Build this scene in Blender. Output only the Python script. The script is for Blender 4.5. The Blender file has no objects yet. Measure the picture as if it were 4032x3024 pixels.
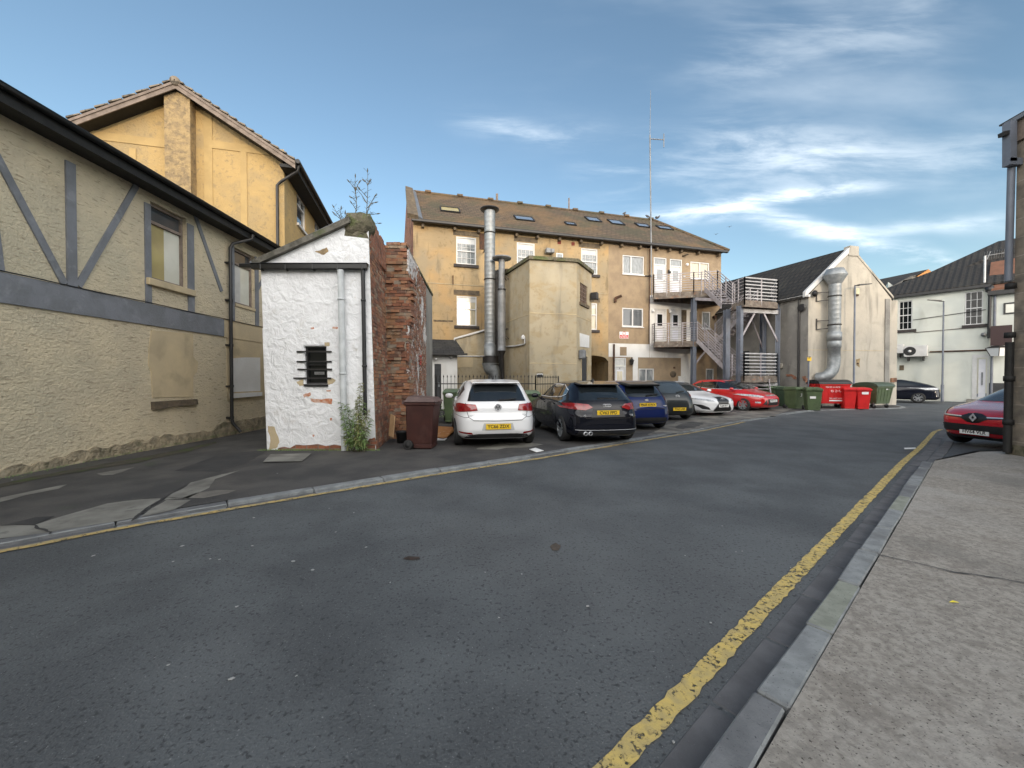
import bpy, bmesh, math, random
from mathutils import Vector, Matrix
from mathutils.bvhtree import BVHTree
random.seed(7)
S = bpy.context.scene
COL = S.collection

# ---------------- camera ----------------
FPX, CX, CY, CAMH = 1514.6, 2016.0, 1512.0, 1.5
TH = math.atan(21 / FPX)
cam = bpy.data.objects.new('camera', bpy.data.cameras.new('camera'))
COL.objects.link(cam)
cam.location = (0, 0, CAMH)
cam.rotation_euler = (math.pi / 2 - TH, 0, 0)
cam.data.sensor_fit = 'HORIZONTAL'
cam.data.sensor_width = 36
cam.data.lens = 36 * FPX / 4032
cam.data.clip_start = 0.05
cam.data.clip_end = 4000
S.camera = cam

# ---------------- sky, sun, exposure ----------------
SUN_EL, SUN_AZ = math.radians(9.0), math.atan2(0.35, -0.93)      # azimuth from +Y towards +X
S.world = W_ = bpy.data.worlds.new('World')
W_.use_nodes = True
nt = W_.node_tree
nt.nodes.clear()
def nd(t, typ, **k):
    n = t.nodes.new(typ)
    for a, b in k.items(): setattr(n, a, b)
    return n
def setin(t, sock, val):
    if isinstance(val, bpy.types.NodeSocket): t.links.new(val, sock)
    elif val is not None: sock.default_value = val
def mth(t, op, a, b=None, c=None, clamp=False):
    n = nd(t, 'ShaderNodeMath', operation=op, use_clamp=clamp)
    setin(t, n.inputs[0], a)
    if b is not None: setin(t, n.inputs[1], b)
    if c is not None: setin(t, n.inputs[2], c)
    return n.outputs[0]
def mixc(t, fac, a, b, mode='MIX'):
    n = nd(t, 'ShaderNodeMix', data_type='RGBA', blend_type=mode)
    setin(t, n.inputs[0], fac); setin(t, n.inputs[6], a); setin(t, n.inputs[7], b)
    return n.outputs[2]
def ramp(t, fac, lo, hi):
    n = nd(t, 'ShaderNodeMapRange', interpolation_type='SMOOTHSTEP')
    setin(t, n.inputs[0], fac)
    n.inputs[1].default_value = lo; n.inputs[2].default_value = hi
    return n.outputs[0]
sky = nd(nt, 'ShaderNodeTexSky', sky_type='NISHITA')
sky.sun_disc = False
sky.sun_elevation = SUN_EL
sky.sun_rotation = SUN_AZ
sky.air_density = 1.0; sky.dust_density = 0.35; sky.ozone_density = 2.2
tc = nd(nt, 'ShaderNodeTexCoord')
sp = nd(nt, 'ShaderNodeSeparateXYZ'); nt.links.new(tc.outputs['Generated'], sp.inputs[0])
X, Y, Zc = sp.outputs
yy = mth(nt, 'MAXIMUM', mth(nt, 'ABSOLUTE', Y), 0.05)
u = mth(nt, 'DIVIDE', X, yy); v = mth(nt, 'DIVIDE', Zc, yy)
cmb = nd(nt, 'ShaderNodeCombineXYZ'); setin(nt, cmb.inputs[0], u); setin(nt, cmb.inputs[1], v)
def wn(scale, sx, sy, rot, detail=6, dist=0.6, rough=.55):
    mp = nd(nt, 'ShaderNodeMapping'); nt.links.new(cmb.outputs[0], mp.inputs[0])
    mp.inputs['Rotation'].default_value = (0, 0, rot); mp.inputs['Scale'].default_value = (sx, sy, 1)
    n = nd(nt, 'ShaderNodeTexNoise'); nt.links.new(mp.outputs[0], n.inputs[0])
    n.inputs['Scale'].default_value = scale; n.inputs['Detail'].default_value = detail
    n.inputs['Distortion'].default_value = dist; n.inputs['Roughness'].default_value = rough
    return n.outputs[0]
fib = wn(2.6, 1.0, 5.0, -0.12, 8, .35, .62)
wob = wn(2.2, 1, 1, 0, 3, 0)
def streak(u0, v0, u1, v1, w, amt):
    sl = (v1 - v0) / (u1 - u0)
    vc = mth(nt, 'ADD', mth(nt, 'MULTIPLY', u, sl), v0 - sl * u0)
    d = mth(nt, 'SUBTRACT', mth(nt, 'ADD', v, mth(nt, 'MULTIPLY', mth(nt, 'SUBTRACT', wob, .5), .11)), vc)
    g = mth(nt, 'EXPONENT', mth(nt, 'MULTIPLY', mth(nt, 'POWER', mth(nt, 'ABSOLUTE', mth(nt, 'DIVIDE', d, w)), 2), -1))
    m = mth(nt, 'MULTIPLY', ramp(nt, u, u0 - .12, u0 + .1), mth(nt, 'SUBTRACT', 1, ramp(nt, u, u1 - .25, u1 + .1)))
    return mth(nt, 'MULTIPLY', mth(nt, 'MULTIPLY', g, m), mth(nt, 'MULTIPLY', ramp(nt, fib, .38, .68), amt))
cl = None
for a in [(.27, .40, .95, .50, .018, .9), (.58, .43, 1.25, .26, .024, .75), (.55, .60, 1.35, .56, .06, .28), (-.1, .66, .35, .60, .03, .3), (.8, .37, 1.4, .42, .02, .35), (.2, .52, 1.0, .56, .08, .22), (.5, .80, 1.2, .95, .10, .16)]:
    s_ = streak(*a); cl = s_ if cl is None else mth(nt, 'ADD', cl, s_)
veil = mth(nt, 'MULTIPLY', mth(nt, 'MULTIPLY', ramp(nt, wn(1.3, 1, 3.4, -.1, 5, .15), .42, .8), .16), ramp(nt, u, -.4, .8))
cl = mth(nt, 'MINIMUM', mth(nt, 'ADD', cl, veil), .93)
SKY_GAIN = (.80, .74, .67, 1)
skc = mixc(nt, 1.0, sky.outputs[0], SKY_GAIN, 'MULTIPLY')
CLOUD = (3.9, 4.15, 4.3, 1)
skc = mixc(nt, cl, skc, CLOUD)
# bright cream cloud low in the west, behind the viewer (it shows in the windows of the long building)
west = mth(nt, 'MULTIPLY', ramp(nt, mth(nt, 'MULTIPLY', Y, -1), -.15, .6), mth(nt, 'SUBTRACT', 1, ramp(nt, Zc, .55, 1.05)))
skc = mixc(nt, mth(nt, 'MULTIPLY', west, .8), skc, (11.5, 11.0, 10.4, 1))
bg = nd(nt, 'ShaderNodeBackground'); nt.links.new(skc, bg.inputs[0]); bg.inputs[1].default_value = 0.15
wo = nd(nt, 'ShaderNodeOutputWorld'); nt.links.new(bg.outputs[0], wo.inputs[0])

sun = bpy.data.objects.new('sun', bpy.data.lights.new('sun', 'SUN')); COL.objects.link(sun)
sun.data.energy = 0.6; sun.data.angle = math.radians(5.0); sun.data.color = (1.0, .80, .58)
sd = Vector((math.sin(SUN_AZ) * math.cos(SUN_EL), math.cos(SUN_AZ) * math.cos(SUN_EL), math.sin(SUN_EL)))
sun.rotation_euler = sd.to_track_quat('Z', 'Y').to_euler()
S.view_settings.view_transform = 'Standard'; S.view_settings.look = 'None'
S.view_settings.exposure = 1.42; S.view_settings.gamma = 1; S.view_settings.use_curve_mapping = False
S.render.engine = 'CYCLES'
S.cycles.max_bounces = 6
S.render.resolution_x, S.render.resolution_y = 1024, 768

# ---------------- measuring helpers: how the survey of the photo was turned into metres ----------------
CROP = {'A': (0, 250, .5424), 'B': (0, 1000, .7232), 'C': (950, 650, .7233), 'D': (1550, 700, .4822), 'E': (2250, 750, .4822), 'F': (2900, 900, .4522), 'G': (3400, 850, .603), 'H': (1600, 1350, .4069), 'I': (2400, 1400, .4069), 'J': (2300, 2000, .783), 'K': (0, 1800, .678), 'L': (2550, 1050, .3315), 'M': (3650, 1400, .2412), 'N': (3850, 400, .3618), 'O': (2450, 1450, .31646), 'Q': (1500, 1500, .211), 'R': (1000, 300, .4219), 'P': (0, 0, 1.8228)}
def ray(k, x, y):
    a, b, s = CROP[k]; X, Y = a + x * s, b + y * s
    q = -(Y - CY) / FPX
    return Vector(((X - CX) / FPX, math.cos(TH) + q * math.sin(TH), q * math.cos(TH) - math.sin(TH)))
CAM = Vector((0, 0, CAMH))
def gnd(k, x, y, z=0.0):
    d = ray(k, x, y); t = (z - CAMH) / d.z; p = CAM + d * t; return (p.x, p.y)
def at_depth(k, x, y, D):
    d = ray(k, x, y); return CAM + d * (D / d.y)
class Plane:
    def __init__(s, o, u, v): s.o = Vector(o); s.u = Vector(u).normalized(); s.v = Vector(v).normalized(); s.n = s.u.cross(s.v)
    def at(s, k, x, y):
        d = ray(k, x, y); t = (s.o - CAM).dot(s.n) / d.dot(s.n); p = CAM + d * t - s.o
        return (p.dot(s.u), p.dot(s.v))
    def P(s, a, b, d=0.0): return s.o + s.u * a + s.v * b + s.n * d
    def R(s, k, x0, y0, x1, y1):
        a = s.at(k, x0, y0); b = s.at(k, x1, y1)
        return min(a[0], b[0]), max(a[0], b[0]), min(a[1], b[1]), max(a[1], b[1])
def Wall(A, B): # outward normal faces right of A->B; u x z
    return Plane((A[0], A[1], 0), (B[0] - A[0], B[1] - A[1], 0), (0, 0, 1))

# ---------------- mesh builder ----------------
class MB:
    def __init__(s): s.v = []; s.f = []; s.m = []; s.s = []
    def add(s, vs, fs, m=0, sm=False):
        o = len(s.v); s.v += [Vector(p) for p in vs]
        for f in fs: s.f.append([i + o for i in f]); s.m.append(m); s.s.append(sm)
        return s
    def poly(s, pts, m=0): return s.add(pts, [list(range(len(pts)))], m)
    def box(s, x0, x1, y0, y1, z0, z1, m=0):
        return s.add([(x0, y0, z0), (x1, y0, z0), (x1, y1, z0), (x0, y1, z0), (x0, y0, z1), (x1, y0, z1), (x1, y1, z1), (x0, y1, z1)],
                     [[0, 3, 2, 1], [4, 5, 6, 7], [0, 1, 5, 4], [1, 2, 6, 5], [2, 3, 7, 6], [3, 0, 4, 7]], m)
    def hexa(s, p, m=0): # p: 4 bottom ccw, 4 top
        return s.add(p, [[0, 3, 2, 1], [4, 5, 6, 7], [0, 1, 5, 4], [1, 2, 6, 5], [2, 3, 7, 6], [3, 0, 4, 7]], m)
    def wbox(s, w, a0, a1, h0, h1, d0, d1, m=0):
        return s.hexa([w.P(a0, h0, d1), w.P(a1, h0, d1), w.P(a1, h0, d0), w.P(a0, h0, d0), w.P(a0, h1, d1), w.P(a1, h1, d1), w.P(a1, h1, d0), w.P(a0, h1, d0)], m)
    def prism(s, pts, vec, m=0):
        n = len(pts); vec = Vector(vec); a = [Vector(p) for p in pts]
        fs = [list(range(n))[::-1], list(range(n, 2 * n))] + [[i, (i + 1) % n, n + (i + 1) % n, n + i] for i in range(n)]
        return s.add(a + [p + vec for p in a], fs, m)
    def wprism(s, w, pts, d0, d1, m=0):
        return s.prism([w.P(a, h, d0) for a, h in pts], w.n * (d1 - d0), m)
    def wbar(s, w, a0, h0, a1, h1, wd, d0, d1, m=0):
        dx, dy = a1 - a0, h1 - h0; L = math.hypot(dx, dy); nx, ny = -dy / L * wd / 2, dx / L * wd / 2
        return s.wprism(w, [(a0 - nx, h0 - ny), (a1 - nx, h1 - ny), (a1 + nx, h1 + ny), (a0 + nx, h0 + ny)], d0, d1, m)
    def tube(s, path, r, n=10, m=0, cap=True, sm=True):
        path = [Vector(p) for p in path]; rs = r if isinstance(r, (list, tuple)) else [r] * len(path)
        rings = []; prev = None
        for i, p in enumerate(path):
            t = (path[min(i + 1, len(path) - 1)] - path[max(i - 1, 0)]).normalized()
            if prev is None:
                a = Vector((0, 0, 1)) if abs(t.z) < .9 else Vector((1, 0, 0)); x = t.cross(a).normalized()
            else: x = (prev - t * prev.dot(t)).normalized()
            prev = x; y = t.cross(x)
            rings.append([p + (x * math.cos(2 * math.pi * k / n) + y * math.sin(2 * math.pi * k / n)) * rs[i] for k in range(n)])
        vs = [q for R_ in rings for q in R_]
        fs = [[i * n + k, i * n + (k + 1) % n, (i + 1) * n + (k + 1) % n, (i + 1) * n + k] for i in range(len(path) - 1) for k in range(n)]
        s.add(vs, fs, m, sm)
        if cap: s.poly(rings[0][::-1], m); s.poly(rings[-1], m)
        return s
    def bar(s, p0, p1, w, h, up=(0, 0, 1), m=0):
        p0, p1 = Vector(p0), Vector(p1); t = (p1 - p0).normalized(); up = Vector(up); x = t.cross(up)
        x = (x.normalized() if x.length > 1e-4 else Vector((1, 0, 0))) * w / 2; y = x.cross(t).normalized() * h / 2
        return s.hexa([p0 - x - y, p0 + x - y, p1 + x - y, p1 - x - y, p0 - x + y, p0 + x + y, p1 + x + y, p1 - x + y], m)
    def lathe(s, c, axis, prof, n=24, m=0, sm=True): # prof: (dist along axis, radius)
        c = Vector(c); t = Vector(axis).normalized(); a = Vector((0, 0, 1)) if abs(t.z) < .9 else Vector((1, 0, 0)); x = t.cross(a).normalized(); y = t.cross(x)
        vs = [c + t * d + (x * math.cos(2 * math.pi * k / n) + y * math.sin(2 * math.pi * k / n)) * r for d, r in prof for k in range(n)]
        fs = [[i * n + k, i * n + (k + 1) % n, (i + 1) * n + (k + 1) % n, (i + 1) * n + k] for i in range(len(prof) - 1) for k in range(n)]
        return s.add(vs, fs, m, sm)
    def build(s, name, mats, parent=None, local=False, bevel=0, fix=True, uvd=None):
        off = Vector((0, 0, 0))
        if parent is not None and not local:
            p = parent
            while p is not None: off += p.location; p = p.parent
        me = bpy.data.meshes.new(name)
        me.from_pydata([tuple(q - off) for q in s.v], [], s.f)
        if not isinstance(mats, (list, tuple)): mats = [mats]
        for q in mats: me.materials.append(q)
        me.polygons.foreach_set('material_index', s.m)
        me.polygons.foreach_set('use_smooth', s.s)
        me.update()
        bm = bmesh.new(); bm.from_mesh(me)
        if fix: bmesh.ops.recalc_face_normals(bm, faces=bm.faces)
        if bevel:
            es = [e for e in bm.edges if len(e.link_faces) == 2 and e.calc_face_angle(0) > .6]
            bmesh.ops.bevel(bm, geom=es, offset=bevel, segments=1, affect='EDGES', clamp_overlap=True)
        uv = bm.loops.layers.uv.new('UVMap')
        for f in bm.faces:
            n = f.normal
            if uvd is not None: t, b = Vector(uvd), Vector((0, 0, 1))
            elif abs(n.z) > .95: t, b = Vector((1, 0, 0)), Vector((0, 1, 0))
            else:
                t = Vector((-n.y, n.x, 0)).normalized(); b = n.cross(t)
                if b.z < 0: b = -b
            for l in f.loops:
                p = l.vert.co + (off if not local else Vector())
                l[uv].uv = (p.dot(t), p.dot(b) if abs(n.z) > .3 else p.z)
        bm.to_mesh(me); bm.free()
        o = bpy.data.objects.new(name, me); COL.objects.link(o)
        if parent is not None: o.parent = parent
        return o
def thing(name, label, cat, loc=(0, 0, 0), rz=0, group=None):
    o = bpy.data.objects.new(name, None); COL.objects.link(o); o.location = loc; o.rotation_euler = (0, 0, rz)
    o['label'] = label; o['category'] = cat
    if group: o['group'] = group
    o.empty_display_size = .1
    return o
def tag(o, label, cat, group=None, kind=None):
    if kind: o['kind'] = kind
    else: o['label'] = label; o['category'] = cat
    if group: o['group'] = group
    return o
def struct(o): o['kind'] = 'structure'; return o
def dup(root, loc, rz, label, group=None, scale=None):
    r = root.copy(); COL.objects.link(r); r.location = loc; r.rotation_euler = (0, 0, rz); r['label'] = label
    if group: r['group'] = group
    if scale: r.scale = (scale,) * 3
    for ch in list(root.children):
        c = ch.copy(); COL.objects.link(c); c.parent = r
        for g in list(ch.children):
            d = g.copy(); COL.objects.link(d); d.parent = c
    return r

# ---------------- materials ----------------
def rgb(r, g, b): # from sRGB 0..255 to linear
    f = lambda c: ((c / 255) / 12.92) if c / 255 <= .04045 else ((c / 255 + .055) / 1.055) ** 2.4
    return (f(r), f(g), f(b), 1)
def mat(name, col, col2=None, sc=3, rough=.85, bump=0, bsc=60, metal=0, spots=None, stain=None, spec=.5, str_=(1, 1, 1), coat=0, lo=.35, hi=.65, brickshow=None, alpha=None, trans=0, relief=None):
    m = bpy.data.materials.new(name); m.use_nodes = True; t = m.node_tree; b = t.nodes['Principled BSDF']
    tc = nd(t, 'ShaderNodeTexCoord')
    def noise(scale, det=6, st=(1, 1, 1), dist=0, off=0, r=.55):
        mp = nd(t, 'ShaderNodeMapping'); t.links.new(tc.outputs['Object'], mp.inputs[0]); mp.inputs['Scale'].default_value = st; mp.inputs['Location'].default_value = (off, off * 1.7, off * .3)
        n = nd(t, 'ShaderNodeTexNoise'); t.links.new(mp.outputs[0], n.inputs[0]); n.inputs['Scale'].default_value = scale; n.inputs['Detail'].default_value = det; n.inputs['Distortion'].default_value = dist; n.inputs['Roughness'].default_value = r
        return n.outputs[0]
    c = col if len(col) == 4 else (*col, 1)
    if col2: c = mixc(t, ramp(t, noise(sc, 8, str_), lo, hi), c, col2 if len(col2) == 4 else (*col2, 1))
    for k, s_ in enumerate(stain or []):  # (colour, scale, lo, hi, amount, stretch)
        c = mixc(t, mth(t, 'MULTIPLY', ramp(t, noise(s_[1], 7, s_[5] if len(s_) > 5 else (1, 1, 1), .4, 3.3 * (k + 1)), s_[2], s_[3]), s_[4]), c, s_[0])
    hgt = None
    if brickshow: # (colour, amount, w, h)
        bt = nd(t, 'ShaderNodeTexBrick'); t.links.new(tc.outputs['UV'], bt.inputs[0]); bt.inputs['Scale'].default_value = 1
        bt.inputs['Brick Width'].default_value = brickshow[2]; bt.inputs['Row Height'].default_value = brickshow[3]; bt.inputs['Mortar Size'].default_value = .012; bt.inputs['Mortar Smooth'].default_value = .6
        k = mth(t, 'MULTIPLY', mth(t, 'MULTIPLY', bt.outputs['Fac'], ramp(t, noise(.9, 3, off=9), .45, .62)), brickshow[1])
        c = mixc(t, k, c, brickshow[0])
    if spots: # (colour, scale, lo, hi)
        c = mixc(t, ramp(t, noise(spots[1], 3, off=5), spots[2], spots[3]), c, spots[0])
    setin(t, b.inputs['Base Color'], c)
    b.inputs['Roughness'].default_value = rough; b.inputs['Metallic'].default_value = metal; b.inputs['Specular IOR Level'].default_value = spec
    if coat: b.inputs['Coat Weight'].default_value = coat; b.inputs['Coat Roughness'].default_value = .04
    if bump:
        h = noise(bsc, 5, off=2)
        if relief: h = mth(t, 'ADD', h, mth(t, 'MULTIPLY', noise(relief[0], 6, relief[2] if len(relief) > 2 else (1, 1, 1), .8, 7), relief[1]))
        bp = nd(t, 'ShaderNodeBump'); bp.inputs['Strength'].default_value = 1; bp.inputs['Distance'].default_value = bump; t.links.new(h, bp.inputs['Height']); t.links.new(bp.outputs[0], b.inputs['Normal'])
    if alpha: # (scale, lo, hi)
        setin(t, b.inputs['Alpha'], ramp(t, noise(alpha[0], 6, off=1, r=.7), alpha[1], alpha[2]))
    return m
def brickmat(name, c1, c2, mortar, bw=.225, bh=.075, ms=.01, bump=.006, rough=.9, over=None, sag=0, smooth=.3, dirt=None, mottle=.5):
    m = bpy.data.materials.new(name); m.use_nodes = True; t = m.node_tree; b = t.nodes['Principled BSDF']
    tc = nd(t, 'ShaderNodeTexCoord')
    def noise(scale, det=5, off=0, src='Object', dist=0):
        mp = nd(t, 'ShaderNodeMapping'); t.links.new(tc.outputs[src], mp.inputs[0]); mp.inputs['Location'].default_value = (off, off, off)
        n = nd(t, 'ShaderNodeTexNoise'); t.links.new(mp.outputs[0], n.inputs[0]); n.inputs['Scale'].default_value = scale; n.inputs['Detail'].default_value = det; n.inputs['Distortion'].default_value = dist
        return n
    wv = noise(1.6, 2); ad = nd(t, 'ShaderNodeVectorMath', operation='MULTIPLY_ADD'); t.links.new(wv.outputs['Color'], ad.inputs[0]); ad.inputs[1].default_value = (sag, sag, sag); t.links.new(tc.outputs['UV'], ad.inputs[2])
    bt = nd(t, 'ShaderNodeTexBrick'); t.links.new(ad.outputs[0], bt.inputs[0]); bt.inputs['Scale'].default_value = 1
    bt.inputs['Brick Width'].default_value = bw; bt.inputs['Row Height'].default_value = bh; bt.inputs['Mortar Size'].default_value = ms; bt.inputs['Mortar Smooth'].default_value = smooth; bt.inputs['Bias'].default_value = -.1
    bt.inputs['Color1'].default_value = c1; bt.inputs['Color2'].default_value = c2; bt.inputs['Mortar'].default_value = mortar
    c = bt.outputs[0]
    nz = noise(7, 8, 4)
    c = mixc(t, mth(t, 'MULTIPLY', ramp(t, nz.outputs[0], .4, .7), mottle), c, tuple(x * .35 for x in c1[:3]) + (1,))
    for k, o in enumerate(over or []): # (colour, scale, lo, hi, amt)
        c = mixc(t, mth(t, 'MULTIPLY', ramp(t, noise(o[1], 7, 11 + 3 * k, dist=.6).outputs[0], o[2], o[3]), o[4]), c, o[0])
    setin(t, b.inputs['Base Color'], c); b.inputs['Roughness'].default_value = rough
    h = mth(t, 'ADD', mth(t, 'MULTIPLY', bt.outputs['Fac'], -1), mth(t, 'MULTIPLY', noise(30, 6, 3).outputs[0], .6))
    bp = nd(t, 'ShaderNodeBump'); bp.inputs['Distance'].default_value = bump; t.links.new(h, bp.inputs['Height']); t.links.new(bp.outputs[0], b.inputs['Normal'])
    return m
def tilemat(name, c1, c2, row=.2, wid=.3, bump=.02, over=None, rough=.85, wave=0):
    m = bpy.data.materials.new(name); m.use_nodes = True; t = m.node_tree; b = t.nodes['Principled BSDF']
    tc = nd(t, 'ShaderNodeTexCoord'); sp = nd(t, 'ShaderNodeSeparateXYZ'); t.links.new(tc.outputs['UV'], sp.inputs[0])
    bt = nd(t, 'ShaderNodeTexBrick'); t.links.new(tc.outputs['UV'], bt.inputs[0]); bt.inputs['Scale'].default_value = 1
    bt.inputs['Brick Width'].default_value = wid; bt.inputs['Row Height'].default_value = row; bt.inputs['Mortar Size'].default_value = .018; bt.inputs['Color1'].default_value = c1; bt.inputs['Color2'].default_value = c2; bt.inputs['Mortar'].default_value = tuple(x * .4 for x in c1[:3]) + (1,)
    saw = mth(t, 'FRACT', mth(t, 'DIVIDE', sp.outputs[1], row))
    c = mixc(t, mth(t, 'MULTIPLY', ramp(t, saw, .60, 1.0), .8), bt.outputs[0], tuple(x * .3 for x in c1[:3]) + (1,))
    def noise(scale, off=0, st=(1, 1, 1)):
        mp = nd(t, 'ShaderNodeMapping'); t.links.new(tc.outputs['Object'], mp.inputs[0]); mp.inputs['Location'].default_value = (off, off, off); mp.inputs['Scale'].default_value = st
        n = nd(t, 'ShaderNodeTexNoise'); t.links.new(mp.outputs[0], n.inputs[0]); n.inputs['Scale'].default_value = scale; n.inputs['Detail'].default_value = 7; return n.outputs[0]
    for k, o in enumerate(over or []):
        c = mixc(t, mth(t, 'MULTIPLY', ramp(t, noise(o[1], 2 + 3 * k), o[2], o[3]), o[4]), c, o[0])
    setin(t, b.inputs['Base Color'], c); b.inputs['Roughness'].default_value = rough
    h = mth(t, 'ADD', mth(t, 'MULTIPLY', saw, -1), mth(t, 'MULTIPLY', bt.outputs['Fac'], -.5))
    if wave: h = mth(t, 'ADD', h, mth(t, 'MULTIPLY', mth(t, 'SINE', mth(t, 'MULTIPLY', sp.outputs[0], 6.283 / wid)), wave))
    h = mth(t, 'ADD', h, mth(t, 'MULTIPLY', noise(25, 5), .3))
    bp = nd(t, 'ShaderNodeBump'); bp.inputs['Distance'].default_value = bump; t.links.new(h, bp.inputs['Height']); t.links.new(bp.outputs[0], b.inputs['Normal'])
    return m

# text as a mesh
def text_mb(s, size, origin, ux, uy, depth=.004, m=0, align='CENTER', bold=0.0, squash=1.0):
    cu = bpy.data.curves.new('lettering', 'FONT'); cu.body = s; cu.size = size; cu.extrude = depth / 2; cu.align_x = align; cu.align_y = 'CENTER'; cu.offset = bold; cu.resolution_u = 3
    o = bpy.data.objects.new('lettering', cu); COL.objects.link(o)
    me = bpy.data.meshes.new_from_object(o.evaluated_get(bpy.context.evaluated_depsgraph_get()))
    bpy.data.objects.remove(o); bpy.data.curves.remove(cu)
    ux, uy = Vector(ux).normalized(), Vector(uy).normalized(); uz = ux.cross(uy); mb = MB()
    mb.add([Vector(origin) + ux * q.co.x * squash + uy * q.co.y + uz * q.co.z for q in me.vertices], [list(p.vertices) for p in me.polygons], m)
    bpy.data.meshes.remove(me); return mb

# wall panel with real openings
def panel(mb, w, a0, a1, h0, h1, ops=(), rev=.12, m=0, mr=None, back=None):
    xs = sorted(set([a0, a1] + [q for o in ops for q in (o[0], o[1]) if a0 < q < a1])); hs = sorted(set([h0, h1] + [q for o in ops for q in (o[2], o[3]) if h0 < q < h1]))
    for i in range(len(xs) - 1):
        for j in range(len(hs) - 1):
            cx, ch = (xs[i] + xs[i + 1]) / 2, (hs[j] + hs[j + 1]) / 2
            if any(o[0] < cx < o[1] and o[2] < ch < o[3] for o in ops): continue
            mb.poly([w.P(xs[i], hs[j]), w.P(xs[i + 1], hs[j]), w.P(xs[i + 1], hs[j + 1]), w.P(xs[i], hs[j + 1])], m)
    for o in ops:
        q = mr if mr is not None else m
        for a, b in (((o[0], o[2]), (o[1], o[2])), ((o[1], o[2]), (o[1], o[3])), ((o[1], o[3]), (o[0], o[3])), ((o[0], o[3]), (o[0], o[2]))):
            mb.poly([w.P(*a), w.P(*b), w.P(*b, -rev - .05), w.P(*a, -rev - .05)], q)
def frame_rect(mb, w, a0, a1, h0, h1, t, d0, d1, m=0):
    mb.wbox(w, a0, a1, h0, h0 + t, d0, d1, m); mb.wbox(w, a0, a1, h1 - t, h1, d0, d1, m)
    mb.wbox(w, a0, a0 + t, h0 + t, h1 - t, d0, d1, m); mb.wbox(w, a1 - t, a1, h0 + t, h1 - t, d0, d1, m)
def tess(pts, step, zf=None, m=0):
    """polygon in plan, cut into a grid so it can follow the ground"""
    bm = bmesh.new(); bm.faces.new([bm.verts.new((p[0], p[1], 0)) for p in pts])
    xs = [p[0] for p in pts]; ys = [p[1] for p in pts]
    for ax, lo, hi in ((0, min(xs), max(xs)), (1, min(ys), max(ys))):
        k = math.floor(lo / step) * step + step
        while k < hi:
            no = (1, 0, 0) if ax == 0 else (0, 1, 0); co = (k, 0, 0) if ax == 0 else (0, k, 0)
            bmesh.ops.bisect_plane(bm, geom=bm.verts[:] + bm.edges[:] + bm.faces[:], plane_co=co, plane_no=no); k += step
    bm.verts.ensure_lookup_table(); mb = MB()
    bm.verts.index_update()
    mb.add([(q.co.x, q.co.y, zf(q.co.x, q.co.y) if zf else 0) for q in bm.verts], [[q.index for q in f.verts] for f in bm.faces], m, True)
    bm.free(); return mb
def sstep(a, b, x):
    t = max(0, min(1, (x - a) / (b - a))); return t * t * (3 - 2 * t)
def gz(x, y): # the yard dips slightly in the middle
    d = math.hypot(x, y); return -.08 * sstep(9, 13.5, d) * (1 - sstep(17, 23, d)) if y > 0 else 0
def gg(k, x, y, h=0.0):
    z = h
    for _ in range(12):
        p = gnd(k, x, y, z); z = gz(*p) + h
    return p
# ---------------- material library ----------------
M = {}
M['asphalt'] = mat('asphalt', (.100, .109, .114), (.066, .072, .077), 1.1, .78, .007, 75, stain=[((.115, .12, .122, 1), .35, .45, .7, .45, (1, 1, 1)), ((.048, .052, .056, 1), .7, .50, .70, .5), ((.15, .158, .16, 1), 70, .56, .68, .4), ((.022, .024, .026, 1), 45, .55, .66, .75)], spots=((.22, .23, .23, 1), 95, .65, .74), relief=(32, .8), spec=.5)
M['old_asphalt'] = mat('old_asphalt', (.078, .074, .070), (.044, .043, .043), 1.4, .9, .006, 110, stain=[((.095, .088, .080, 1), .9, .5, .68, .7), ((.028, .028, .03, 1), .6, .55, .7, .6), ((.04, .055, .03, 1), 1.3, .62, .75, .5)], spots=((.17, .165, .16, 1), 120, .64, .76), relief=(30, .7))
M['dark_patch'] = mat('dark_patch', (.030, .030, .032), (.045, .044, .044), 3, .88, .004, 120)
M['concrete'] = mat('concrete', (.315, .292, .255), (.21, .192, .168), 26, .92, .004, 100, stain=[((.36, .345, .32, 1), .5, .52, .70, .6), ((.16, .14, .12, 1), 5, .54, .68, .45), ((.15, .14, .125, 1), .8, .52, .7, .5), ((.10, .10, .10, 1), .4, .5, .7, .3), ((.36, .33, .29, 1), 45, .56, .68, .35), ((.10, .088, .075, 1), 30, .57, .68, .45)], spots=((.06, .053, .046, 1), 75, .60, .68), relief=(34, .6))
M['slab_concrete'] = mat('slab_concrete', (.235, .230, .205), (.14, .135, .12), 2.2, .9, .004, 80, stain=[((.09, .088, .08, 1), 5, .55, .7, .6)], spots=((.06, .06, .058, 1), 70, .65, .75))
M['yard_concrete'] = mat('yard_concrete', (.20, .185, .16), (.10, .094, .085), 1.2, .9, .006, 60, stain=[((.05, .05, .05, 1), 2.0, .52, .66, .8), ((.26, .25, .22, 1), .7, .55, .7, .6)])
M['kerb_a'] = mat('kerb_stone_grey', (.25, .265, .265), (.18, .19, .195), 9, .85, .003, 120, spots=((.08, .085, .09, 1), 90, .62, .72), stain=[((.10, .10, .098, 1), 3, .5, .7, .5)])
M['kerb_b'] = mat('kerb_stone_green', (.26, .275, .23), (.19, .20, .165), 9, .85, .003, 120, spots=((.09, .095, .085, 1), 90, .62, .72))
M['kerb_c'] = mat('kerb_stone_dark', (.165, .17, .175), (.115, .12, .125), 7, .85, .003, 120, spots=((.05, .05, .055, 1), 90, .62, .72))
M['channel'] = mat('channel_stone', (.125, .125, .13), (.088, .088, .092), 5, .85, .003, 130, spots=((.17, .17, .17, 1), 110, .68, .75), stain=[((.045, .045, .048, 1), 2, .55, .7, .6)])
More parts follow.
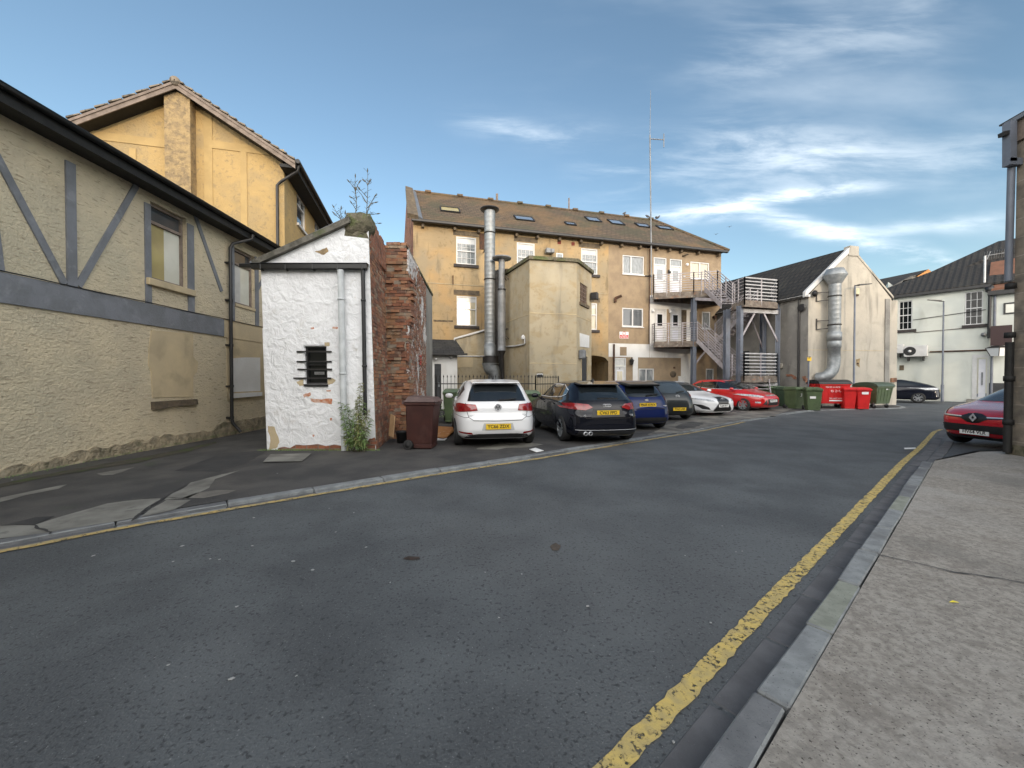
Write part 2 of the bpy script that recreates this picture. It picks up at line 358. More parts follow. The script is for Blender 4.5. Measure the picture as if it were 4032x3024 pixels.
M['yellow_paint'] = mat('yellow_road_paint', (.58, .43, .13), (.42, .33, .14), 14, .75, .003, 140, alpha=(28, .38, .47), stain=[((.20, .16, .08, 1), 30, .56, .68, .7)])
M['yellow_worn'] = mat('faded_yellow_road_paint', (.50, .36, .13), (.32, .26, .14), 10, .8, alpha=(24, .36, .48))
M['soil'] = mat('mossy_soil', (.045, .045, .028), (.07, .06, .045), 6, 1, .02, 30, stain=[((.05, .07, .02, 1), 3, .5, .6, .8)])
# renders
M['render_tan'] = mat('pebbled_tan_render', (.63, .54, .375), (.55, .475, .34), 1.2, .95, .024, 26, stain=[((.50, .435, .31, 1), 3, .50, .66, .4, (1, 1, 1.6)), ((.50, .46, .34, 1), .5, .5, .72, .6), ((.27, .22, .15, 1), 15, .57, .66, .65, (1, .42, 1.9)), ((.30, .25, .17, 1), .8, .56, .75, .45), ((.66, .55, .36, 1), 19, .60, .70, .5, (1, .6, 1.6))], relief=(13, 1.0, (1, .6, 1.8)))
M['render_smooth_tan'] = mat('smooth_tan_render', (.56, .455, .285), (.49, .40, .26), 2, .95, .006, 30, stain=[((.30, .25, .17, 1), 1.5, .5, .7, .5)])
M['render_yellow'] = mat('yellow_ochre_render', (.48, .335, .145), (.40, .285, .13), .9, .95, .02, 22, stain=[((.34, .26, .145, 1), 1.1, .48, .64, .6), ((.26, .20, .12, 1), 9, .54, .66, .55)], relief=(6, .6))
M['render_smooth_yellow'] = mat('smooth_yellow_render', (.48, .34, .15), (.41, .29, .13), 2, .95, .004, 30, stain=[((.45, .33, .16, 1), 1.5, .55, .7, .35)])
M['render_mottled'] = mat('mottled_brown_render', (.40, .29, .145), (.27, .20, .115), 7, .95, .03, 20, stain=[((.16, .125, .08, 1), 9, .52, .64, .6)], relief=(6, .8))
M['strip_grey'] = mat('blue_grey_painted_strip', (.20, .21, .23), (.16, .168, .18), 2.5, .85, .01, 25, stain=[((.30, .31, .32, 1), 4, .58, .7, .4), ((.11, .12, .13, 1), 1.5, .5, .7, .4)])
M['plinth_rough'] = mat('rough_crumbling_plinth', (.42, .35, .235), (.25, .215, .15), 5, 1, .06, 14, stain=[((.13, .125, .075, 1), 3, .52, .65, .75), ((.46, .40, .29, 1), 5, .55, .7, .6)], relief=(5, 1.5))
M['render_white'] = mat('lumpy_white_render', (.86, .87, .88), (.80, .81, .82), 1.5, .8, .022, 8, stain=[((.52, .50, .46, 1), 2.2, .60, .72, .5), ((.60, .54, .46, 1), 11, .66, .74, .5)], relief=(5.5, 2.2))
M['render_main'] = mat('weathered_ochre_render', (.42, .305, .165), (.33, .25, .145), .7, .95, .012, 18, stain=[((.30, .25, .17, 1), .8, .46, .66, .7, (1, 1, .7)), ((.15, .12, .075, 1), 1.5, .55, .70, .7, (1.8, 1.8, .4)), ((.46, .29, .125, 1), .55, .50, .66, .55), ((.22, .165, .09, 1), 4, .56, .66, .5)], brickshow=((.30, .21, .11, 1), .5, .5, .2), relief=(4, .6))
M['render_pebble'] = mat('brown_pebbledash', (.35, .265, .17), (.28, .21, .14), 2, .97, .02, 45, stain=[((.24, .18, .12, 1), 1.4, .56, .72, .5, (1, 1, .5)), ((.30, .23, .15, 1), 30, .5, .65, .5)], spots=((.20, .16, .11, 1), 40, .62, .7))
M['render_ext'] = mat('patchy_buff_render', (.42, .35, .235), (.34, .30, .215), .5, .95, .008, 18, stain=[((.34, .26, .14, 1), 1.5, .50, .64, .65, (1, 1, 1.6)), ((.19, .17, .13, 1), 1.1, .53, .70, .65, (1.6, 1.6, .35)), ((.27, .21, .12, 1), 5, .56, .66, .4), ((.50, .44, .33, 1), .4, .5, .7, .5)], relief=(4, .5))
M['render_gable'] = mat('stained_cream_render', (.47, .43, .36), (.40, .37, .315), .6, .95, .012, 16, stain=[((.34, .315, .265, 1), 1.5, .5, .68, .6), ((.20, .19, .165, 1), 1.1, .53, .72, .7, (1.8, 1.8, .3)), ((.56, .51, .42, 1), .45, .5, .7, .5)], relief=(3, .7))
M['render_grey'] = mat('dirty_grey_render', (.30, .29, .26), (.22, .21, .195), .8, .96, .014, 20, stain=[((.13, .125, .115, 1), 1.2, .5, .7, .7, (1, 1, .45)), ((.38, .36, .32, 1), 2.3, .58, .7, .4)], relief=(4, .7))
M['render_farwhite'] = mat('off_white_render', (.66, .68, .62), (.58, .60, .55), .7, .9, .008, 20, stain=[((.42, .42, .36, 1), 1.0, .56, .76, .5, (1.3, 1.3, .4)), ((.30, .28, .22, 1), .6, .66, .8, .6)])
M['white_paint'] = mat('white_masonry_paint', (.74, .74, .72), (.66, .65, .62), 1.2, .85, .006, 20, stain=[((.48, .45, .40, 1), 1.2, .58, .76, .5, (2, 2, .4))])
M['blockwork'] = brickmat('grey_stone_blocks', rgb(142, 132, 118), rgb(130, 122, 110), rgb(165, 156, 144), 3.5, .34, .008, .004, .9, over=[((.07, .066, .06, 1), 3, .45, .7, .6), ((.17, .16, .14, 1), 20, .55, .7, .4)])
M['brick'] = brickmat('old_red_brick', (.40, .155, .085, 1), (.25, .105, .065, 1), (.27, .22, .17, 1), .235, .078, .011, .028, .95, sag=.03, over=[((.055, .035, .028, 1), 1.6, .5, .7, .7), ((.30, .19, .10, 1), 1.1, .55, .7, .6), ((.06, .07, .035, 1), .9, .62, .74, .6), ((.42, .40, .36, 1), 2.6, .66, .76, .6)])
M['brick_core'] = brickmat('broken_brick_core', (.44, .175, .085, 1), (.30, .135, .075, 1), (.22, .16, .11, 1), .23, .08, .016, .05, .97, sag=.10, over=[((.10, .065, .045, 1), 2.2, .5, .66, .8), ((.30, .21, .12, 1), 1.6, .56, .7, .7), ((.03, .02, .018, 1), 4, .6, .7, .8)])
M['brick_limed'] = brickmat('whitewash_flaked_brick', (.38, .15, .095, 1), (.28, .115, .075, 1), (.20, .16, .13, 1), .235, .078, .011, .02, .95, sag=.03, over=[((.72, .70, .68, 1), 1.1, .53, .60, .9), ((.70, .68, .66, 1), 12, .58, .63, .7), ((.06, .04, .03, 1), 2.6, .56, .7, .6)])
M['stone'] = mat('weathered_brown_stone', (.15, .115, .075), (.09, .072, .052), 5, .95, .02, 25, stain=[((.24, .19, .12, 1), 4, .55, .7, .6)])
M['mossy_stone'] = mat('mossy_concrete_lump', (.17, .15, .105), (.09, .085, .05), 5, 1, .04, 14, stain=[((.10, .125, .04, 1), 4, .48, .62, .7), ((.04, .035, .025, 1), 7, .56, .68, .7)], relief=(6, 1.2))
M['dark_sill'] = mat('dark_sill_paint', (.035, .03, .03), (.06, .05, .045), 6, .8, .005, 40)
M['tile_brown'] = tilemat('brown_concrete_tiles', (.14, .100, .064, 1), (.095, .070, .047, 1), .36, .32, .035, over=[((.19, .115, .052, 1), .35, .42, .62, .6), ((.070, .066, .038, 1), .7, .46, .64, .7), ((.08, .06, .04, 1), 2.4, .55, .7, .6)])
M['tile_dark'] = tilemat('dark_pantiles', (.022, .020, .018, 1), (.030, .026, .022, 1), .34, .30, .05, over=[((.040, .038, .030, 1), 1.2, .5, .7, .5)], wave=.35)
M['slate'] = tilemat('dark_slates', (.045, .045, .046, 1), (.033, .033, .034, 1), .22, .28, .012, over=[((.07, .07, .06, 1), 1.5, .5, .7, .5)])
M['tile_sunlit'] = tilemat('sunlit_orange_tiles', (.62, .28, .07, 1), (.55, .24, .06, 1), .25, .22, .02)  # orange of the low sun is painted into these tiles
M['tile_pale'] = tilemat('pale_buff_tiles', (.24, .20, .15, 1), (.20, .165, .125, 1), .28, .3, .03)
# metals, paints, plastics, glass
M['black'] = mat('black_plastic', (.016, .016, .017), (.024, .024, .025), 5, .45, .001, 60)
M['black_gloss'] = mat('black_gloss_gutter', (.006, .006, .006), (.012, .012, .012), 4, .28)
M['tar'] = mat('black_tarred_boards', (.008, .008, .008), (.015, .015, .014), 8, .7, .004, 40)
M['upvc'] = mat('white_plastic_frame', (.64, .64, .63), (.57, .57, .56), 3, .4)
M['whitepipe'] = mat('white_painted_pipe', (.62, .65, .66), (.50, .53, .54), 4, .55, .002, 30, stain=[((.30, .32, .31, 1), 3, .6, .75, .4, (2, 2, .4))])
M['glass'] = mat('window_glass', (.045, .052, .058), (.07, .075, .08), 1.2, .06, spec=1.0)
M['glass_dark'] = mat('dark_window_glass', (.012, .014, .014), None, 1, .07, spec=.3)
M['blind'] = mat('pale_window_blind', (.52, .52, .50), (.45, .45, .43), 6, .35, spec=1.0)
M['curtain'] = mat('cream_curtain', (.56, .50, .36), (.40, .36, .26), 5, .15, spec=1.0, str_=(6, 6, .4))
M['board_ochre'] = mat('yellow_board_behind_glass', (.44, .37, .15), (.36, .30, .14), 2, .12, spec=1.0)
M['board_white'] = mat('white_board_behind_glass', (.66, .66, .58), (.58, .58, .50), 2, .12, spec=1.0)
M['galv'] = mat('galvanised_steel', (.32, .34, .35), (.24, .26, .27), 6, .52, .001, 14, metal=.55, stain=[((.25, .26, .27, 1), 2, .5, .7, .5)])
M['galv_dull'] = mat('dull_galvanised_steel', (.27, .28, .29), (.20, .21, .22), 3, .58, .001, 14, metal=.4, stain=[((.14, .15, .16, 1), 1.5, .5, .7, .6)])
M['steel_blue'] = mat('blue_grey_painted_steel', (.155, .175, .215), (.12, .135, .165), 2, .5, .001, 40, stain=[((.20, .17, .14, 1), 4, .64, .74, .5)])
M['rail'] = mat('pale_grey_rail', (.36, .34, .36), (.27, .25, .26), 4, .5, stain=[((.22, .13, .08, 1), 5, .62, .72, .6)])
M['rail_white'] = mat('weathered_white_rail', (.46, .46, .47), (.33, .33, .33), 3, .55, stain=[((.30, .20, .14, 1), 5, .62, .74, .6)])
M['deck'] = mat('rusty_deck_timber', (.20, .17, .14), (.11, .09, .075), 4, .9, .006, 20, stain=[((.28, .12, .05, 1), 3, .56, .68, .6), ((.40, .37, .32, 1), 5, .6, .7, .5)])
M['lead'] = mat('lead_flashing', (.17, .185, .21), (.13, .14, .155), 4, .5, .003, 10)
M['timber'] = mat('weathered_barge_board', (.25, .20, .165), (.17, .135, .11), 5, .85, .005, 25)
M['iron'] = mat('black_iron', (.014, .013, .013), (.025, .022, .02), 5, .55)
M['rust'] = mat('rust', (.10, .045, .025), (.05, .03, .02), 8, .9, .004, 30)
M['door_white'] = mat('white_door_paint', (.74, .75, .80), (.66, .67, .73), 2, .5)
M['door_black'] = mat('dark_grey_door', (.030, .033, .036), (.045, .047, .05), 4, .6)
M['sign_white'] = mat('sign_white', (.78, .78, .78), None, 1, .4)
M['sign_red'] = mat('sign_red', (.55, .03, .03), None, 1, .4)
M['sign_yellow'] = mat('sign_yellow', (.80, .50, .02), None, 1, .4)
M['ink'] = mat('black_lettering', (.015, .015, .015), None, 1, .5)
M['white_ink'] = mat('white_lettering', (.75, .75, .75), None, 1, .5)
M['brownbin'] = mat('brown_bin_plastic', (.060, .022, .018), (.045, .018, .015), 4, .42, .001, 60, stain=[((.085, .04, .034, 1), 3, .55, .7, .5)])
M['brownlid'] = mat('faded_brown_lid', (.13, .085, .078), (.095, .06, .055), 3, .55, .001, 60)
M['greenbin'] = mat('green_bin_plastic', (.085, .125, .055), (.065, .095, .045), 3, .5, .001, 60, stain=[((.11, .14, .08, 1), 3, .55, .7, .5)])
M['greendark'] = mat('dark_green_bin_plastic', (.045, .075, .045), (.035, .058, .036), 3, .45, .001, 60)
M['greenpale'] = mat('faded_green_bin_plastic', (.14, .20, .12), (.11, .155, .095), 3, .55, .001, 60)
M['redbin'] = mat('red_bin_plastic', (.60, .018, .018), (.50, .015, .015), 3, .4, .001, 60)
M['rubber'] = mat('black_rubber', (.018, .018, .018), (.026, .026, .026), 8, .75)
M['ply'] = mat('bare_plywood', (.60, .40, .22), (.52, .34, .18), 4, .8)
M['card'] = mat('orange_cardboard', (.52, .24, .07), (.46, .20, .06), 4, .75, stain=[((.72, .62, .55, 1), 7, .60, .66, .8, (1, 4, 1))])
M['leaf'] = mat('willowherb_leaf', (.24, .34, .12), (.17, .26, .09), 6, .7)
M['leafdry'] = mat('yellowing_leaf', (.30, .30, .12), (.22, .24, .10), 6, .7)
M['stem'] = mat('dry_stem', (.14, .12, .08), (.09, .08, .05), 6, .9)
M['litter'] = mat('white_litter', (.34, .34, .33), None, 1, .8)
M['paper'] = mat('torn_paper', (.74, .74, .73), None, 1, .7)
M['pigeon'] = mat('grey_feathers', (.12, .12, .13), (.06, .06, .07), 20, .8)

# ---------------- the ground ----------------
d_ = Vector((.774, .633, 0)).normalized(); n_ = Vector((d_.y, -d_.x, 0)); Q0 = Vector((.39, 1.461, 0))
def K(s, off): p = Q0 + d_ * s + n_ * off; return (p.x, p.y)
far = 1500
mb = tess([(-14, 0), (46, 0), (46, 46), (-14, 46)], 1.0, gz)
for q in ([(-far, -far), (far, -far), (far, 0), (-far, 0)], [(-far, 46), (far, 46), (far, far), (-far, far)], [(-far, 0), (-14, 0), (-14, 46), (-far, 46)], [(46, 0), (far, 0), (far, 46), (46, 46)]):
    mb.poly([(x, y, 0) for x, y in q])
struct(mb.build('road', M['asphalt'], fix=False))
# left kerb line (road-side edge), near to far
kl = [K(-12, -4.53), K(-6, -4.52)] + [gg('P', *p) for p in ((0, 1184), (280, 1130), (550, 1085), (900, 1027), (1150, 989), (1380, 951), (1600, 911), (1700, 894), (1740, 889.5), (1790, 886.5), (1860, 884.5), (1940, 883), (1960, 880.5))]
kl += [(kl[-1][0] + 1.5, kl[-1][1] + 2.6)]
def offs(path, w):
    out = []
    for i, p in enumerate(path):
        a = path[max(i - 1, 0)]; b = path[min(i + 1, len(path) - 1)]; t = Vector((b[0] - a[0], b[1] - a[1])).normalized()
        out.append((p[0] - t.y * w, p[1] + t.x * w))
    return out
KH = .038
inner = offs(kl, .15)
park = [(-40, -12)] + inner + [(26, 34), (-40, 34)]
struct(tess(park, .8, lambda x, y: gz(x, y) + KH).build('left_pavement', M['old_asphalt'], fix=False))
def resample(path, step):
    out = [path[0]]; acc = 0
    for i in range(len(path) - 1):
        a, b = Vector(path[i]), Vector(path[i + 1]); L = (b - a).length; t = step - acc
        while t < L: q = a.lerp(b, t / L); out.append((q.x, q.y)); t += step
        acc = L - (t - step)
    return out
def stones(path, w0, w1, h, mats, length, name, gap=.018, seed=1, jz=.004, depth=.14):
    rnd = random.Random(seed); pts = resample(path, length); mb = MB()
    for i in range(len(pts) - 1):
        a, b = Vector((*pts[i], 0)), Vector((*pts[i + 1], 0)); t = (b - a).normalized(); n = Vector((-t.y, t.x, 0)); a2 = a + t * gap / 2; b2 = b - t * gap / 2
        dz = rnd.uniform(-jz, jz); e = [rnd.uniform(-.007, .007) for _ in range(4)]; z0 = gz(a.x, a.y) + h + dz; z1 = gz(b.x, b.y) + h + dz
        P_ = [a2 + n * (w0 + e[0]), b2 + n * (w0 + e[1]), b2 + n * (w1 + e[2]), a2 + n * (w1 + e[3])]
        mb.hexa([p + Vector((0, 0, (z0 if k in (0, 3) else z1) - depth)) for k, p in enumerate(P_)] + [p + Vector((0, 0, z0 if k in (0, 3) else z1)) for k, p in enumerate(P_)], rnd.choice(range(len(mats))))
    return struct(mb.build(name, mats, bevel=.009))
stones(kl, 0, .15, KH, [M['kerb_a'], M['kerb_a'], M['kerb_c']], .92, 'left_kerb', seed=3, gap=.010)
stones(kl, -.10, -.012, .004, [M['kerb_a'], M['channel']], .92, 'left_gutter_channel', seed=5, depth=.05, jz=.001)
def strip(path, w0, w1, h, m, name, wob=0, seed=2, step=.12):
    rnd = random.Random(seed); pts = resample(path, step); mb = MB(); L = []; R_ = []
    for i, p in enumerate(pts):
        a = pts[max(i - 1, 0)]; b = pts[min(i + 1, len(pts) - 1)]; t = Vector((b[0] - a[0], b[1] - a[1])).normalized()
        for lst, w in ((L, w0 + rnd.uniform(-wob, wob)), (R_, w1 + rnd.uniform(-wob, wob))):
            x, y = p[0] - t.y * w, p[1] + t.x * w; lst.append((x, y, gz(x, y) + h))
    n = len(L); mb.add(L + R_, [[i, i + 1, n + i + 1, n + i] for i in range(n - 1)])
    return struct(mb.build(name, m, fix=False))
strip([p for p in kl[:9]], -.19, -.105, .010, M['yellow_worn'], 'left_yellow_line', .012)
strip([K(-6, 0), K(15.4, 0), K(15.9, .02)], -.046, .046, .008, M['yellow_paint'], 'right_yellow_line', .007, step=.05)
strip([K(16.0, .03), K(16.6, .10)], -.046, .046, .008, M['yellow_worn'], 'right_yellow_line_end', .01)
# right pavement, kerb, channel
pv = [K(-8, .385), K(8.62, .385), (9.0, 7.45), (9.6, 7.5), (40, 8.5), (40, -20), K(-8, 9)]
struct(tess(pv, .8, lambda x, y: .1).build('right_pavement', M['concrete'], fix=False))
struct(MB().prism([(K(8.62, .385)[0], K(8.62, .385)[1], .0), (9.0, 7.45, 0), (9.6, 7.5, 0), (9.6, 7.42, 0), (9.0, 7.37, 0), (K(8.5, .385)[0], K(8.5, .385)[1], .0)], (0, 0, .1)).build('pavement_edge', M['concrete']))
rk = [K(-6, .255)] + [K(s, .255) for s in range(-5, 9)] + [K(8.7, .255)]
stones([K(-4.62, .262), K(8.75, .25)], -.12, 0, .105, [M['kerb_a'], M['kerb_b'], M['kerb_c'], M['kerb_a']], .76, 'right_kerb', seed=11, depth=.2, jz=.003)
stones([K(8.8, .25), K(17, .35)], -.15, 0, .02, [M['kerb_c'], M['channel']], .9, 'dropped_kerb', seed=4, depth=.1)
stones([K(-4.3, .255), K(16.4, .25)], .004, .155, .004, [M['channel']], .70, 'right_gutter_channel', seed=12, depth=.05, jz=.001)
# surface patches on the left pavement
def patch(name, k, pts, m, lift=.004, h=KH, wob=.02, seed=1, step=.15):
    rnd = random.Random(seed); P_ = [gg(k, x, y, h) for x, y in pts]; out = []
    for i in range(len(P_)):
        a, b = Vector(P_[i]), Vector(P_[(i + 1) % len(P_)]); c = max(1, int((b - a).length / step)); nn = Vector((-(b - a).y, (b - a).x)).normalized()
        for j in range(c):
            q = a.lerp(b, j / c) + nn * rnd.uniform(-wob, wob); out.append((q.x, q.y))
    return struct(tess(out, 1.5, lambda x, y: gz(x, y) + h + lift).build(name, m, fix=False))
patch('concrete_patch', 'K', [(-60, 402), (200, 398), (330, 352), (430, 325), (620, 272), (840, 243), (945, 238), (775, 356), (500, 402), (280, 436), (-60, 482)], M['slab_concrete'], seed=1)
patch('concrete_patch', 'K', [(965, 248), (1000, 215), (1110, 150), (1290, 100), (1390, 78), (1255, 128), (1210, 180), (1130, 215), (1090, 240)], M['slab_concrete'], seed=2)
patch('concrete_patch', 'K', [(812, 348), (880, 300), (965, 252), (1105, 250), (1060, 285), (1005, 312), (880, 335)], M['slab_concrete'], seed=3)
patch('concrete_patch', 'K', [(1050, 240), (1150, 205), (1260, 192), (1380, 192), (1330, 212), (1180, 240)], M['yard_concrete'], seed=4)
patch('concrete_patch', 'K', [(-40, 245), (0, 238), (380, 160), (345, 186), (150, 222), (-40, 272)], M['slab_concrete'], seed=5)
patch('concrete_patch', 'K', [(565, 98), (640, 84), (790, 58), (760, 70), (655, 104), (600, 106)], M['slab_concrete'], seed=6)
patch('tarmac_repair', 'K', [(1010, 80), (1160, 28), (1290, -20), (1560, -40), (1420, 42), (1270, 86)], M['dark_patch'], seed=7)
patch('tarmac_repair', 'K', [(0, 402), (200, 355), (330, 345), (200, 396)], M['dark_patch'], .007, seed=8)
patch('mossy_wall_foot', 'K', [(-60, 170), (200, 112), (520, 55), (800, 5), (1080, -50), (1250, -90), (1255, -78), (1080, -28), (800, 32), (520, 76), (200, 134), (-60, 196)], M['soil'], .005, seed=9, wob=.035)
patch('drain_slab', 'C', [(118, 1622), (158, 1580), (382, 1574), (330, 1618)], M['slab_concrete'], .02, seed=10, wob=0)
patch('concrete_patch', 'O', [(560, 700), (900, 610), (1400, 545), (1850, 510), (2000, 500), (2150, 500), (1900, 590), (1500, 640), (1100, 715), (800, 780), (500, 830), (320, 830)], M['yard_concrete'], seed=12, wob=.06)
patch('concrete_patch', 'H', [(680, 1018), (820, 1000), (900, 965), (1210, 965), (1330, 985), (1200, 1010), (980, 1018), (880, 1036), (690, 1030)], M['slab_concrete'], seed=13, wob=.03)
patch('tarmac_repair', 'O', [(700, 705), (860, 672), (1050, 680), (900, 740), (760, 760), (650, 750)], M['old_asphalt'], .008, seed=14, wob=.06)
patch('pothole', 'P', [(870, 1207), (882, 1203), (905, 1204), (908, 1209), (890, 1211), (875, 1210)], mat('pothole_mud', (.020, .018, .015), (.05, .03, .02), 20, .6), .006, 0, wob=.004, step=.03)
patch('pothole', 'P', [(1188, 1180), (1200, 1174), (1212, 1180), (1206, 1190), (1192, 1190)], mat('worn_brown_spot', (.085, .065, .05), (.06, .05, .04), 20, .9), .006, 0, wob=.006, step=.03)
# drain pipe of thin cracks in the concrete
rnd = random.Random(5)
def crack(k, pts, h, w, name='paving_crack'):
    P_ = [gg(k, x, y, h) for x, y in pts]; fine = []
    for i in range(len(P_) - 1):
        a, b = Vector(P_[i]), Vector(P_[i + 1]); c = max(2, int((b - a).length / .06)); nn = Vector((-(b - a).y, (b - a).x)).normalized()
        for j in range(c): q = a.lerp(b, j / c) + nn * rnd.uniform(-.008, .008); fine.append((q.x, q.y))
    mb = MB(); L = []; R_ = []
    for i, p in enumerate(fine):
        a = fine[max(i - 1, 0)]; b = fine[min(i + 1, len(fine) - 1)]; t = Vector((b[0] - a[0], b[1] - a[1])).normalized(); ww = w * rnd.uniform(.4, 1.2)
        for l_, s_ in ((L, 1), (R_, -1)): x, y = p[0] - t.y * ww * s_, p[1] + t.x * ww * s_; l_.append((x, y, (gz(x, y) if h < .09 else 0) + h + .009))
    n = len(L); mb.add(L + R_, [[i, i + 1, n + i + 1, n + i] for i in range(n - 1)]); return struct(mb.build(name, M['dark_patch'], fix=False))
crack('J', [(1480, 240), (1560, 258), (1680, 285), (1850, 325), (2100, 362), (2300, 395)], .1, .008)
crack('K', [(195, 395), (225, 418), (262, 430), (290, 440), (282, 462)], KH, .012)
crack('K', [(760, 376), (850, 300), (960, 236), (1100, 150)], KH, .014)
crack('K', [(830, 243), (950, 238), (1100, 243)], KH, .010)
# ================= half-timbered rendered building on the left =================
wl = Wall((-7.33, -3.0), (-7.72, 12.75))
T = thing('rendered_building', 'tan rough-rendered building with blue-grey mock timber strips at the left edge', 'building', (-7.4, 5, 0))
EH = 5.5; s_end = 15.75
def rr(w, k, x0, y0, x1, y1): # left-top and right-bottom corners measured
    a = w.at(k, x0, y0); b = w.at(k, x1, y1); return a[0], b[0], b[1], a[1]
o1 = (wl.at('A', 1090, 1000)[0], wl.at('A', 1352, 1140)[0], wl.at('A', 1090, 1560)[1], wl.at('A', 1090, 997)[1])
o2 = (wl.at('A', 1697, 1330)[0], wl.at('A', 1845, 1400)[0], wl.at('B', 1270, 265)[1], wl.at('A', 1697, 1330)[1])
mb = MB(); panel(mb, wl, 0, s_end, .0, EH, [o1, o2], .16)
mb.poly([wl.P(s_end, 0), wl.P(s_end, 0, -6), wl.P(s_end, EH, -6), wl.P(s_end, EH)]); mb.poly([wl.P(0, 0), wl.P(0, 0, -6), wl.P(0, EH, -6), wl.P(0, EH)])
wallo = mb.build('wall', M['render_tan'], T)
mb = MB(); mb.hexa([wl.P(-.1, EH - .02, .42), wl.P(s_end + .1, EH - .02, .42), wl.P(s_end + .1, EH + .9, -6), wl.P(-.1, EH + .9, -6), wl.P(-.1, EH + .06, .42), wl.P(s_end + .1, EH + .06, .42), wl.P(s_end + .1, EH + 1.0, -6), wl.P(-.1, EH + 1.0, -6)])
mb.build('roof', M['slate'], T)
mb = MB(); mb.wbox(wl, -.1, s_end + .05, EH - .10, EH - .03, .0, .40); mb.wbox(wl, -.1, s_end + .05, EH - .14, EH + .06, .40, .425); mb.build('soffit', M['tar'], T)
g = MB()
for a0 in (0,):
    prof = [(.06 * math.cos(t_) , .06 * math.sin(t_)) for t_ in [math.pi + i * math.pi / 8 for i in range(9)]]
    for i in range(8):
        (x0, z0), (x1, z1) = prof[i], prof[i + 1]
        g.poly([wl.P(-.1, EH + .07 + z0, .49 + x0), wl.P(s_end + .2, EH + .07 + z0, .49 + x0), wl.P(s_end + .2, EH + .07 + z1, .49 + x1), wl.P(-.1, EH + .07 + z1, .49 + x1)])
g.wbox(wl, -.1, s_end + .2, EH + .065, EH + .08, .545, .56); g.wbox(wl, -.1, s_end + .2, EH + .065, EH + .08, .42, .435)
g.build('gutter', M['black_gloss'], T)
# mock timber strips
def pts(k, *p): return [wl.at(k, x, y) for x, y in p]
def tstrip(k, p, d=.018, name='timber_strip', m='strip_grey', w=wl, par=T, seed=1): 
    mb = MB(); mb.wprism(w, [w.at(k, x, y) for x, y in p], .0, d); return mb.build(name, M[m], par)
sv0 = wl.at('A', 465, 640)[0]; sv1 = wl.at('A', 537, 640)[0]; hb = 3.07; hb0 = 2.62; sp_ = wl.at('A', 1612, 1300)[0]
MB().wbox(wl, sv0, sv1, hb, 5.2, 0, .03).build('timber_strip', M['strip_grey'], T)
MB().wbox(wl, 0, sp_, hb0, hb, 0, .035).build('timber_band', M['strip_grey'], T)
MB().wbox(wl, sp_, s_end, hb0 - .02, hb + .02, 0, .03).build('string_course', M['render_smooth_tan'], T)
MB().wbox(wl, sp_ + .12, s_end, .9, hb0 - .02, 0, .015).build('smooth_render_patch', M['render_smooth_tan'], T)
def diag(p0, p1, wd): a = wl.at('A', *p0); b = wl.at('A', *p1); mb = MB(); mb.wbar(wl, a[0], a[1], b[0], b[1], wd, .001, .026); mb.build('timber_strip', M['strip_grey'], T)
diag((-60, 620), (462, 1600), .11); diag((985, 885), (562, 1615), .11); diag((1408, 1090), (1605, 1655), .10)
diag((-75, 1000), (-10, 1500), .11)
wA0 = wl.at('A', 1045, 1200)[0]; wA1 = o1[0] - .012; wB0 = o1[1] + .01; wB1 = wl.at('A', 1402, 1300)[0]
MB().wbox(wl, wA0, wA1, hb, 5.15, 0, .025).build('timber_strip', M['strip_grey'], T)
MB().wbox(wl, wB0, wB1, hb, 5.15, 0, .025).build('timber_strip', M['strip_grey'], T)
c0 = wl.at('A', 1672, 1300)[0]
MB().wbox(wl, c0, o2[0] - .01, hb + .02, 5.15, 0, .025).build('timber_strip', M['strip_grey'], T)
MB().wbox(wl, o2[1] + .01, wl.at('A', 1872, 1450)[0], hb + .02, 5.15, 0, .025).build('timber_strip', M['strip_grey'], T)
diag((1905, 1560), (1860, 1659), .09)
def old_window(o, T, tr, panes):
    f = MB(); frame_rect(f, wl, o[0] + .01, o[1] - .01, o[2] + .01, o[3] - .01, .05, -.14, -.08); hh = o[2] + (o[3] - o[2]) * tr
    f.wbox(wl, o[0] + .06, o[1] - .06, hh, hh + .06, -.13, -.07); w_ = f.build('window', M['timber'], T)
    MB().wbox(wl, o[0] + .06, o[1] - .06, hh + .06, o[3] - .06, -.135, -.125).build('pane', M['glass'], w_)
    k = o[0] + .06 + (o[1] - o[0] - .12) * .5
    MB().wbox(wl, o[0] + .06, k, o[2] + .06, hh, -.135, -.125).build('pane', panes[0], w_)
    MB().wbox(wl, k, o[1] - .06, o[2] + .06, hh, -.135, -.125).build('pane', panes[1], w_)
    return w_
w_ = old_window(o1, T, .74, (M['board_ochre'], M['board_white']))
sb = MB(); sb.wbox(wl, o1[0] - .14, o1[1] + .16, o1[2] - .15, o1[2] - .004, -.1, .09); sb.build('sill', M['render_smooth_tan'], w_, bevel=.012)
w_ = old_window(o2, T, .72, (M['blind'], M['board_white']))
MB().wbox(wl, o2[0] + .02, o2[1], o2[2] - .08, o2[2] - .004, -.1, .03).build('sill', M['render_smooth_tan'], w_)
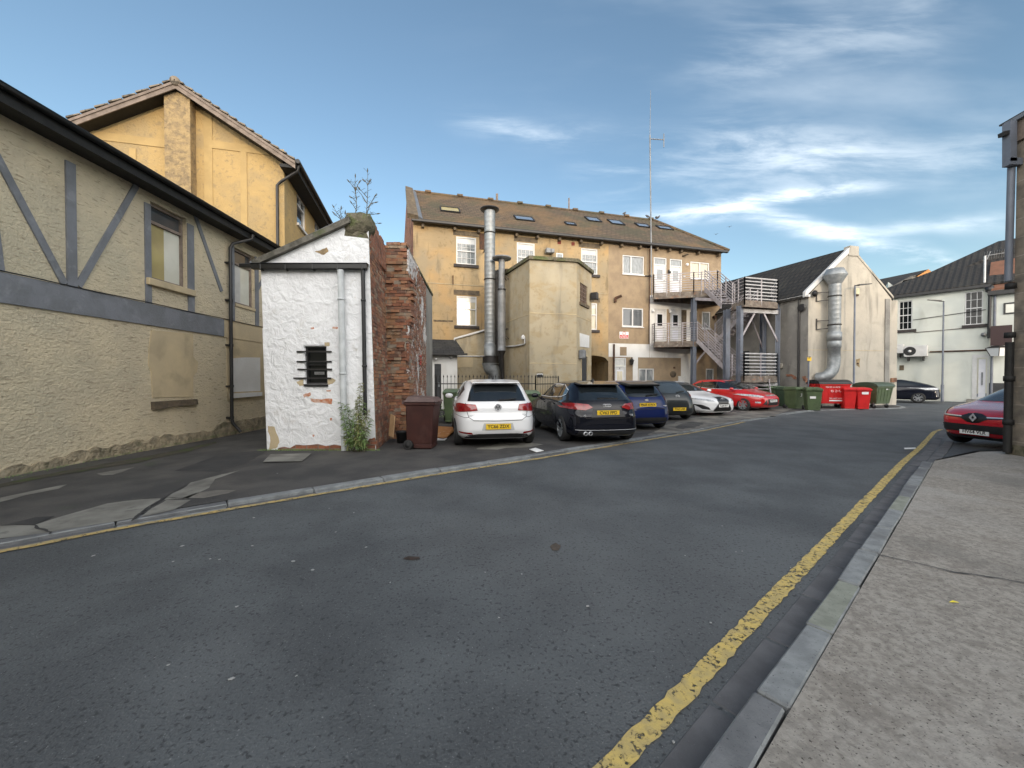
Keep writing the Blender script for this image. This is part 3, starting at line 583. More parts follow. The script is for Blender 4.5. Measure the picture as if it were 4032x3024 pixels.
# blocked window, white patch, sills
tstrip('B', [(822, 415), (1048, 435), (1050, 560), (1075, 590), (1070, 640), (1048, 668), (1050, 778), (828, 782), (820, 640), (805, 600), (808, 520)], .016, 'blocked_window', 'render_smooth_tan')
tstrip('B', [(820, 805), (1055, 790), (1060, 818), (1000, 826), (940, 828), (880, 840), (822, 848)], .09, 'blocked_window_sill', 'stone')
tstrip('B', [(1262, 568), (1330, 563), (1412, 564), (1414, 745), (1262, 752)], .022, 'white_render_patch', 'white_paint')
tstrip('B', [(1246, 760), (1414, 752), (1414, 772), (1340, 778), (1248, 786)], .08, 'white_patch_sill', 'white_paint')
mb = MB(); rnd = random.Random(3); pr = [(0, 0)]; s = 0
top = []
while s < s_end: top.append((s, (.16 + .09 * rnd.random() + .05 * math.sin(s * 1.3)) if s < 12.9 else .3 + .05 * rnd.random())); s += .12
mb.wprism(wl, [(0, -.1)] + [(s_end, -.1)] + [(s_end, .3)] + top[::-1], 0, .035); mb.build('plinth', M['plinth_rough'], T)
# drain pipe
pp = wl.at('A', 1640, 1240)[0]
mb = MB(); mb.tube([wl.P(pp + .33, EH - .02, .50), wl.P(pp + .33, EH - .14, .48), wl.P(pp + .05, EH - .36, .15), wl.P(pp, EH - .5, .11), wl.P(pp, .42, .11), wl.P(pp + .02, .3, .12), wl.P(pp + .05, .12, .25), wl.P(pp + .06, .05, .3)], .042, 12)
for h in (4.6, 3.6, 2.4, 1.3, .45): mb.lathe(wl.P(pp, h, .11), (0, 0, 1), [(-.035, .052), (.035, .052)], 12); mb.wbox(wl, pp - .07, pp + .07, h - .02, h + .02, 0, .08)
mb.build('drain_pipe', M['black'], T)
mb = MB(); mb.tube([wl.P(0, hb0 + .45, .045)] + [wl.P(x, hb + .012 + .006 * math.sin(x * 3), .045) for x in [i * .5 for i in range(1, 31)]], .010, 6); mb.build('cable', M['black'], T)

# ================= yellow gabled building behind it =================
c_ = Vector((-7.5, 12.75, 0)); gu = Vector((.97, .241, 0)); gv = Vector((-.241, .97, 0))
A_ = c_ - gu * 6.9
yg = Wall(A_, c_); ys = Wall(c_, c_ + gv * 13)
T = thing('yellow_gabled_building', 'tall yellow-ochre rendered building with a gable and chimney breast behind the left roof', 'building', (c_.x - 2, c_.y, 0))
RS, RH = 6.9 / 2 + .45, 10.75; EY = 8.55; RS = yg.at('A', 1335, 160)[0]; RH = yg.at('A', 1335, 165)[1] - .35
slopeR = (RH - EY) / (6.9 - RS); HL = RH - slopeR * RS
wy1 = (ys.at('R', 400, 1075)[0], ys.at('R', 480, 1200)[0], ys.at('R', 400, 1365)[1], ys.at('R', 400, 1085)[1])
wy2 = (ys.at('R', 566, 1350)[0], ys.at('R', 622, 1400)[0], ys.at('R', 566, 1350)[1] - (wy1[3] - wy1[2]), ys.at('R', 566, 1340)[1])
mb = MB(); mb.poly([yg.P(0, 0), yg.P(6.9, 0), yg.P(6.9, EY), yg.P(RS, RH), yg.P(0, HL)])
mb.poly([yg.P(0, 0), yg.P(0, 0, -13), yg.P(0, HL, -13), yg.P(0, HL)])
panel(mb, ys, 0, 13, 0, EY, [wy1, wy2], .1)
mb.build('wall', M['render_yellow'], T)
def yst(a0, a1, h0, h1, d=.02, m='render_smooth_yellow', n='render_band'): MB().wbox(yg, a0, a1, h0, h1, 0, d).build(n, M[m], T)
hba = yg.at('A', 1000, 560)[1]; 
yst(0, RS - .5, hba - .12, hba + .12); yst(RS + .52, 6.9, yg.at('A', 1600, 600)[1] - .1, yg.at('A', 1600, 600)[1] + .14)
for x0, x1 in ((940, 988), (1745, 1792)): a = yg.at('A', x0, 640)[0]; b = yg.at('A', x1, 640)[0]; yst(a, b, 5.6, yg.at('A', x0, 610)[1] - .02, .018)
yst(RS + .52, RS + .75, 6.2, yg.at('A', 1490, 330)[1], .018)
cb0, cb1 = yg.at('A', 1240, 500)[0], yg.at('A', 1455, 500)[0]
mb = MB(); mb.wprism(yg, [(cb0, 6.3), (cb1 - .12, 6.3), (cb1 - .12, RH - (cb1 - .12 - RS) * slopeR + .1), (RS, RH + .1), (cb0, RH - (RS - cb0) * slopeR + .1)], 0, .32); mb.wprism(yg, [(cb0, 5.2), (cb1 + .3, 5.2), (cb1 - .12, 6.3), (cb0, 6.3)], 0, .3)
mb.build('chimney_breast', M['render_mottled'], T)
OV = .42; t_ = .16
def yroof(a, h, d): return yg.P(a, h, d)
mb = MB(); e = .45
hr = RH + .12
for (sa, ha) in ((-.5, HL + .12 - .5 * slopeR), (6.9 + e, EY + .12 - e * slopeR)):
    n_side = 12
    P_ = [yroof(sa, ha, OV), yroof(RS, hr, OV), yroof(RS, hr, -13.3), yroof(sa, ha, -13.3)]
    mb.prism(P_, (0, 0, .10))
mb.build('roof', M['tile_pale'], T)
for (sa, ha) in ((-.5, HL + .12 - .5 * slopeR), (6.9 + e, EY + .12 - e * slopeR)):
    mb = MB(); mb.prism([yroof(sa, ha - .16, OV), yroof(RS, hr - .16, OV), yroof(RS, hr + .01, OV), yroof(sa, ha + .01, OV)], yg.n * .03); mb.prism([yroof(sa, ha - .02, OV + .03), yroof(RS, hr - .02, OV + .03), yroof(RS, hr + .06, OV + .03), yroof(sa, ha + .06, OV + .03)], yg.n * .025); mb.build('barge_board', M['timber'], T)
mb = MB()
for i in range(14): # stepped verge tiles
    for (sa, ha) in ((-.5, HL + .12 - .5 * slopeR), (6.9 + e, EY + .12 - e * slopeR)):
        f0, f1 = i / 14, (i + .96) / 14; a0, h0 = RS + (sa - RS) * f0, hr + (ha - hr) * f0; a1, h1 = RS + (sa - RS) * f1, hr + (ha - hr) * f1
        mb.prism([yroof(a0, h0 + .08, OV + .06), yroof(a1, h1 + .12, OV + .06), yroof(a1, h1 + .17, OV + .06), yroof(a0, h0 + .11, OV + .06)], -yg.n * .3)
mb.lathe(yroof(RS, hr + .05, OV + .08), -yg.n, [(0, .02), (.001, .13), (13.4, .13), (13.41, .02)], 10); mb.build('verge_tiles', M['tile_pale'], T)
mb = MB(); 
for (sa, ha, sg) in ((0, HL, -1), (6.9, EY, 1)):
    mb.prism([yroof(RS, RH, 0), yroof(sa, ha, 0), yroof(sa, ha, OV - .01), yroof(RS, RH, OV - .01)], (0, 0, .10))
mb.wbox(ys, -.4, 13, EY - .28, EY - .18, .001, .42); mb.wbox(ys, -.4, 13, EY - .28, EY - .05, .42, .45)
mb.build('soffit', M['tar'], T)
mb = MB(); mb.tube([ys.P(-.42, EY - .05, .52), ys.P(13.2, EY - .05, .52)], .07, 10); mb.build('gutter', M['black'], T)
a = ys.P(0, 0); px_ = yg.at('R', 225, 1000)[0]
mb = MB(); mb.tube([ys.P(-.25, EY - .1, .50), ys.P(-.25, EY - .28, .48), yg.P(px_ + .12, EY - .62, .10), yg.P(px_, EY - .75, .09), yg.P(px_, 5.5, .09)], .045, 10); mb.build('drain_pipe', M['black'], T)
for o in (wy1, wy2):
    f = MB(); frame_rect(f, ys, o[0], o[1], o[2], o[3], .06, -.1, -.03); h3 = o[3] - (o[3] - o[2]) * .34; f.wbox(ys, o[0] + .06, o[1] - .06, h3, h3 + .06, -.1, -.03); mid = (o[0] + o[1]) / 2; f.wbox(ys, mid - .03, mid + .03, h3 + .06, o[3] - .06, -.1, -.03)
    f.wbox(ys, o[0] - .04, o[1] + .04, o[2] - .09, o[2] - .002, -.05, .07)
    w_ = f.build('window', M['upvc'], T); MB().wbox(ys, o[0] + .06, o[1] - .06, o[2] + .06, o[3] - .06, -.09, -.08).build('pane', M['glass'], w_)

M['verge_stone'] = mat('weathered_verge_mortar', (.17, .16, .135), (.085, .08, .065), 5, 1, .03, 14, stain=[((.10, .12, .05, 1), 2, .56, .68, .6), ((.26, .25, .22, 1), 6, .6, .7, .5)])
# ================= white painted outhouse =================
T = thing('white_outhouse', 'small white-painted lean-to outhouse with barred window and brick side', 'outhouse', (-3.9, 8.5, 0))
fw = Wall((-5.03, 7.9), (-2.80, 7.9)); LW = 2.23; HT = 3.82; SH = -.11   # the front leans: everything shears by SH over its height
def lean(p, h): return p + Vector((SH * h / HT, 0, 0))
class Lean(Plane):
    def P(s, a, b, d=0.0): return lean(Plane.P(s, a, b, d), b)
lw = Lean((-5.03, 7.9, 0), (1, 0, 0), (0, 0, 1))
def fc(k, x, y): a, h = lw.at(k, x, y); return (a - SH * h / HT, h)
wo = [fc('C', 343, 985), fc('C', 470, 1192)]
ow = (wo[0][0], wo[1][0], wo[1][1], wo[0][1])
gl = fc('C', 118, 535); gr = fc('C', 575, 330)
slope_s = (gr[1] - gl[1]) / (gr[0] - gl[0]); HL0 = gl[1]; HR0 = HL0 + slope_s * LW
def roofh(a): return HL0 + slope_s * a
DEEP = 5.6
mb = MB(); panel(mb, lw, 0, LW, 0, 3.78, [ow], .10)
mb.poly([lw.P(0, 3.78), lw.P(LW, 3.78), lw.P(LW, roofh(LW)), lw.P(0, roofh(0))])
mb.poly([lw.P(0, 0), lw.P(0, roofh(0)), lw.P(0, roofh(0), -DEEP), lw.P(0, 0, -DEEP)])
mb.build('front_wall', M['render_white'], T)
# proud strip between storeys
hs = fc('C', 400, 890)[1]
mb = MB(); mb.wbox(lw, -.004, LW + .004, .02, hs, 0, .014); 
# cut window hole out of the proud lower skin by building it in pieces
mb = MB(); panel(mb, Lean(lw.o + Vector((0, -.014, 0)), (1, 0, 0), (0, 0, 1)), -.004, LW + .004, .02, hs, [(ow[0] - .02, ow[1] + .02, ow[2] - .02, ow[3] + .02)], .0)
mb.poly([lw.P(0, hs, .014), lw.P(LW, hs, .014), lw.P(LW, hs, 0), lw.P(0, hs, 0)]); mb.build('lower_render_skin', M['render_white'], T)
# side wall in old brick with mossy head
p0 = Vector((-2.80, 7.9, 0)); p1 = Vector((-3.0, 9.42, 0)); HB = 4.86
sh = lambda p, h: Vector((p.x + SH * h / HT, p.y, h))
mb = MB()
def qwall(mb, a, b, h0a, h1a, h1b, nx=10, ny=40, rough=.02, seed=1, m=0, lean_=True, jag=0):
    rnd = random.Random(seed); t = (b - a).normalized(); n = Vector((t.y, -t.x, 0)); g_ = []
    for i in range(nx + 1):
        col_ = []; jt = rnd.uniform(-jag, jag)
        for j in range(ny + 1):
            p = a.lerp(b, i / nx); ht = (h1a + (h1b - h1a) * i / nx + jt) * j / ny
            q = p + n * rnd.uniform(-rough, rough) * (0 if i in (0,) else 1)
            col_.append(sh(q, ht) if lean_ else Vector((q.x, q.y, ht)))
        g_.append(col_)
    vs = [q for c in g_ for q in c]
    mb.add(vs, [[i * (ny + 1) + j, (i + 1) * (ny + 1) + j, (i + 1) * (ny + 1) + j + 1, i * (ny + 1) + j + 1] for i in range(nx) for j in range(ny)], m); return g_
def _bm(nm, c1, c2, st=()): return mat(nm, c1, c2, 9, .95, .008, 35, stain=[((.05, .04, .032, 1), 2.0, .54, .70, .7), ((.38, .31, .23, 1), 3.5, .56, .68, .6), ((.30, .19, .10, 1), 1.2, .52, .66, .5)] + list(st))
BT = [((.33, .145, .085), (.25, .11, .068)), ((.27, .13, .08), (.21, .10, .066)), ((.40, .21, .12), (.32, .16, .09)), ((.20, .11, .08), (.15, .085, .06)), ((.33, .24, .165), (.26, .19, .13))]
M_BR = [_bm('old_brick', *c) for c in BT]; M_ML = mat('lime_mortar', (.33, .28, .22), (.22, .18, .14), 6, .97, .01, 30, stain=[((.07, .06, .05, 1), 1.6, .5, .7, .7)])
lime = [((.72, .70, .68, 1), 1.1, .52, .58, .92), ((.70, .68, .66, 1), 9, .58, .63, .7)]
M_BL = [_bm('limewashed_brick', c[0], c[1], lime) for c in BT[:4]] + [mat('limewashed_mortar', (.33, .28, .22), (.22, .18, .14), 6, .97, .01, 30, stain=lime)]
def brickface(mb, a, b, top, lean_=False, seed=1, proud=.010, slots=(0, 0, 0, 1, 1, 2, 3, 4), back=-.05, bw=.225, miss=.02):
    r = random.Random(seed); t = (b - a).normalized(); n = Vector((t.y, -t.x, 0)); L = (b - a).length; h = 0.0; k = 0
    while h < top(0) or h < top(1):
        x = -bw / 2 if k % 2 else 0.0
        while x < L:
            x0, x1 = max(0, x), min(L, x + bw * r.uniform(.94, 1.0) - .008); f = (x0 + x1) / 2 / L
            if x1 - x0 > .03 and h + .07 < top(f) and r.random() > miss:
                d = proud + r.gauss(0, .004); w0 = r.uniform(-.003, .003)
                P_ = [a + t * x0 + n * d, a + t * x1 + n * (d + w0), a + t * x1 + n * back, a + t * x0 + n * back]
                q = [Vector((p.x, p.y, h)) for p in P_] + [Vector((p.x, p.y, h + .066)) for p in P_]
                if lean_: q = [sh(p, p.z) for p in q]
                mb.hexa(q, r.choice(slots))
            x += bw
        h += .0765; k += 1
g1 = qwall(mb, p0 + Vector((-.002, .003, 0)), p1, 0, 4.30, 4.72, 12, 44, .010, 2, jag=.03); mb.poly([sh(p0, 0), sh(p0, 4.2), sh(p0 + Vector((-.3, .06, 0)), 4.2), sh(p0 + Vector((-.3, .06, 0)), 0)])
mb.m = [5] * len(mb.m); brickface(mb, p0 + Vector((0, .05, 0)), p1, lambda f: 4.32 + .40 * f, True, 3, .012)
mb.build('brick_side', M_BR + [M_ML], T)
mb = MB(); mb.hexa([lw.P(-.12, roofh(-.12) - .03, .10), lw.P(LW - .35, roofh(LW - .35) - .03, .10), lw.P(LW - .35, roofh(LW - .35) - .03, -DEEP), lw.P(-.12, roofh(-.12) - .03, -DEEP), lw.P(-.12, roofh(-.12) + .09, .10), lw.P(LW - .35, roofh(LW - .35) + .09, .10), lw.P(LW - .35, roofh(LW - .35) + .09, -DEEP), lw.P(-.12, roofh(-.12) + .09, -DEEP)])
mb.build('roof', M['verge_stone'], T)
mb = MB(); mb.hexa([lw.P(-.18, roofh(-.18) + .06, .06), lw.P(LW - .45, roofh(LW - .45) + .093, .06), lw.P(LW - .45, roofh(LW - .45) + .093, -DEEP), lw.P(-.18, roofh(-.18) + .06, -DEEP), lw.P(-.18, roofh(-.18) + .10, .06), lw.P(LW - .45, roofh(LW - .45) + .125, .06), lw.P(LW - .45, roofh(LW - .45) + .125, -DEEP), lw.P(-.18, roofh(-.18) + .10, -DEEP)]); mb.build('roof_felt', M['lead'], T)
# parapet wall along the right side with rounded mossy cap
rnd = random.Random(9)
def lump(c, rx, ry, rz, rough=.12, seed=1, n=14):
    bm = bmesh.new(); bmesh.ops.create_icosphere(bm, subdivisions=3, radius=1); r = random.Random(seed); ph = [r.uniform(0, 6) for _ in range(9)]
    for q in bm.verts:
        c0 = q.co.copy(); k = 1 + rough * (math.sin(c0.x * 5 + ph[0]) * math.sin(c0.y * 4 + ph[1]) + math.sin(c0.z * 7 + ph[2]) * math.sin(c0.x * 9 + ph[3]) * .7)
        e = [math.copysign(abs(v) ** .88, v) for v in c0]; q.co = Vector((e[0] * rx * k, e[1] * ry * k, e[2] * rz * k)) + Vector(c)
    bm.verts.index_update(); m_ = MB(); m_.add([q.co for q in bm.verts], [[q.index for q in f.verts] for f in bm.faces], 0, True); bm.free(); return m_
pc = at_depth('C', 640, 320, 7.98)
mb = lump((pc.x + .0, pc.y + .08, pc.z - .02), .31, .22, .28, .13, 4)
mb.v += []; mb.build('mossy_parapet_end', M['mossy_stone'], T)
mb = MB()
for i in range(9): # parapet sloping back, brick courses with ragged top
    f0, f1 = i / 9, (i + 1) / 9; q0 = Vector((-2.97, 8.02, 0)).lerp(Vector((-3.11, 9.45, 0)), f0); q1 = Vector((-2.97, 8.02, 0)).lerp(Vector((-3.11, 9.45, 0)), f1); h = 4.90 - .12 * f0 + rnd.uniform(-.05, .05)
    mb.hexa([(q0.x - .38, q0.y, 4.1), (q0.x + .055, q0.y, 4.1), (q1.x + .055, q1.y - .004, 4.1), (q1.x - .38, q1.y - .004, 4.1), (q0.x - .33, q0.y, h), (q0.x + .02, q0.y, h), (q1.x + .02, q1.y - .004, h + rnd.uniform(-.02, .02)), (q1.x - .33, q1.y - .004, h)])
mb.build('brick_parapet', M['brick'], T, bevel=.02)
MB().hexa([lw.P(LW - .50, 4.42, .0), lw.P(LW - .0, 4.36, .0), lw.P(LW - .0, 4.36, -.1), lw.P(LW - .50, 4.42, -.1), lw.P(LW - .46, 4.62, .004), lw.P(LW - .08, 4.60, .004), lw.P(LW - .08, 4.60, -.1), lw.P(LW - .46, 4.62, -.1)]).build('parapet_front', M['mossy_stone'], T)
# gutter, pipes
g = MB(); hg = fc('C', 400, 560)[1]
g.wbox(lw, -.12, LW - .02, hg - .05, hg + .05, .02, .13); g.wbox(lw, -.36, -.1, hg - .02, hg + .055, .02, .13); g.wbox(lw, -.14, LW, hg + .05, hg + .065, .01, .15)
for a in (.05, .55, 1.1, 1.6, 2.1): g.wbox(lw, a, a + .03, hg - .075, hg + .06, .015, .14)
g.build('gutter', M['black_gloss'], T, bevel=.015)
def pipe(a0, a1, hb_, ht_, r, m, name, rings, off=.07):
    mb = MB(); mb.tube([lw.P(a0, ht_, off), lw.P(a1, hb_, off)], r, 14)
    for h in rings: k = (ht_ - h) / (ht_ - hb_); mb.lathe(lw.P(a0 + (a1 - a0) * k, h, off), (0, 0, 1), [(-.02, r + .002), (-.02, r + .01), (.02, r + .01), (.02, r + .002)], 14)
    return mb.build(name, m, T)
b0 = fc('C', 552, 600)[0]; b1 = fc('C', 572, 1540)[0]
pipe(b0, b1, .04, fc('C', 552, 578)[1], .062, M['whitepipe'], 'soil_pipe', [fc('C', 0, 735)[1], fc('C', 0, 1135)[1], .35], .09)
b0 = fc('C', 670, 600)[0]; b1 = fc('C', 682, 1350)[0]
pipe(b0, b1, .75, hg - .04, .040, M['black'], 'rainwater_pipe', [fc('C', 0, 740)[1], fc('C', 0, 1095)[1]], .07)
# barred window
f = MB(); frame_rect(f, lw, ow[0] + .003, ow[1] - .003, ow[2] + .003, ow[3] - .003, .035, -.12, -.05); f.wbox(lw, ow[0] - .02, ow[1] + .02, ow[2] - .05, ow[2] - .002, -.03, .045); hm = fc('C', 400, 1085)[1]; f.wbox(lw, ow[0] + .04, ow[1] - .04, hm - .02, hm + .02, -.11, -.06)
w_ = f.build('window', M['black'], T)
MB().wbox(lw, ow[0] + .03, ow[1] - .03, ow[2] + .03, ow[3] - .03, -.11, -.10).build('pane', M['glass_dark'], w_)
for y, x0, x1 in ((1016, 307, 495), (1070, 307, 495), (1112, 312, 497), (1160, 290, 492)):
    a = fc('C', x0, y); b = fc('C', x1, y); mb = MB(); mb.wbox(lw, a[0], b[0], a[1] - .014, a[1] + .014, .016, .045); mb.build('bar', M['iron'], w_)
a = fc('C', 386, 1125); b = fc('C', 441, 1140); MB().wbox(lw, a[0], b[0], b[1], a[1], -.094, -.09).build('notice', M['litter'], w_)
text_mb('NO PARKING', .026, lw.P((a[0] + b[0]) / 2, (a[1] + b[1]) / 2, -.088), (1, 0, 0), (0, 0, 1), .001).build('notice_lettering', M['ink'], w_)
# fallen render: exposed patches (own geometry, a few mm proud of the skin)
def blob(k, p, m, d=.018, n='exposed_patch', par=T):
    P_ = [fc(k, x, y) for x, y in p]; out = []; r = random.Random(len(p) + int(p[0][0]))
    for i in range(len(P_)):
        a, b = Vector(P_[i]), Vector(P_[(i + 1) % len(P_)]); nn = Vector((-(b - a).y, (b - a).x))
        for j in range(3): q = a.lerp(b, j / 3) + nn * r.uniform(-.08, .08); out.append((q.x, q.y))
    mb = MB(); mb.poly([lw.P(a, h, d) for a, h in out]); o = mb.build(n, m, par, fix=False); return o
blob('C', [(398, 470), (430, 462), (468, 448), (474, 470), (450, 490), (430, 485)], M['render_mottled'], .003)
blob('C', [(148, 1420), (180, 1425), (200, 1470), (212, 1510), (190, 1545), (150, 1548), (165, 1500)], M['render_smooth_tan'])
blob('C', [(303, 1180), (340, 1165), (343, 1198), (320, 1204)], M['render_smooth_tan']); blob('C', [(474, 1165), (500, 1160), (516, 1172), (498, 1192), (472, 1195)], M['render_smooth_tan']); blob('C', [(455, 968), (482, 966), (484, 984), (458, 986)], M['render_smooth_tan'])
oran = mat('exposed_orange_brick', (.50, .19, .09), (.62, .42, .33), 14, .9, .005, 40)
for p in ([(338, 1248), (378, 1236), (382, 1252), (345, 1266)], [(378, 1270), (440, 1278), (498, 1272), (496, 1302), (440, 1296), (384, 1286)], [(465, 1224), (490, 1224), (488, 1234), (466, 1233)], [(484, 1378), (497, 1376), (496, 1390), (486, 1390)], [(390, 1466), (402, 1468), (398, 1480), (391, 1478)], [(395, 882), (378, 888), (384, 894), (400, 892)], [(500, 880), (530, 884), (525, 892), (498, 890)]):
    blob('C', p, oran)
blob('C', [(205, 1540), (300, 1528), (420, 1524), (552, 1528), (555, 1560), (200, 1562)], M['brick'], .02, 'exposed_footing')
blob('C', [(668, 1520), (700, 1490), (734, 1482), (736, 1560), (660, 1560)], M['brick'], .02, 'exposed_footing')

# ================= broken brick wall beyond it =================
T = thing('broken_brick_wall', 'tall broken red brick wall with flaking whitewash behind the brown wheelie bin', 'wall', (-2.8, 11, 0))
mb = MB(); r = random.Random(21)
a = Vector((-3.03, 9.42, 0)); b = Vector((-2.50, 9.42, 0))
# ragged torn face: individual bricks sticking out
y_, h = 9.42, 0.0; i = 0
while h < 4.78:
    k = 0; x = -3.06 + (.0 if i % 2 else -.1); edge = -2.52 + .08 * math.sin(h * 2.3) + r.uniform(-.05, .05)
    while x < edge:
        w_ = min(r.uniform(.16, .25), edge - x); dd = r.uniform(-.07, .035) if r.random() < .35 else r.uniform(-.012, .018)
        if w_ > .03: mb.box(x, x + w_ - .010, 9.42 + dd, 9.42 + .35 + r.uniform(0, .02), h, h + .066 + r.uniform(-.003, .003), r.choice((0, 0, 1, 2, 2, 3, 4)))
        x += w_
    h += .078; i += 1
mb.box(-3.5, -2.60, 9.437, 9.9, 0, 4.76, 5); mb.build('torn_end', M_BR + [M_ML], T)
mb = MB(); qa = Vector((-2.54, 9.46, 0)); qb = Vector((-2.95, 13.2, 0)); qc = Vector((-3.09, 14.95, 0))
qwall(mb, qa, qb, 0, 4.74, 4.74, 26, 50, .012, 5, lean_=False, jag=.03)
mb.m = [4] * len(mb.m); brickface(mb, qa, qb, lambda f: 4.72, False, 8, .010, (0, 0, 0, 1, 1, 2, 3))
mb.build('whitewashed_face', M_BL, T)
mb = MB(); qwall(mb, qb, qc, 0, 4.74, 4.74, 6, 12, .004, 6, lean_=False); mb.poly([qc, (-3.6, 15.0, 0), (-3.6, 15.0, 4.74), (qc.x, qc.y, 4.74)]); mb.build('rendered_end', M['render_grey'], T)
mb = MB(); mb.hexa([(-2.58, 9.5, 4.70), (-2.9, 13.2, 4.70), (-3.3, 13.2, 4.70), (-3.0, 9.5, 4.70), (-2.60, 9.5, 4.82), (-2.92, 13.2, 4.80), (-3.28, 13.2, 4.8), (-3.0, 9.5, 4.82)]); mb.hexa([(-2.9, 13.2, 4.70), (-3.06, 14.97, 4.70), (-3.6, 15, 4.70), (-3.3, 13.2, 4.70), (-2.9, 13.2, 4.78), (-3.06, 14.97, 4.78), (-3.6, 15, 4.78), (-3.3, 13.2, 4.78)]); mb.build('coping', M['mossy_stone'], T)
fl = Wall(qa, qc)
mb = MB()
for (x0, y0, x1, y1) in ((208, 1455, 222, 1456), (222, 1456, 221, 1476), (208, 1456, 208, 1470), (210, 1482, 222, 1484), (210, 1482, 210, 1492), (210, 1500, 222, 1502), (222, 1500, 221, 1512), (208, 1518, 222, 1522), (216, 1520, 215, 1532)):
    a = fl.at('D', x0, y0); b = fl.at('D', x1, y1); mb.wbar(fl, a[0], a[1], b[0], b[1], .04, .016, .02)
mb.build('red_graffiti', M['sign_red'], T)
M['roof_glass'] = mat('skylight_glass', (.80, .84, .88), None, 1, .2, metal=.9)
# ================= long three-storey rendered building =================
fd = Vector((.967, .255, 0)); FA = Vector((8.85, 25, 0)) - fd * 14.76; LM = 14.76 + 5.65
wm = Wall(FA, FA + fd * LM)
T = thing('long_rendered_building', 'long three-storey ochre-rendered building with brown tiled roof and skylights behind the cars', 'building', (FA.x + 9, FA.y + 2.5, 0))
EM, RM, DM = 10.15, 13.6, 4.3
jx = wm.at('E', 302, 900)[0]   # join between the smooth and pebbled parts
wins = [] # (crop, x0,y0,x1,y1, kind)
W3 = [('D', 510, 476, 674, 716, 'sash'), ('D', 1006, 524, 1152, 770, 'sash'), ('E', 80, 468, 213, 690, 'sash'),
      ('D', 514, 962, 678, 1212, 'cream'), ('E', 160, 918, 210, 1140, 'cream2'),
      ('E', 418, 524, 592, 693, 'case'), ('E', 972, 578, 1125, 728, 'cream'), ('E', 415, 956, 586, 1116, 'refl'), ('E', 962, 980, 1025, 1130, 'case1'), ('E', 1066, 988, 1134, 1130, 'case1'),
      ('E', 548, 1453, 674, 1640, 'case'), ('E', 1098, 1455, 1162, 1640, 'case1')]
ops = []
for k, x0, y0, x1, y1, t in W3:
    o = rr(wm, k, x0, y0, x1, y1)
    if t == 'cream2': o = (o[1] - 1.15, o[1], o[2], o[3])
    if o[3] < 3.2: o = (o[0], o[1], max(.95, o[2]), o[3])
    ops.append((o, t))
doors = [(rr(wm, 'E', 672, 542, 776, 872), 'up'), (rr(wm, 'E', 804, 556, 902, 872), 'up'), (rr(wm, 'E', 676, 965, 770, 1245), 'mid'), (rr(wm, 'E', 806, 972, 895, 1245), 'mid'), (rr(wm, 'E', 346, 1366, 446, 1700), 'low')]
DU, DMI = 6.92, 3.85
dl = []
for o, t in doors:
    fl_ = {'up': DU, 'mid': DMI, 'low': .12}[t]; dl.append(((o[0], o[1], fl_, o[3]), t))
arch = (wm.at('E', 150, 1400)[0], jx + .02)
arch_top = wm.at('E', 205, 1300)[1]
allops = [o for o, _ in ops] + [o for o, _ in dl]
def inr(o, a, b): return o[0] >= a - .5 and o[1] <= b + .5
mb = MB(); panel(mb, wm, 0, jx, 0, EM, [o for o in allops if o[1] < jx + .1] + [(arch[0] - .9, jx, 0, arch_top - .35)], .12)
# arch head infill
n = 10; a0, a1 = arch[0] - .9, jx; hb_ = arch_top - .35
for i in range(n):
    f0, f1 = i / n, (i + 1) / n; x0, x1 = a0 + (a1 - a0) * f0, a0 + (a1 - a0) * f1
    def ah(f): return hb_ + .35 * math.sqrt(max(0, 1 - (2 * f - 1) ** 2)) - .36
    mb.poly([wm.P(x0, ah(f0), .004), wm.P(x1, ah(f1), .004), wm.P(x1, hb_, .004), wm.P(x0, hb_, .004)]); mb.poly([wm.P(x0, ah(f0), .004), wm.P(x1, ah(f1), .004), wm.P(x1, ah(f1), -4), wm.P(x0, ah(f0), -4)])
mb.poly([wm.P(a1, 0, .004), wm.P(a1, 0, -4), wm.P(a1, hb_, -4), wm.P(a1, hb_, .004)], 0); mb.poly([wm.P(a0, 0, -4), wm.P(a1, 0, -4), wm.P(a1, hb_, -4), wm.P(a0, hb_, -4)])
mb.poly([wm.P(a0, 0), wm.P(a0, 0, -4), wm.P(a0, hb_, -4), wm.P(a0, hb_)])
# left gable (turned slightly) with its parapet
gb = Vector((-.33, .944, 0)); GL = [FA, FA + gb * 4.6, FA + gb * 9.2]
mb.poly([GL[0], GL[2], GL[2] + Vector((0, 0, EM)), GL[1] + Vector((0, 0, RM + .2)), GL[0] + Vector((0, 0, EM))], 1)
mb.build('wall', [M['render_main'], M['brick']], T)
mb = MB(); panel(mb, wm, jx, LM, 0, EM, [o for o in allops if o[1] > jx + .1], .12)
e0 = wm.P(LM, 0); mb.poly([e0, e0 + Vector((-.255, .967, 0)) * 8.6, e0 + Vector((-.255 * 8.6, .967 * 8.6, EM)), e0 + Vector((0, 0, EM))])
mb.build('pebbledash_wall', M['render_pebble'], T)
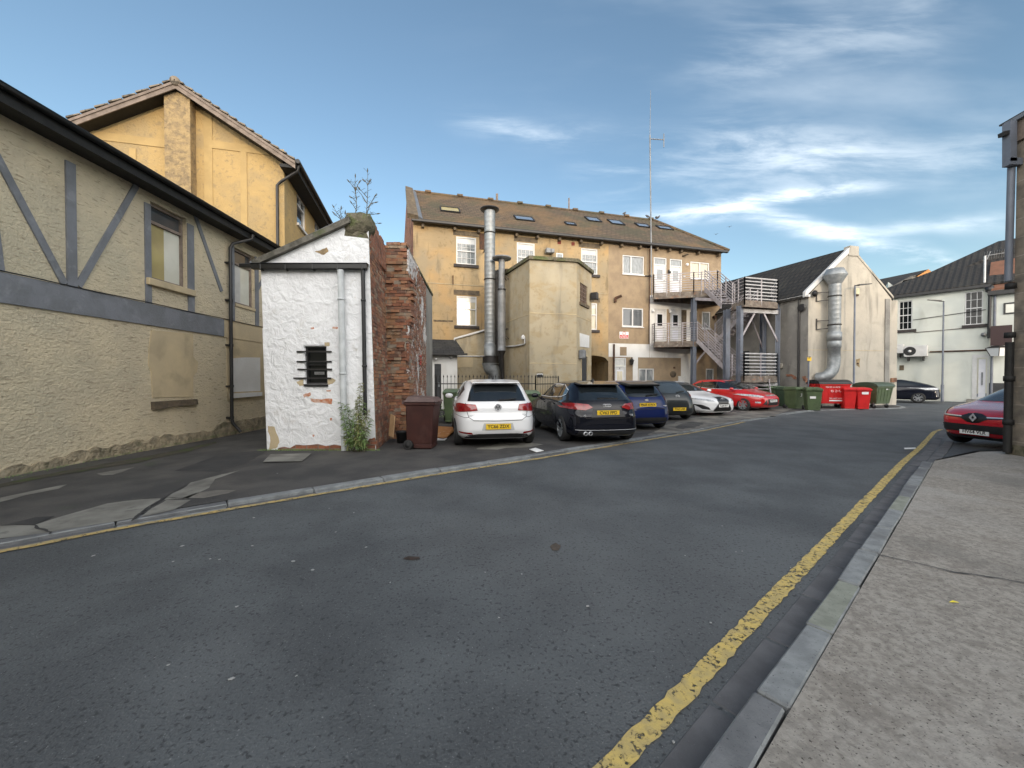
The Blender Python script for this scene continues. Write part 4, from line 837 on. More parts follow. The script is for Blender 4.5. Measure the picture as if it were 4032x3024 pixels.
# roof
rs = Plane(wm.P(-.0, EM - .02, .35), wm.u, (Vector((0, 0, RM - EM)) - wm.n * (DM + .0)) / 1)
rv = (Vector((0, 0, RM - EM + .15)) - wm.n * (DM + .35)); rs = Plane(wm.P(0, EM, .35), wm.u, rv); RL = rv.length
rid0 = wm.P(-.25, EM, .35) + rv; hipx = LM - 2.2
mb = MB()
def RP(a, f, d=0): return rs.P(a, RL * f, d)
mb.prism([RP(.25, 0), RP(LM + .25, 0), RP(hipx, 1), RP(-.1, 1)], -rs.n * .12)
back = -wm.n * 8.9
q1 = RP(hipx, 1); q0 = RP(-.1, 1); c1 = RP(LM + .25, 0) + back; c0 = RP(-.3, 0) + back
mb.poly([RP(LM + .25, 0), c1, q1]); mb.poly([q0, q1, c1, c0])
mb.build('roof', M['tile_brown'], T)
mb = MB(); mb.tube([RP(-.1, 1, .02), RP(hipx, 1, .02), RP(LM + .28, 0, .03)], .11, 8)
for i in range(9): a = .8 + i * 2.1; mb.bar(RP(a, 1, .12), RP(a + .38, 1, .12), .24, .12)
mb.build('ridge_tiles', M['tile_brown'], T)
mb = MB(); # left parapet coping and lead
mb.hexa([RP(-.30, -.02, .02), RP(.26, -.02, .02), RP(.0, 1.0, .02), RP(-.45, 1.0, .02), RP(-.30, -.02, .30), RP(.26, -.02, .22), RP(.0, 1.01, .22), RP(-.45, 1.01, .30)]); mb.build('gable_coping', M['stone'], T)
mb = MB(); mb.hexa([RP(.26, 0, .01), RP(.50, 0, .01), RP(.2, 1, .01), RP(.0, 1, .01), RP(.26, 0, .16), RP(.50, 0, .05), RP(.2, 1, .05), RP(.0, 1, .16)]); mb.build('lead_flashing', M['lead'], T)
mb = MB(); mb.wbox(wm, -.1, LM + .2, EM - .16, EM + .0, .28, .46); mb.build('gutter', M['black'], T, bevel=.03)
mb = MB()
for k, x, y in [('D', 238, 350), ('D', 497, 385), ('D', 692, 405), ('D', 997, 436), ('D', 1168, 455), ('D', 1348, 470), ('D', 1520, 490), ('E', 237, 400), ('E', 400, 420), ('E', 550, 438), ('E', 688, 455), ('E', 790, 465), ('E', 886, 476), ('E', 1024, 488), ('E', 1190, 505)]:
    a = wm.at(k, x, y)[0]; mb.wprism(wm, [(a - .08, EM - .16), (a + .08, EM - .16), (a + .08, EM - .36), (a - .08, EM - .36)], 0, .26)
mb.build('gutter_corbels', M['stone'], T, bevel=.03)
for k, a in enumerate([('D', 366, 240, 545, 292, 'open'), ('D', 966, 312, 1155, 362, 'n'), ('D', 1398, 367, 1476, 393, 'n'), ('D', 1548, 322, 1760, 372, 'n'), ('E', 275, 240, 440, 288, 'n'), ('E', 500, 270, 655, 310, 'n'), ('E', 672, 290, 835, 328, 'n'), ('E', 92, 218, 250, 264, 'n')]):
    if k == 3: continue
    p = rs.at(a[0], a[1] + 10, a[2]); q = rs.at(a[0], a[3], a[4])
    w0 = max(.5, (q[0] - p[0])) * .5; c0_ = (p[0] + q[0]) / 2; h0, h1 = sorted((p[1], q[1]))
    if a[0] == 'D' and a[1] == 1398: w0 = .36
    w0 = min(w0, .62)
    mb = MB(); frame_rect(mb, rs, c0_ - w0, c0_ + w0, h0, h1, .06, .0, .09); sk = mb.build('skylight', M['black'], T)
    MB().wbox(rs, c0_ - w0 + .05, c0_ + w0 - .05, h0 + .05, h1 - .05, .02, .06).build('pane', M['board_ochre'] if a[5] == 'open' else M['roof_glass'], sk)
mb = MB()
for k, x, y, h, r in (('D', 846, 190, .25, .08), ('D', 1407, 235, .6, .05), ('E', 70, 185, .0, .1)):
    a = rs.at(k, x, y + 12)[0]
    if h: mb.tube([RP(a, 1, .05), RP(a, 1, .05) + Vector((0, 0, h + .25))], r, 8)
mb.build('vent_pipes', M['timber'], T)
# windows
def sash(o, kind):
    f = MB(); a0, a1, h0, h1 = o; t = .07
    frame_rect(f, wm, a0 + .003, a1 - .003, h0 + .003, h1 - .003, t, -.09, -.02)
    d0, d1 = -.085, -.075
    if kind in ('sash', 'cream', 'cream2') and h1 - h0 > 1.4:
        hm = h0 + (h1 - h0) * (.49 if kind == 'sash' else .56); hb2 = h0 + (h1 - h0) * .76 if kind == 'sash' else h0 + (h1 - h0) * .80
        f.wbox(wm, a0 + t, a1 - t, hm - .03, hm + .03, -.085, -.02)
        if kind == 'sash':
            for i in range(1, 4): x = a0 + t + (a1 - a0 - 2 * t) * i / 4; f.wbox(wm, x - .009, x + .009, h0 + t, hb2, -.07, -.055)
            for h in (h0 + (hm - h0) * .5, (hm + hb2) / 2): f.wbox(wm, a0 + t, a1 - t, h - .009, h + .009, -.068, -.053)
        w_ = f.build('window', M['upvc'], T)
        MB().wbox(wm, a0 + t, a1 - t, h0 + t, hb2, d0, d1).build('pane', M['curtain'] if kind != 'sash' else M['glass_pale'], w_)
        MB().wbox(wm, a0 + t, a1 - t, hb2, h1 - t, d0, d1 + .01).build('blind', M['blind'], w_)
    elif kind == 'case1':
        w_ = f.build('window', M['upvc'], T); MB().wbox(wm, a0 + t, a1 - t, h0 + t, h1 - t, d0, d1).build('pane', M['glass_pale'], w_)
    else:
        xm = a0 + (a1 - a0) * (.40 if kind == 'case' and h1 > 4 else .5); f.wbox(wm, xm - .04, xm + .04, h0 + t, h1 - t, -.085, -.02)
        w_ = f.build('window', M['upvc'], T); g_ = {'case': 'glass_pale', 'refl': 'glass', 'cream': 'curtain'}[kind]
        for x0, x1 in ((a0 + t, xm - .04), (xm + .04, a1 - t)): MB().wbox(wm, x0, x1, h0 + t, h1 - t, d0, d1).build('pane', M[g_], w_)
    if a1 < jx + .1:
        MB().wbox(wm, a0 - .14, a1 + .14, h0 - .17, h0 - .003, -.03, .10).build('sill', M['dark_sill'], w_, bevel=.01)
        lt = MB(); lt.wbox(wm, a0 - .17, a1 + .17, h1 + .05, h1 + .33, 0, .012); lt.build('lintel', M['stone'], w_)
    else: MB().wbox(wm, a0 - .03, a1 + .03, h0 - .06, h0 - .003, -.02, .06).build('sill', M['upvc'], w_)
M['glass_pale'] = mat('net_curtained_glass', (.26, .28, .285), (.13, .145, .15), 7, .08, spec=1.0, str_=(5, 5, .5))
for o, t in ops: sash(o, t)
# doors
for o, t in dl:
    a0, a1, h0, h1 = o; f = MB(); frame_rect(f, wm, a0 + .003, a1 - .003, h0, h1 - .003, .07, -.10, -.02)
    tr = h1 - (.48 if t == 'up' else (.55 if t == 'low' else .0))
    if tr < h1: f.wbox(wm, a0 + .07, a1 - .07, tr - .04, tr + .04, -.09, -.02)
    else: tr = h1 - .04
    f.wbox(wm, a0 + .07, a1 - .07, h0, tr - .04, -.09, -.05)
    g0, g1 = h0 + (tr - h0) * .52, h0 + (tr - h0) * .86; f_ = a0 + (a1 - a0) * .28; e_ = a1 - (a1 - a0) * .28
    if t == 'mid': f_ = a0 + (a1 - a0) * .30; e_ = a0 + (a1 - a0) * .72
    d_o = f.build('door', M['upvc'], T)
    m_ = MB(); m_.wbox(wm, f_ - .05, e_ + .05, g0 - .05, g1 + .05, -.05, -.035); m_.wbox(wm, f_ - .05, e_ + .05, h0 + .2, g0 - .25, -.05, -.035); m_.build('moulding', M['door_white'], d_o, bevel=.01)
    MB().wbox(wm, f_, e_, g0, g1, -.035, -.03).build('pane', M['curtain'] if t == 'low' else (M['glass_dark'] if t == 'mid' else M['glass_pale']), d_o)
    if tr < h1 - .1: MB().wbox(wm, a0 + .09, a1 - .09, tr + .05, h1 - .08, -.07, -.06).build('fanlight', M['glass_pale'] if t == 'up' else M['blind'], d_o)
    MB().wbox(wm, a1 - .2, a1 - .11, h0 + 1.0, h0 + 1.03, -.05, .0).build('handle', M['galv'], d_o)
    if t == 'low': text_mb('8', .12, wm.P((a0 + a1) / 2, tr - .12, -.04), wm.u, (0, 0, 1), .006).build('house_number', M['ink'], d_o)
# white painted areas
def area(k, pts_, m, d=.014, n='painted_area', w=wm, par=None):
    mb = MB(); mb.wprism(w, [w.at(k, x, y) for x, y in pts_], 0.001, d); return mb.build(n, M[m], par or T)
xs0, xs1 = jx + .02, wm.at('E', 975, 1300)[0]
def wr(a0, a1, h0, h1, m='white_paint', d=.014, n='white_painted_band'):
    mb = MB(); panel(mb, Plane(wm.P(0, 0, d), wm.u, (0, 0, 1)), a0, a1, h0, h1, [o for o in allops if o[0] < a1 and o[1] > a0 and o[2] < h1 and o[3] > h0], .0); mb.build(n, M[m], T, fix=False)
hA, hB, hC = wm.at('E', 400, 1250)[1], wm.at('E', 400, 1360)[1], wm.at('E', 640, 856)[1]
ax = lambda x, y=1300: wm.at('E', x, y)[0]
wr(xs0, ax(635), hB, hA); wr(ax(637), ax(975), hB, hC); wr(ax(500, 1500), ax(542, 1500), 0, hB); wr(ax(893, 1500), ax(975, 1500), 0, hB)
MB().wbox(wm, ax(776, 1100), ax(804, 1100), DMI, wm.at('E', 780, 970)[1], .016, .03).build('render_pier', M['render_pebble'], T)
MB().wbox(wm, ax(897, 1100), ax(937, 1100), DMI, wm.at('E', 900, 975)[1], .016, .03).build('render_pier', M['stone'], T)
MB().wbox(wm, ax(395), ax(449), wm.at('E', 420, 1348)[1], wm.at('E', 420, 1278)[1], .016, .03).build('blocked_vent', M['render_pebble'], T)
mb = MB(); a_ = ax(343); mb.tube([wm.P(a_, hA - .05, .08), wm.P(a_, .1, .08)], .055, 8); mb.build('rainwater_pipe', M['rust'], T)
mb = MB(); a_ = ax(632, 1000); mb.tube([wm.P(a_, EM - .3, .06), wm.P(a_, hA, .06)], .03, 8); mb.build('cable_conduit', M['rust'], T)
for p in ([(870, 1515), (915, 1516), (915, 1600), (870, 1600)], [(919, 1516), (960, 1516), (960, 1600), (919, 1600)], [(963, 1517), (976, 1517), (976, 1600), (963, 1600)]): area('E', p, 'white_paint', .09, 'meter_box')
mb = MB(); c_o = wm.P(*wm.at('E', 828, 1500), 0); mb.lathe(c_o, wm.n, [(0, .22), (.05, .22), (.09, .15), (.09, .001)], 16); mb.build('round_plaque', M['stone'], T)
MB().wbox(wm, ax(832), ax(848), wm.at('E', 832, 1455)[1], wm.at('E', 832, 1440)[1], 0, .02).build('air_brick', M['rust'], T)
# string lines and stains
hs1 = wm.at('D', 400, 865)[1]; MB().wbox(wm, .1, jx - .1, hs1 - .02, hs1 + .015, 0, .02).build('string_course', M['render_ext'], T)
area('D', [(325, 1160), (485, 1164), (485, 1178), (400, 1176), (325, 1172)], 'stone', .02, 'old_lintel')
for p in ([(1338, 514), (1366, 514), (1366, 542), (1338, 542)], [(1452, 526), (1478, 526), (1478, 554), (1452, 554)]): area('D', p, 'sign_red_brick', .01, 'air_brick') if 'sign_red_brick' in M else None
M['sign_red_brick'] = mat('terracotta_air_brick', (.22, .05, .035), (.15, .04, .03), 9, .9)
for p in ([(1338, 514), (1366, 514), (1366, 542), (1338, 542)], [(1452, 526), (1478, 526), (1478, 554), (1452, 554)]): area('D', p, 'sign_red_brick', .01, 'air_brick')
mb = MB(); q = wm.at('D', 484, 835); mb.wbar(wm, q[0], q[1] + .25, q[0], q[1] - .25, .05, .0, .06); mb.build('wall_tie', M['rust'], T)
# flood light, tiny window above the annexe roof
q = wm.at('D', 1265, 607); mb = MB(); mb.wbox(wm, q[0] - .25, q[0] + .02, q[1] - .14, q[1] + .14, .05, .35); mb.wbox(wm, q[0] + .04, q[0] + .26, q[1] - .12, q[1] + .12, .05, .35); mb.build('extractor_box', M['galv_dull'], T, bevel=.02)
o = rr(wm, 'D', 1326, 614, 1382, 650); f = MB(); frame_rect(f, wm, o[0], o[1], o[2] - .3, o[3], .07, 0, .03); w_ = f.build('window', M['upvc'], T); MB().wbox(wm, o[0] + .06, o[1] - .06, o[2] - .25, o[3] - .06, .004, .012).build('pane', M['glass_pale'], w_)
# lamps and vents on the pebbledash
for k, x, y in (('E', 792, 665), ('E', 660, 980), ('E', 797, 985)):
    q = wm.at(k, x, y); mb = MB(); mb.wbox(wm, q[0] - .04, q[0] + .04, q[1] - .02, q[1] + .12, 0, .10); mb.lathe(wm.P(q[0], q[1] - .04, .12), (0, 0, 1), [(-.1, .03), (-.08, .08), (.03, .09), (.07, .03)], 10); mb.build('wall_lamp', M['black'] if y < 980 else M['sign_white'], T)
for k, x, y, r in (('E', 943, 606, .10), ('E', 918, 702, .07)):
    q = wm.at(k, x, y); mb = MB(); mb.lathe(wm.P(q[0], q[1], 0), wm.n, [(0, r), (.06, r), (.10, r * .7), (.10, .001)], 14); mb.build('alarm_bell' if r > .08 else 'light_switch', M['sign_white'], T)
q = wm.at('E', 352, 890); mb = MB(); mb.tube([wm.P(q[0], q[1] - .2, .1), wm.P(q[0], q[1] + .05, .1), wm.P(q[0] + .3, q[1] + .18, .35)], .09, 8); mb.build('flue_elbow', M['rust'], T)
q = wm.at('E', 908, 535); mb = MB(); mb.tube([wm.P(q[0], q[1], 0), wm.P(q[0] + .02, q[1], .12), wm.P(q[0] + .2, q[1] + .05, .3)], .06, 8); mb.build('flue_elbow', M['stone'], T)
q = wm.at('E', 1160, 1036); mb = MB(); mb.tube([wm.P(q[0], q[1], 0), wm.P(q[0], q[1], .2)], .1, 8); mb.build('flue_stub', M['rust'], T)
q = wm.at('E', 478, 1397); mb = MB(); mb.lathe(wm.P(q[0], q[1], .2), (0, 0, 1), [(-.25, .01), (-.2, .09), (.05, .14), (.06, .17), (.2, .03), (.28, .01)], 6, sm=False); mb.bar(wm.P(q[0], q[1] - .2, 0), wm.P(q[0], q[1] - .15, .2), .03, .03); mb.build('carriage_lantern', M['iron'], T)
# no-smoking style sign
o = rr(wm, 'E', 392, 1153, 465, 1210); sg = MB().wbox(wm, o[0], o[1], o[2], o[3], 0, .02).build('sign', M['sign_white'], T)
hm = o[2] + (o[3] - o[2]) * .52; MB().wbox(wm, o[0] + .02, o[1] - .02, o[2] + .02, hm, .02, .024).build('sign_band', M['sign_red'], sg)
mb = MB(); cc = wm.P((o[0] + o[1]) / 2, hm + (o[3] - hm) * .5, .022); mb.lathe(cc, wm.n, [(0, .085), (.004, .085), (.004, .115), (0, .115), (0, .085)], 20); mb.bar(cc + wm.u * .07 + Vector((0, 0, .07)), cc - wm.u * .07 - Vector((0, 0, .07)), .02, .006); mb.build('sign_symbol', M['sign_red'], sg)
for i, (t, dy) in enumerate((('PRIVATE', .74), ('NO PARKING', .45), ('ON THIS SITE', .2))): text_mb(t, .09, wm.P((o[0] + o[1]) / 2, o[2] + (hm - o[2]) * dy + .01, .026), wm.u, (0, 0, 1), .003).build('sign_lettering', M['white_ink'], sg)
# aerial mast
T2 = thing('aerial_mast', 'very tall thin radio mast with a side arm rising over the tiled roof', 'aerial', tuple(wm.P(ax(627, 700), 6, .3)))
ma = ax(627, 700); b_ = wm.P(ma, wm.at('E', 627, 720)[1], .35); wz = Plane(b_, wm.u, (0, 0, 1))
t1 = at_depth('P', 1404, 292, b_.y); t0 = at_depth('P', 1405.5, 195, b_.y); mb = MB()
mb.tube([b_, t1], .045, 8); mb.tube([t1, t0], [.02, .012], 6); mb.build('pole', M['galv_dull'], T2)
a = at_depth('P', 1403, 300, b_.y); b = at_depth('P', 1435, 302, b_.y); mb = MB(); mb.tube([a, b], .03, 6); t_a = at_depth('P', 1434, 289, b_.y); t_b = at_depth('P', 1434, 318, b_.y); mb.tube([t_a, t_b], .03, 6); mb.build('side_arm', M['galv_dull'], T2)
mb = MB(); 
for h in (0.15, 2.0, 3.3): mb.bar(b_ + Vector((0, 0, h)), b_ + Vector((0, 0, h)) - wm.n * .33, .05, .05); mb.bar(b_ + Vector((0, 0, h)) - wm.u * .25 - wm.n * .3, b_ + Vector((0, 0, h)) + wm.u * .2 - wm.n * .3, .06, .06)
mb.build('wall_bracket', M['iron'], T2)

# ================= flat-roofed annexe =================
HX = 6.9
def hx(k, x, y): # point at roof height
    d = ray(k, x, y); t = (HX - CAMH) / d.z; p = CAM + d * t; return Vector((p.x, p.y, 0))
cA, cB, cC, cD = hx('D', 878, 795), hx('D', 1110, 640), hx('D', 1495, 665), hx('D', 1617, 760)
T = thing('flat_roofed_annexe', 'buff-rendered flat-roofed annexe with canted corners in front of the long building', 'building', (cB.x, cB.y + 2, 0))
fA, fB, fC_ = Wall(cA, cB), Wall(cB, cC), Wall(cC, cD)
ob = rr(fC_, 'D', 1522, 852, 1582, 1045); od = rr(fC_, 'D', 1532, 1455, 1578, 1640); od = (od[0], od[1], .1, od[3])
mb = MB()
for f_, op in ((fA, []), (fB, []), (fC_, [ob, od])): L = {id(fA): (cB - cA).length, id(fB): (cC - cB).length, id(fC_): (cD - cC).length}[id(f_)]; panel(mb, f_, 0, L, 0, HX - .16, op, .1)
bk = Vector((-.255, .967, 0)) * 4.4
mb.poly([cD, cD + bk, cD + bk + Vector((0, 0, HX - .16)), cD + Vector((0, 0, HX - .16))]); mb.poly([cA, cA + bk * .55, cA + bk * .55 + Vector((0, 0, HX - .16)), cA + Vector((0, 0, HX - .16))])
mb.build('wall', M['render_ext'], T)
P_ = [cA, cB, cC, cD, cD + bk, cA + bk * .6]; ctr = sum(P_, Vector()) / 6
def grow(p, e): dlt = (p - ctr); dlt.z = 0; return p + dlt.normalized() * e
mb = MB(); mb.prism([grow(p, .12) + Vector((0, 0, HX - .15)) for p in P_], (0, 0, .15)); mb.build('roof', M['mossy_stone'], T)
for h, w_, n_l in ((fB.at('D', 1300, 1110)[1], fB, (cC - cB).length), (fC_.at('D', 1550, 1150)[1], fC_, (cD - cC).length), (fA.at('D', 1000, 1150)[1], fA, (cB - cA).length), (fB.at('D', 1300, 1515)[1], fB, (cC - cB).length)):
    MB().wbox(w_, 0, n_l, h - .015, h + .015, 0, .012).build('render_joint', M['render_smooth_tan'], T)
f = MB(); f.wbox(fC_, ob[0], ob[1], ob[2], ob[3], -.1, -.06); w_ = f.build('window', M['rust'], T); mb = MB()
for i in range(1, 5): x = ob[0] + (ob[1] - ob[0]) * i / 5; mb.wbox(fC_, x - .012, x + .012, ob[2], ob[3], -.03, -.01)
for i in range(1, 5): h = ob[2] + (ob[3] - ob[2]) * i / 5; mb.wbox(fC_, ob[0], ob[1], h - .012, h + .012, -.045, -.031)
mb.build('grille', M['timber'], w_); MB().wbox(fC_, ob[0] - .1, ob[1] + .1, ob[2] - .14, ob[2] - .003, -.02, .08).build('sill', M['stone'], w_)
d_o = MB().wbox(fC_, od[0] + .004, od[1] - .004, .1, od[3] - .004, -.08, -.02).build('door', M['door_black'], T); mb = MB(); frame_rect(mb, fC_, od[0] - .06, od[1] + .06, .1, od[3] + .06, .06, 0, .03); mb.build('frame', M['render_smooth_tan'], d_o)
area('D', [(1518, 1268), (1560, 1280), (1595, 1290), (1594, 1388), (1520, 1378)], 'white_paint', .02, 'white_paint_patch', fC_, T)
q = fC_.at('D', 1510, 1440); mb = MB(); mb.wprism(fC_, [(q[0] - .05, q[1] - .22), (q[0] + .18, q[1] - .22), (q[0] + .22, q[1] + .2), (q[0] - .05, q[1] + .2)], 0, .3); mb.build('bulkhead_lamp', M['galv_dull'], T, bevel=.05)
q = fC_.at('D', 1605, 972); mb = MB(); mb.wbox(fC_, q[0] - .15, q[0] + .1, q[1] - .18, q[1] + .18, .05, .4); mb.build('flood_light', M['black'], T, bevel=.03)
o = rr(fB, 'H', 1262, 296, 1320, 330); sg = MB().wbox(fB, o[0], o[1], o[2], o[3], 0, .02).build('sign', M['sign_white'], T)
MB().wbox(fB, o[0] + .03, o[1] - .03, o[3] - .16, o[3] - .04, .02, .024).build('sign_band', M['ink'], sg)
for i, t in enumerate(('CCTV', 'IN USE')): text_mb(t, .12, fB.P((o[0] + o[1]) / 2, o[2] + .17 - i * .11, .024), fB.u, (0, 0, 1), .003).build('sign_lettering', M['ink'], sg)
mb = MB(); q = [fA.at('D', x, y) for x, y in ((918, 1380), (1000, 1374), (1072, 1360), (1082, 1350), (1080, 1305))]; mb.tube([fA.P(a, h, .06) for a, h in q], .035, 8); qq = fA.at('D', 1068, 1300); mb.lathe(fA.P(qq[0], qq[1], .06), (0, 0, 1), [(-.1, .09), (.02, .1), (.1, .03)], 10); mb.build('white_cable', M['upvc'], T)
for y in (770, 1245):
    q = fA.at('D', 905, y); mb = MB()
    for da in (.05, .3, .55): mb.bar(fA.P(q[0] + da, q[1], 0), fA.P(q[0] + da - .1, q[1], .5), .03, .03); mb.bar(fA.P(q[0] + da, q[1] - .5, 0), fA.P(q[0] + da - .1, q[1] - .05, .45), .03, .03)
    mb.bar(fA.P(q[0] - .1, q[1], .1), fA.P(q[0] + .6, q[1], .1), .04, .04); mb.build('wall_bracket', M['iron'], T)

# ================= extractor ducts =================
zf = 19.4
def dk(x, y, D=zf): return at_depth('D', x, y, D)
T = thing('extraction_flue', 'tall wide silver extraction flue with dark rim rising up the ochre facade', 'flue', (dk(790, 1600).x, zf, 0))
px = dk(785, 900).x; r1 = (dk(826, 900).x - dk(738, 900).x) / 2
z = lambda y: dk(785, y).z
mb = MB(); prof = [(z(1455), r1 + .03), (z(1365), r1 + .03), (z(1364), r1)]; hh = z(1364)
while hh < z(270): prof += [(hh, r1), (hh + .17, r1), (hh + .18, r1 + .004), (hh + .20, r1 + .004), (hh + .21, r1)]; hh += .22
prof += [(z(262), r1)]
mb.lathe((px, zf, 0), (0, 0, 1), prof, 32); mb.build('shaft', M['galv'], T)
MB().lathe((px, zf, 0), (0, 0, 1), [(z(275), r1 + .01), (z(268), r1 + .16), (z(262), r1 + .2), (z(256), r1 + .2), (z(250), r1 + .1), (z(262), r1 - .02), (z(300), r1 - .03)], 32).build('rim', M['black'], T)
for y in (455, 833): h = z(y); MB().lathe((px, zf, 0), (0, 0, 1), [(h - .03, r1 + .004), (h - .03, r1 + .02), (h + .03, r1 + .02), (h + .03, r1 + .004)], 32).build('clamp_band', M['iron'], T)
mb = MB(); mb.bar((px + .1, zf, z(455)), wm.P(wm.at('D', 735, 480)[0], z(455)), .05, .05); q = wm.at('D', 715, 520); mb.wbox(wm, q[0] - .1, q[0] + .18, q[1] - .45, q[1] + .45, 0, .05); mb.build('wall_bracket', M['rust'], T)
b1_ = dk(790, 1460); b2 = dk(790, 1530); b3 = dk(800, 1560); b4 = dk(820, 1590); b5 = dk(826, 1680)
mb = MB(); mb.tube([b1_, b2], .40, 24); mb.build('damper', M['iron'], T)
mb = MB(); mb.tube([b2 + Vector((0, 0, .1)), b2, dk(795, 1555), dk(812, 1580), dk(822, 1600), dk(824, 1740)], [.44, .40, .38, .36, .30, .28], 24); mb.build('lower_elbow', M['galv'], T)
z2 = 18.9
T = thing('narrow_flue', 'narrow grey flue with conical cap beside the big silver flue', 'flue', (dk(882, 1600, z2).x, z2, 0))
px2 = dk(882, 900, z2).x; zz = lambda y: dk(882, y, z2).z
rA = (dk(907, 1100, z2).x - dk(857, 1100, z2).x) / 2; rB = (dk(915, 1100, z2).x - dk(850, 1100, z2).x) / 2
prof = [(zz(1412), rB)]; hh = zz(1412)
while hh < zz(925): prof += [(hh, rB), (hh + .3, rB), (hh + .31, rB + .003), (hh + .33, rB)]; hh += .34
prof += [(zz(925), rB), (zz(895), rA)]; hh = zz(895)
while hh < zz(675): prof += [(hh, rA), (hh + .2, rA), (hh + .21, rA + .003), (hh + .23, rA)]; hh += .24
MB().lathe((px2, z2, 0), (0, 0, 1), prof, 24).build('shaft', M['galv_dull'], T)
MB().lathe((px2, z2, 0), (0, 0, 1), [(zz(666), .02), (zz(663), .47), (zz(652), .47), (zz(634), .1), (zz(634), .001)], 20).build('cowl', M['galv_dull'], T)
mb = MB(); mb.tube([(px2, z2, zz(1412) - .02), (px2, z2, zz(1450)), (px2 + .1, z2 + .1, 0)], [.2, .1, .06], 12); mb.build('drain', M['iron'], T)
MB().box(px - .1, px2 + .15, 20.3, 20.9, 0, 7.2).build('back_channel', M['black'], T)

# ================= low outbuilding with slate porch (left of the flue) =================
we = Wall(wm.P(-.2, 0, 1.6), wm.P(5.5, 0, 1.6))
T = thing('slate_porch', 'low cream outbuilding with slate lean-to roof and dark door beyond the brick wall', 'outbuilding', tuple(we.P(1, 0)))
f0 = we.at('D', 497, 1360)[0]
q0, q1_, q2 = we.at('D', 478, 1315), we.at('D', 742, 1245), we.at('D', 742, 1400)
mb = MB(); mb.wprism(we, [(f0, 0), (q1_[0] + .6, 0), (q1_[0] + .6, q1_[1] + .15), (f0, q0[1] - .02)], -1.5, 0); mb.build('outrigger_wall', M['render_ext'], T)
mb = MB(); a = we.P(f0 - .02, q0[1] - .3, .06); mb.tube([a, we.P(f0 - .02, q0[1] + .0, .06), we.P(q1_[0] + .5, q1_[1] + .14, .06)], .055, 10); mb.tube([we.P(f0 - 1.7, q0[1] - .26, .12), a], .06, 10); mb.build('white_gutter', M['upvc'], T)
pd = Wall(we.P(-1.2, 0, 1.2), we.P(f0, 0, 1.2)); fo = (f0 + 1.2)
dd = (pd.at('D', 333, 1500)[0], pd.at('D', 388, 1500)[0]); hd = pd.at('D', 360, 1520)[1]
mb = MB(); panel(mb, pd, -1, fo, 0, pd.at('D', 450, 1440)[1], [(dd[0], dd[1], 0, hd)], .1); mb.wbox(pd, -1, fo, pd.at('D', 450, 1440)[1], pd.at('D', 450, 1440)[1] + .05, -1.2, 0); mb.poly([pd.P(fo, 0), pd.P(fo, 0, -1.2), pd.P(fo, 2.8, -1.2), pd.P(fo, 2.8)])
mb.build('wall', M['white_paint'], T)
d_o = MB().wbox(pd, dd[0], dd[1], 0, hd, -.1, -.06).build('door', M['door_black'], T); MB().wbox(pd, dd[1] - .14, dd[1] - .06, 1.1, 1.3, -.06, -.03).build('handle', M['galv'], d_o)
hr0 = pd.at('D', 440, 1440)[1]; hr1 = we.at('D', 400, 1358)[1] + .1
mb = MB(); mb.prism([pd.P(-1.2, hr0, .35), pd.P(fo + .3, hr0, .35), we.P(f0 + .05, hr1 + .05, .05), we.P(-2, hr1 + .05, .05)], (0, 0, .08)); mb.build('roof', M['slate'], T)
MB().wbox(pd, -1.2, fo + .45, hr0 - .06, hr0 + .03, .30, .42).build('gutter', M['black'], T)
for x in (343, 462): q = pd.at('D', x, 1462 if x > 400 else 1480); MB().lathe(pd.P(q[0], q[1], .12), pd.n, [(-.1, .03), (0, .07), (.06, .07), (.06, .001)], 10).build('spot_lamp', M['upvc'], T)
MB().tube([we.P(f0 + .1, we.at('D', 515, 1457)[1], .04), we.P(q1_[0] + .2, we.at('D', 740, 1457)[1], .04)], .03, 6).build('white_pipe', M['upvc'], T)
area('D', [(512, 1465), (648, 1467), (648, 1545), (512, 1550)], 'render_smooth_tan', .02, 'render_patch', we, T)

# ================= spiked iron railings =================
def railing(p0, p1, n, label, hgt=1.62, gate=False):
    a, b = Vector(p0), Vector(p1); T = thing('spiked_railing', label, 'railing', tuple(a)); t = (b - a).normalized()
    mb = MB(); 
    for h in (hgt * .16, hgt * .80): mb.bar(a + Vector((0, 0, h)), b + Vector((0, 0, h)), .012, .04)
    mb.build('rails', M['iron'], T); pk = MB()
    for i in range(n + 1):
        q = a.lerp(b, i / n); pk.tube([q, q + Vector((0, 0, hgt - .06))], .009, 6)
        pk.add([q + Vector((-.025, 0, hgt - .05)), q + Vector((0, -.01, hgt - .05)), q + Vector((.025, 0, hgt - .05)), q + Vector((0, .01, hgt - .05)), q + Vector((0, 0, hgt + .05)), q + Vector((0, 0, hgt - .09))], [[0, 1, 4], [1, 2, 4], [2, 3, 4], [3, 0, 4], [1, 0, 5], [2, 1, 5], [3, 2, 5], [0, 3, 5]])
    pk.build('pickets', M['iron'], T)
    for q in (a, b): MB().bar(q, q + Vector((0, 0, hgt)), .05, .05).build('post', M['iron'], T)
    return T
railing((-3.0, 15.2, 0), (.95, 15.5, 0), 27, 'long black spiked railing between the brick wall and the annexe')
railing((.95, 15.5, 0), (2.0, 16.6, 0), 14, 'short dense spiked railing returning towards the annexe corner', 1.6)
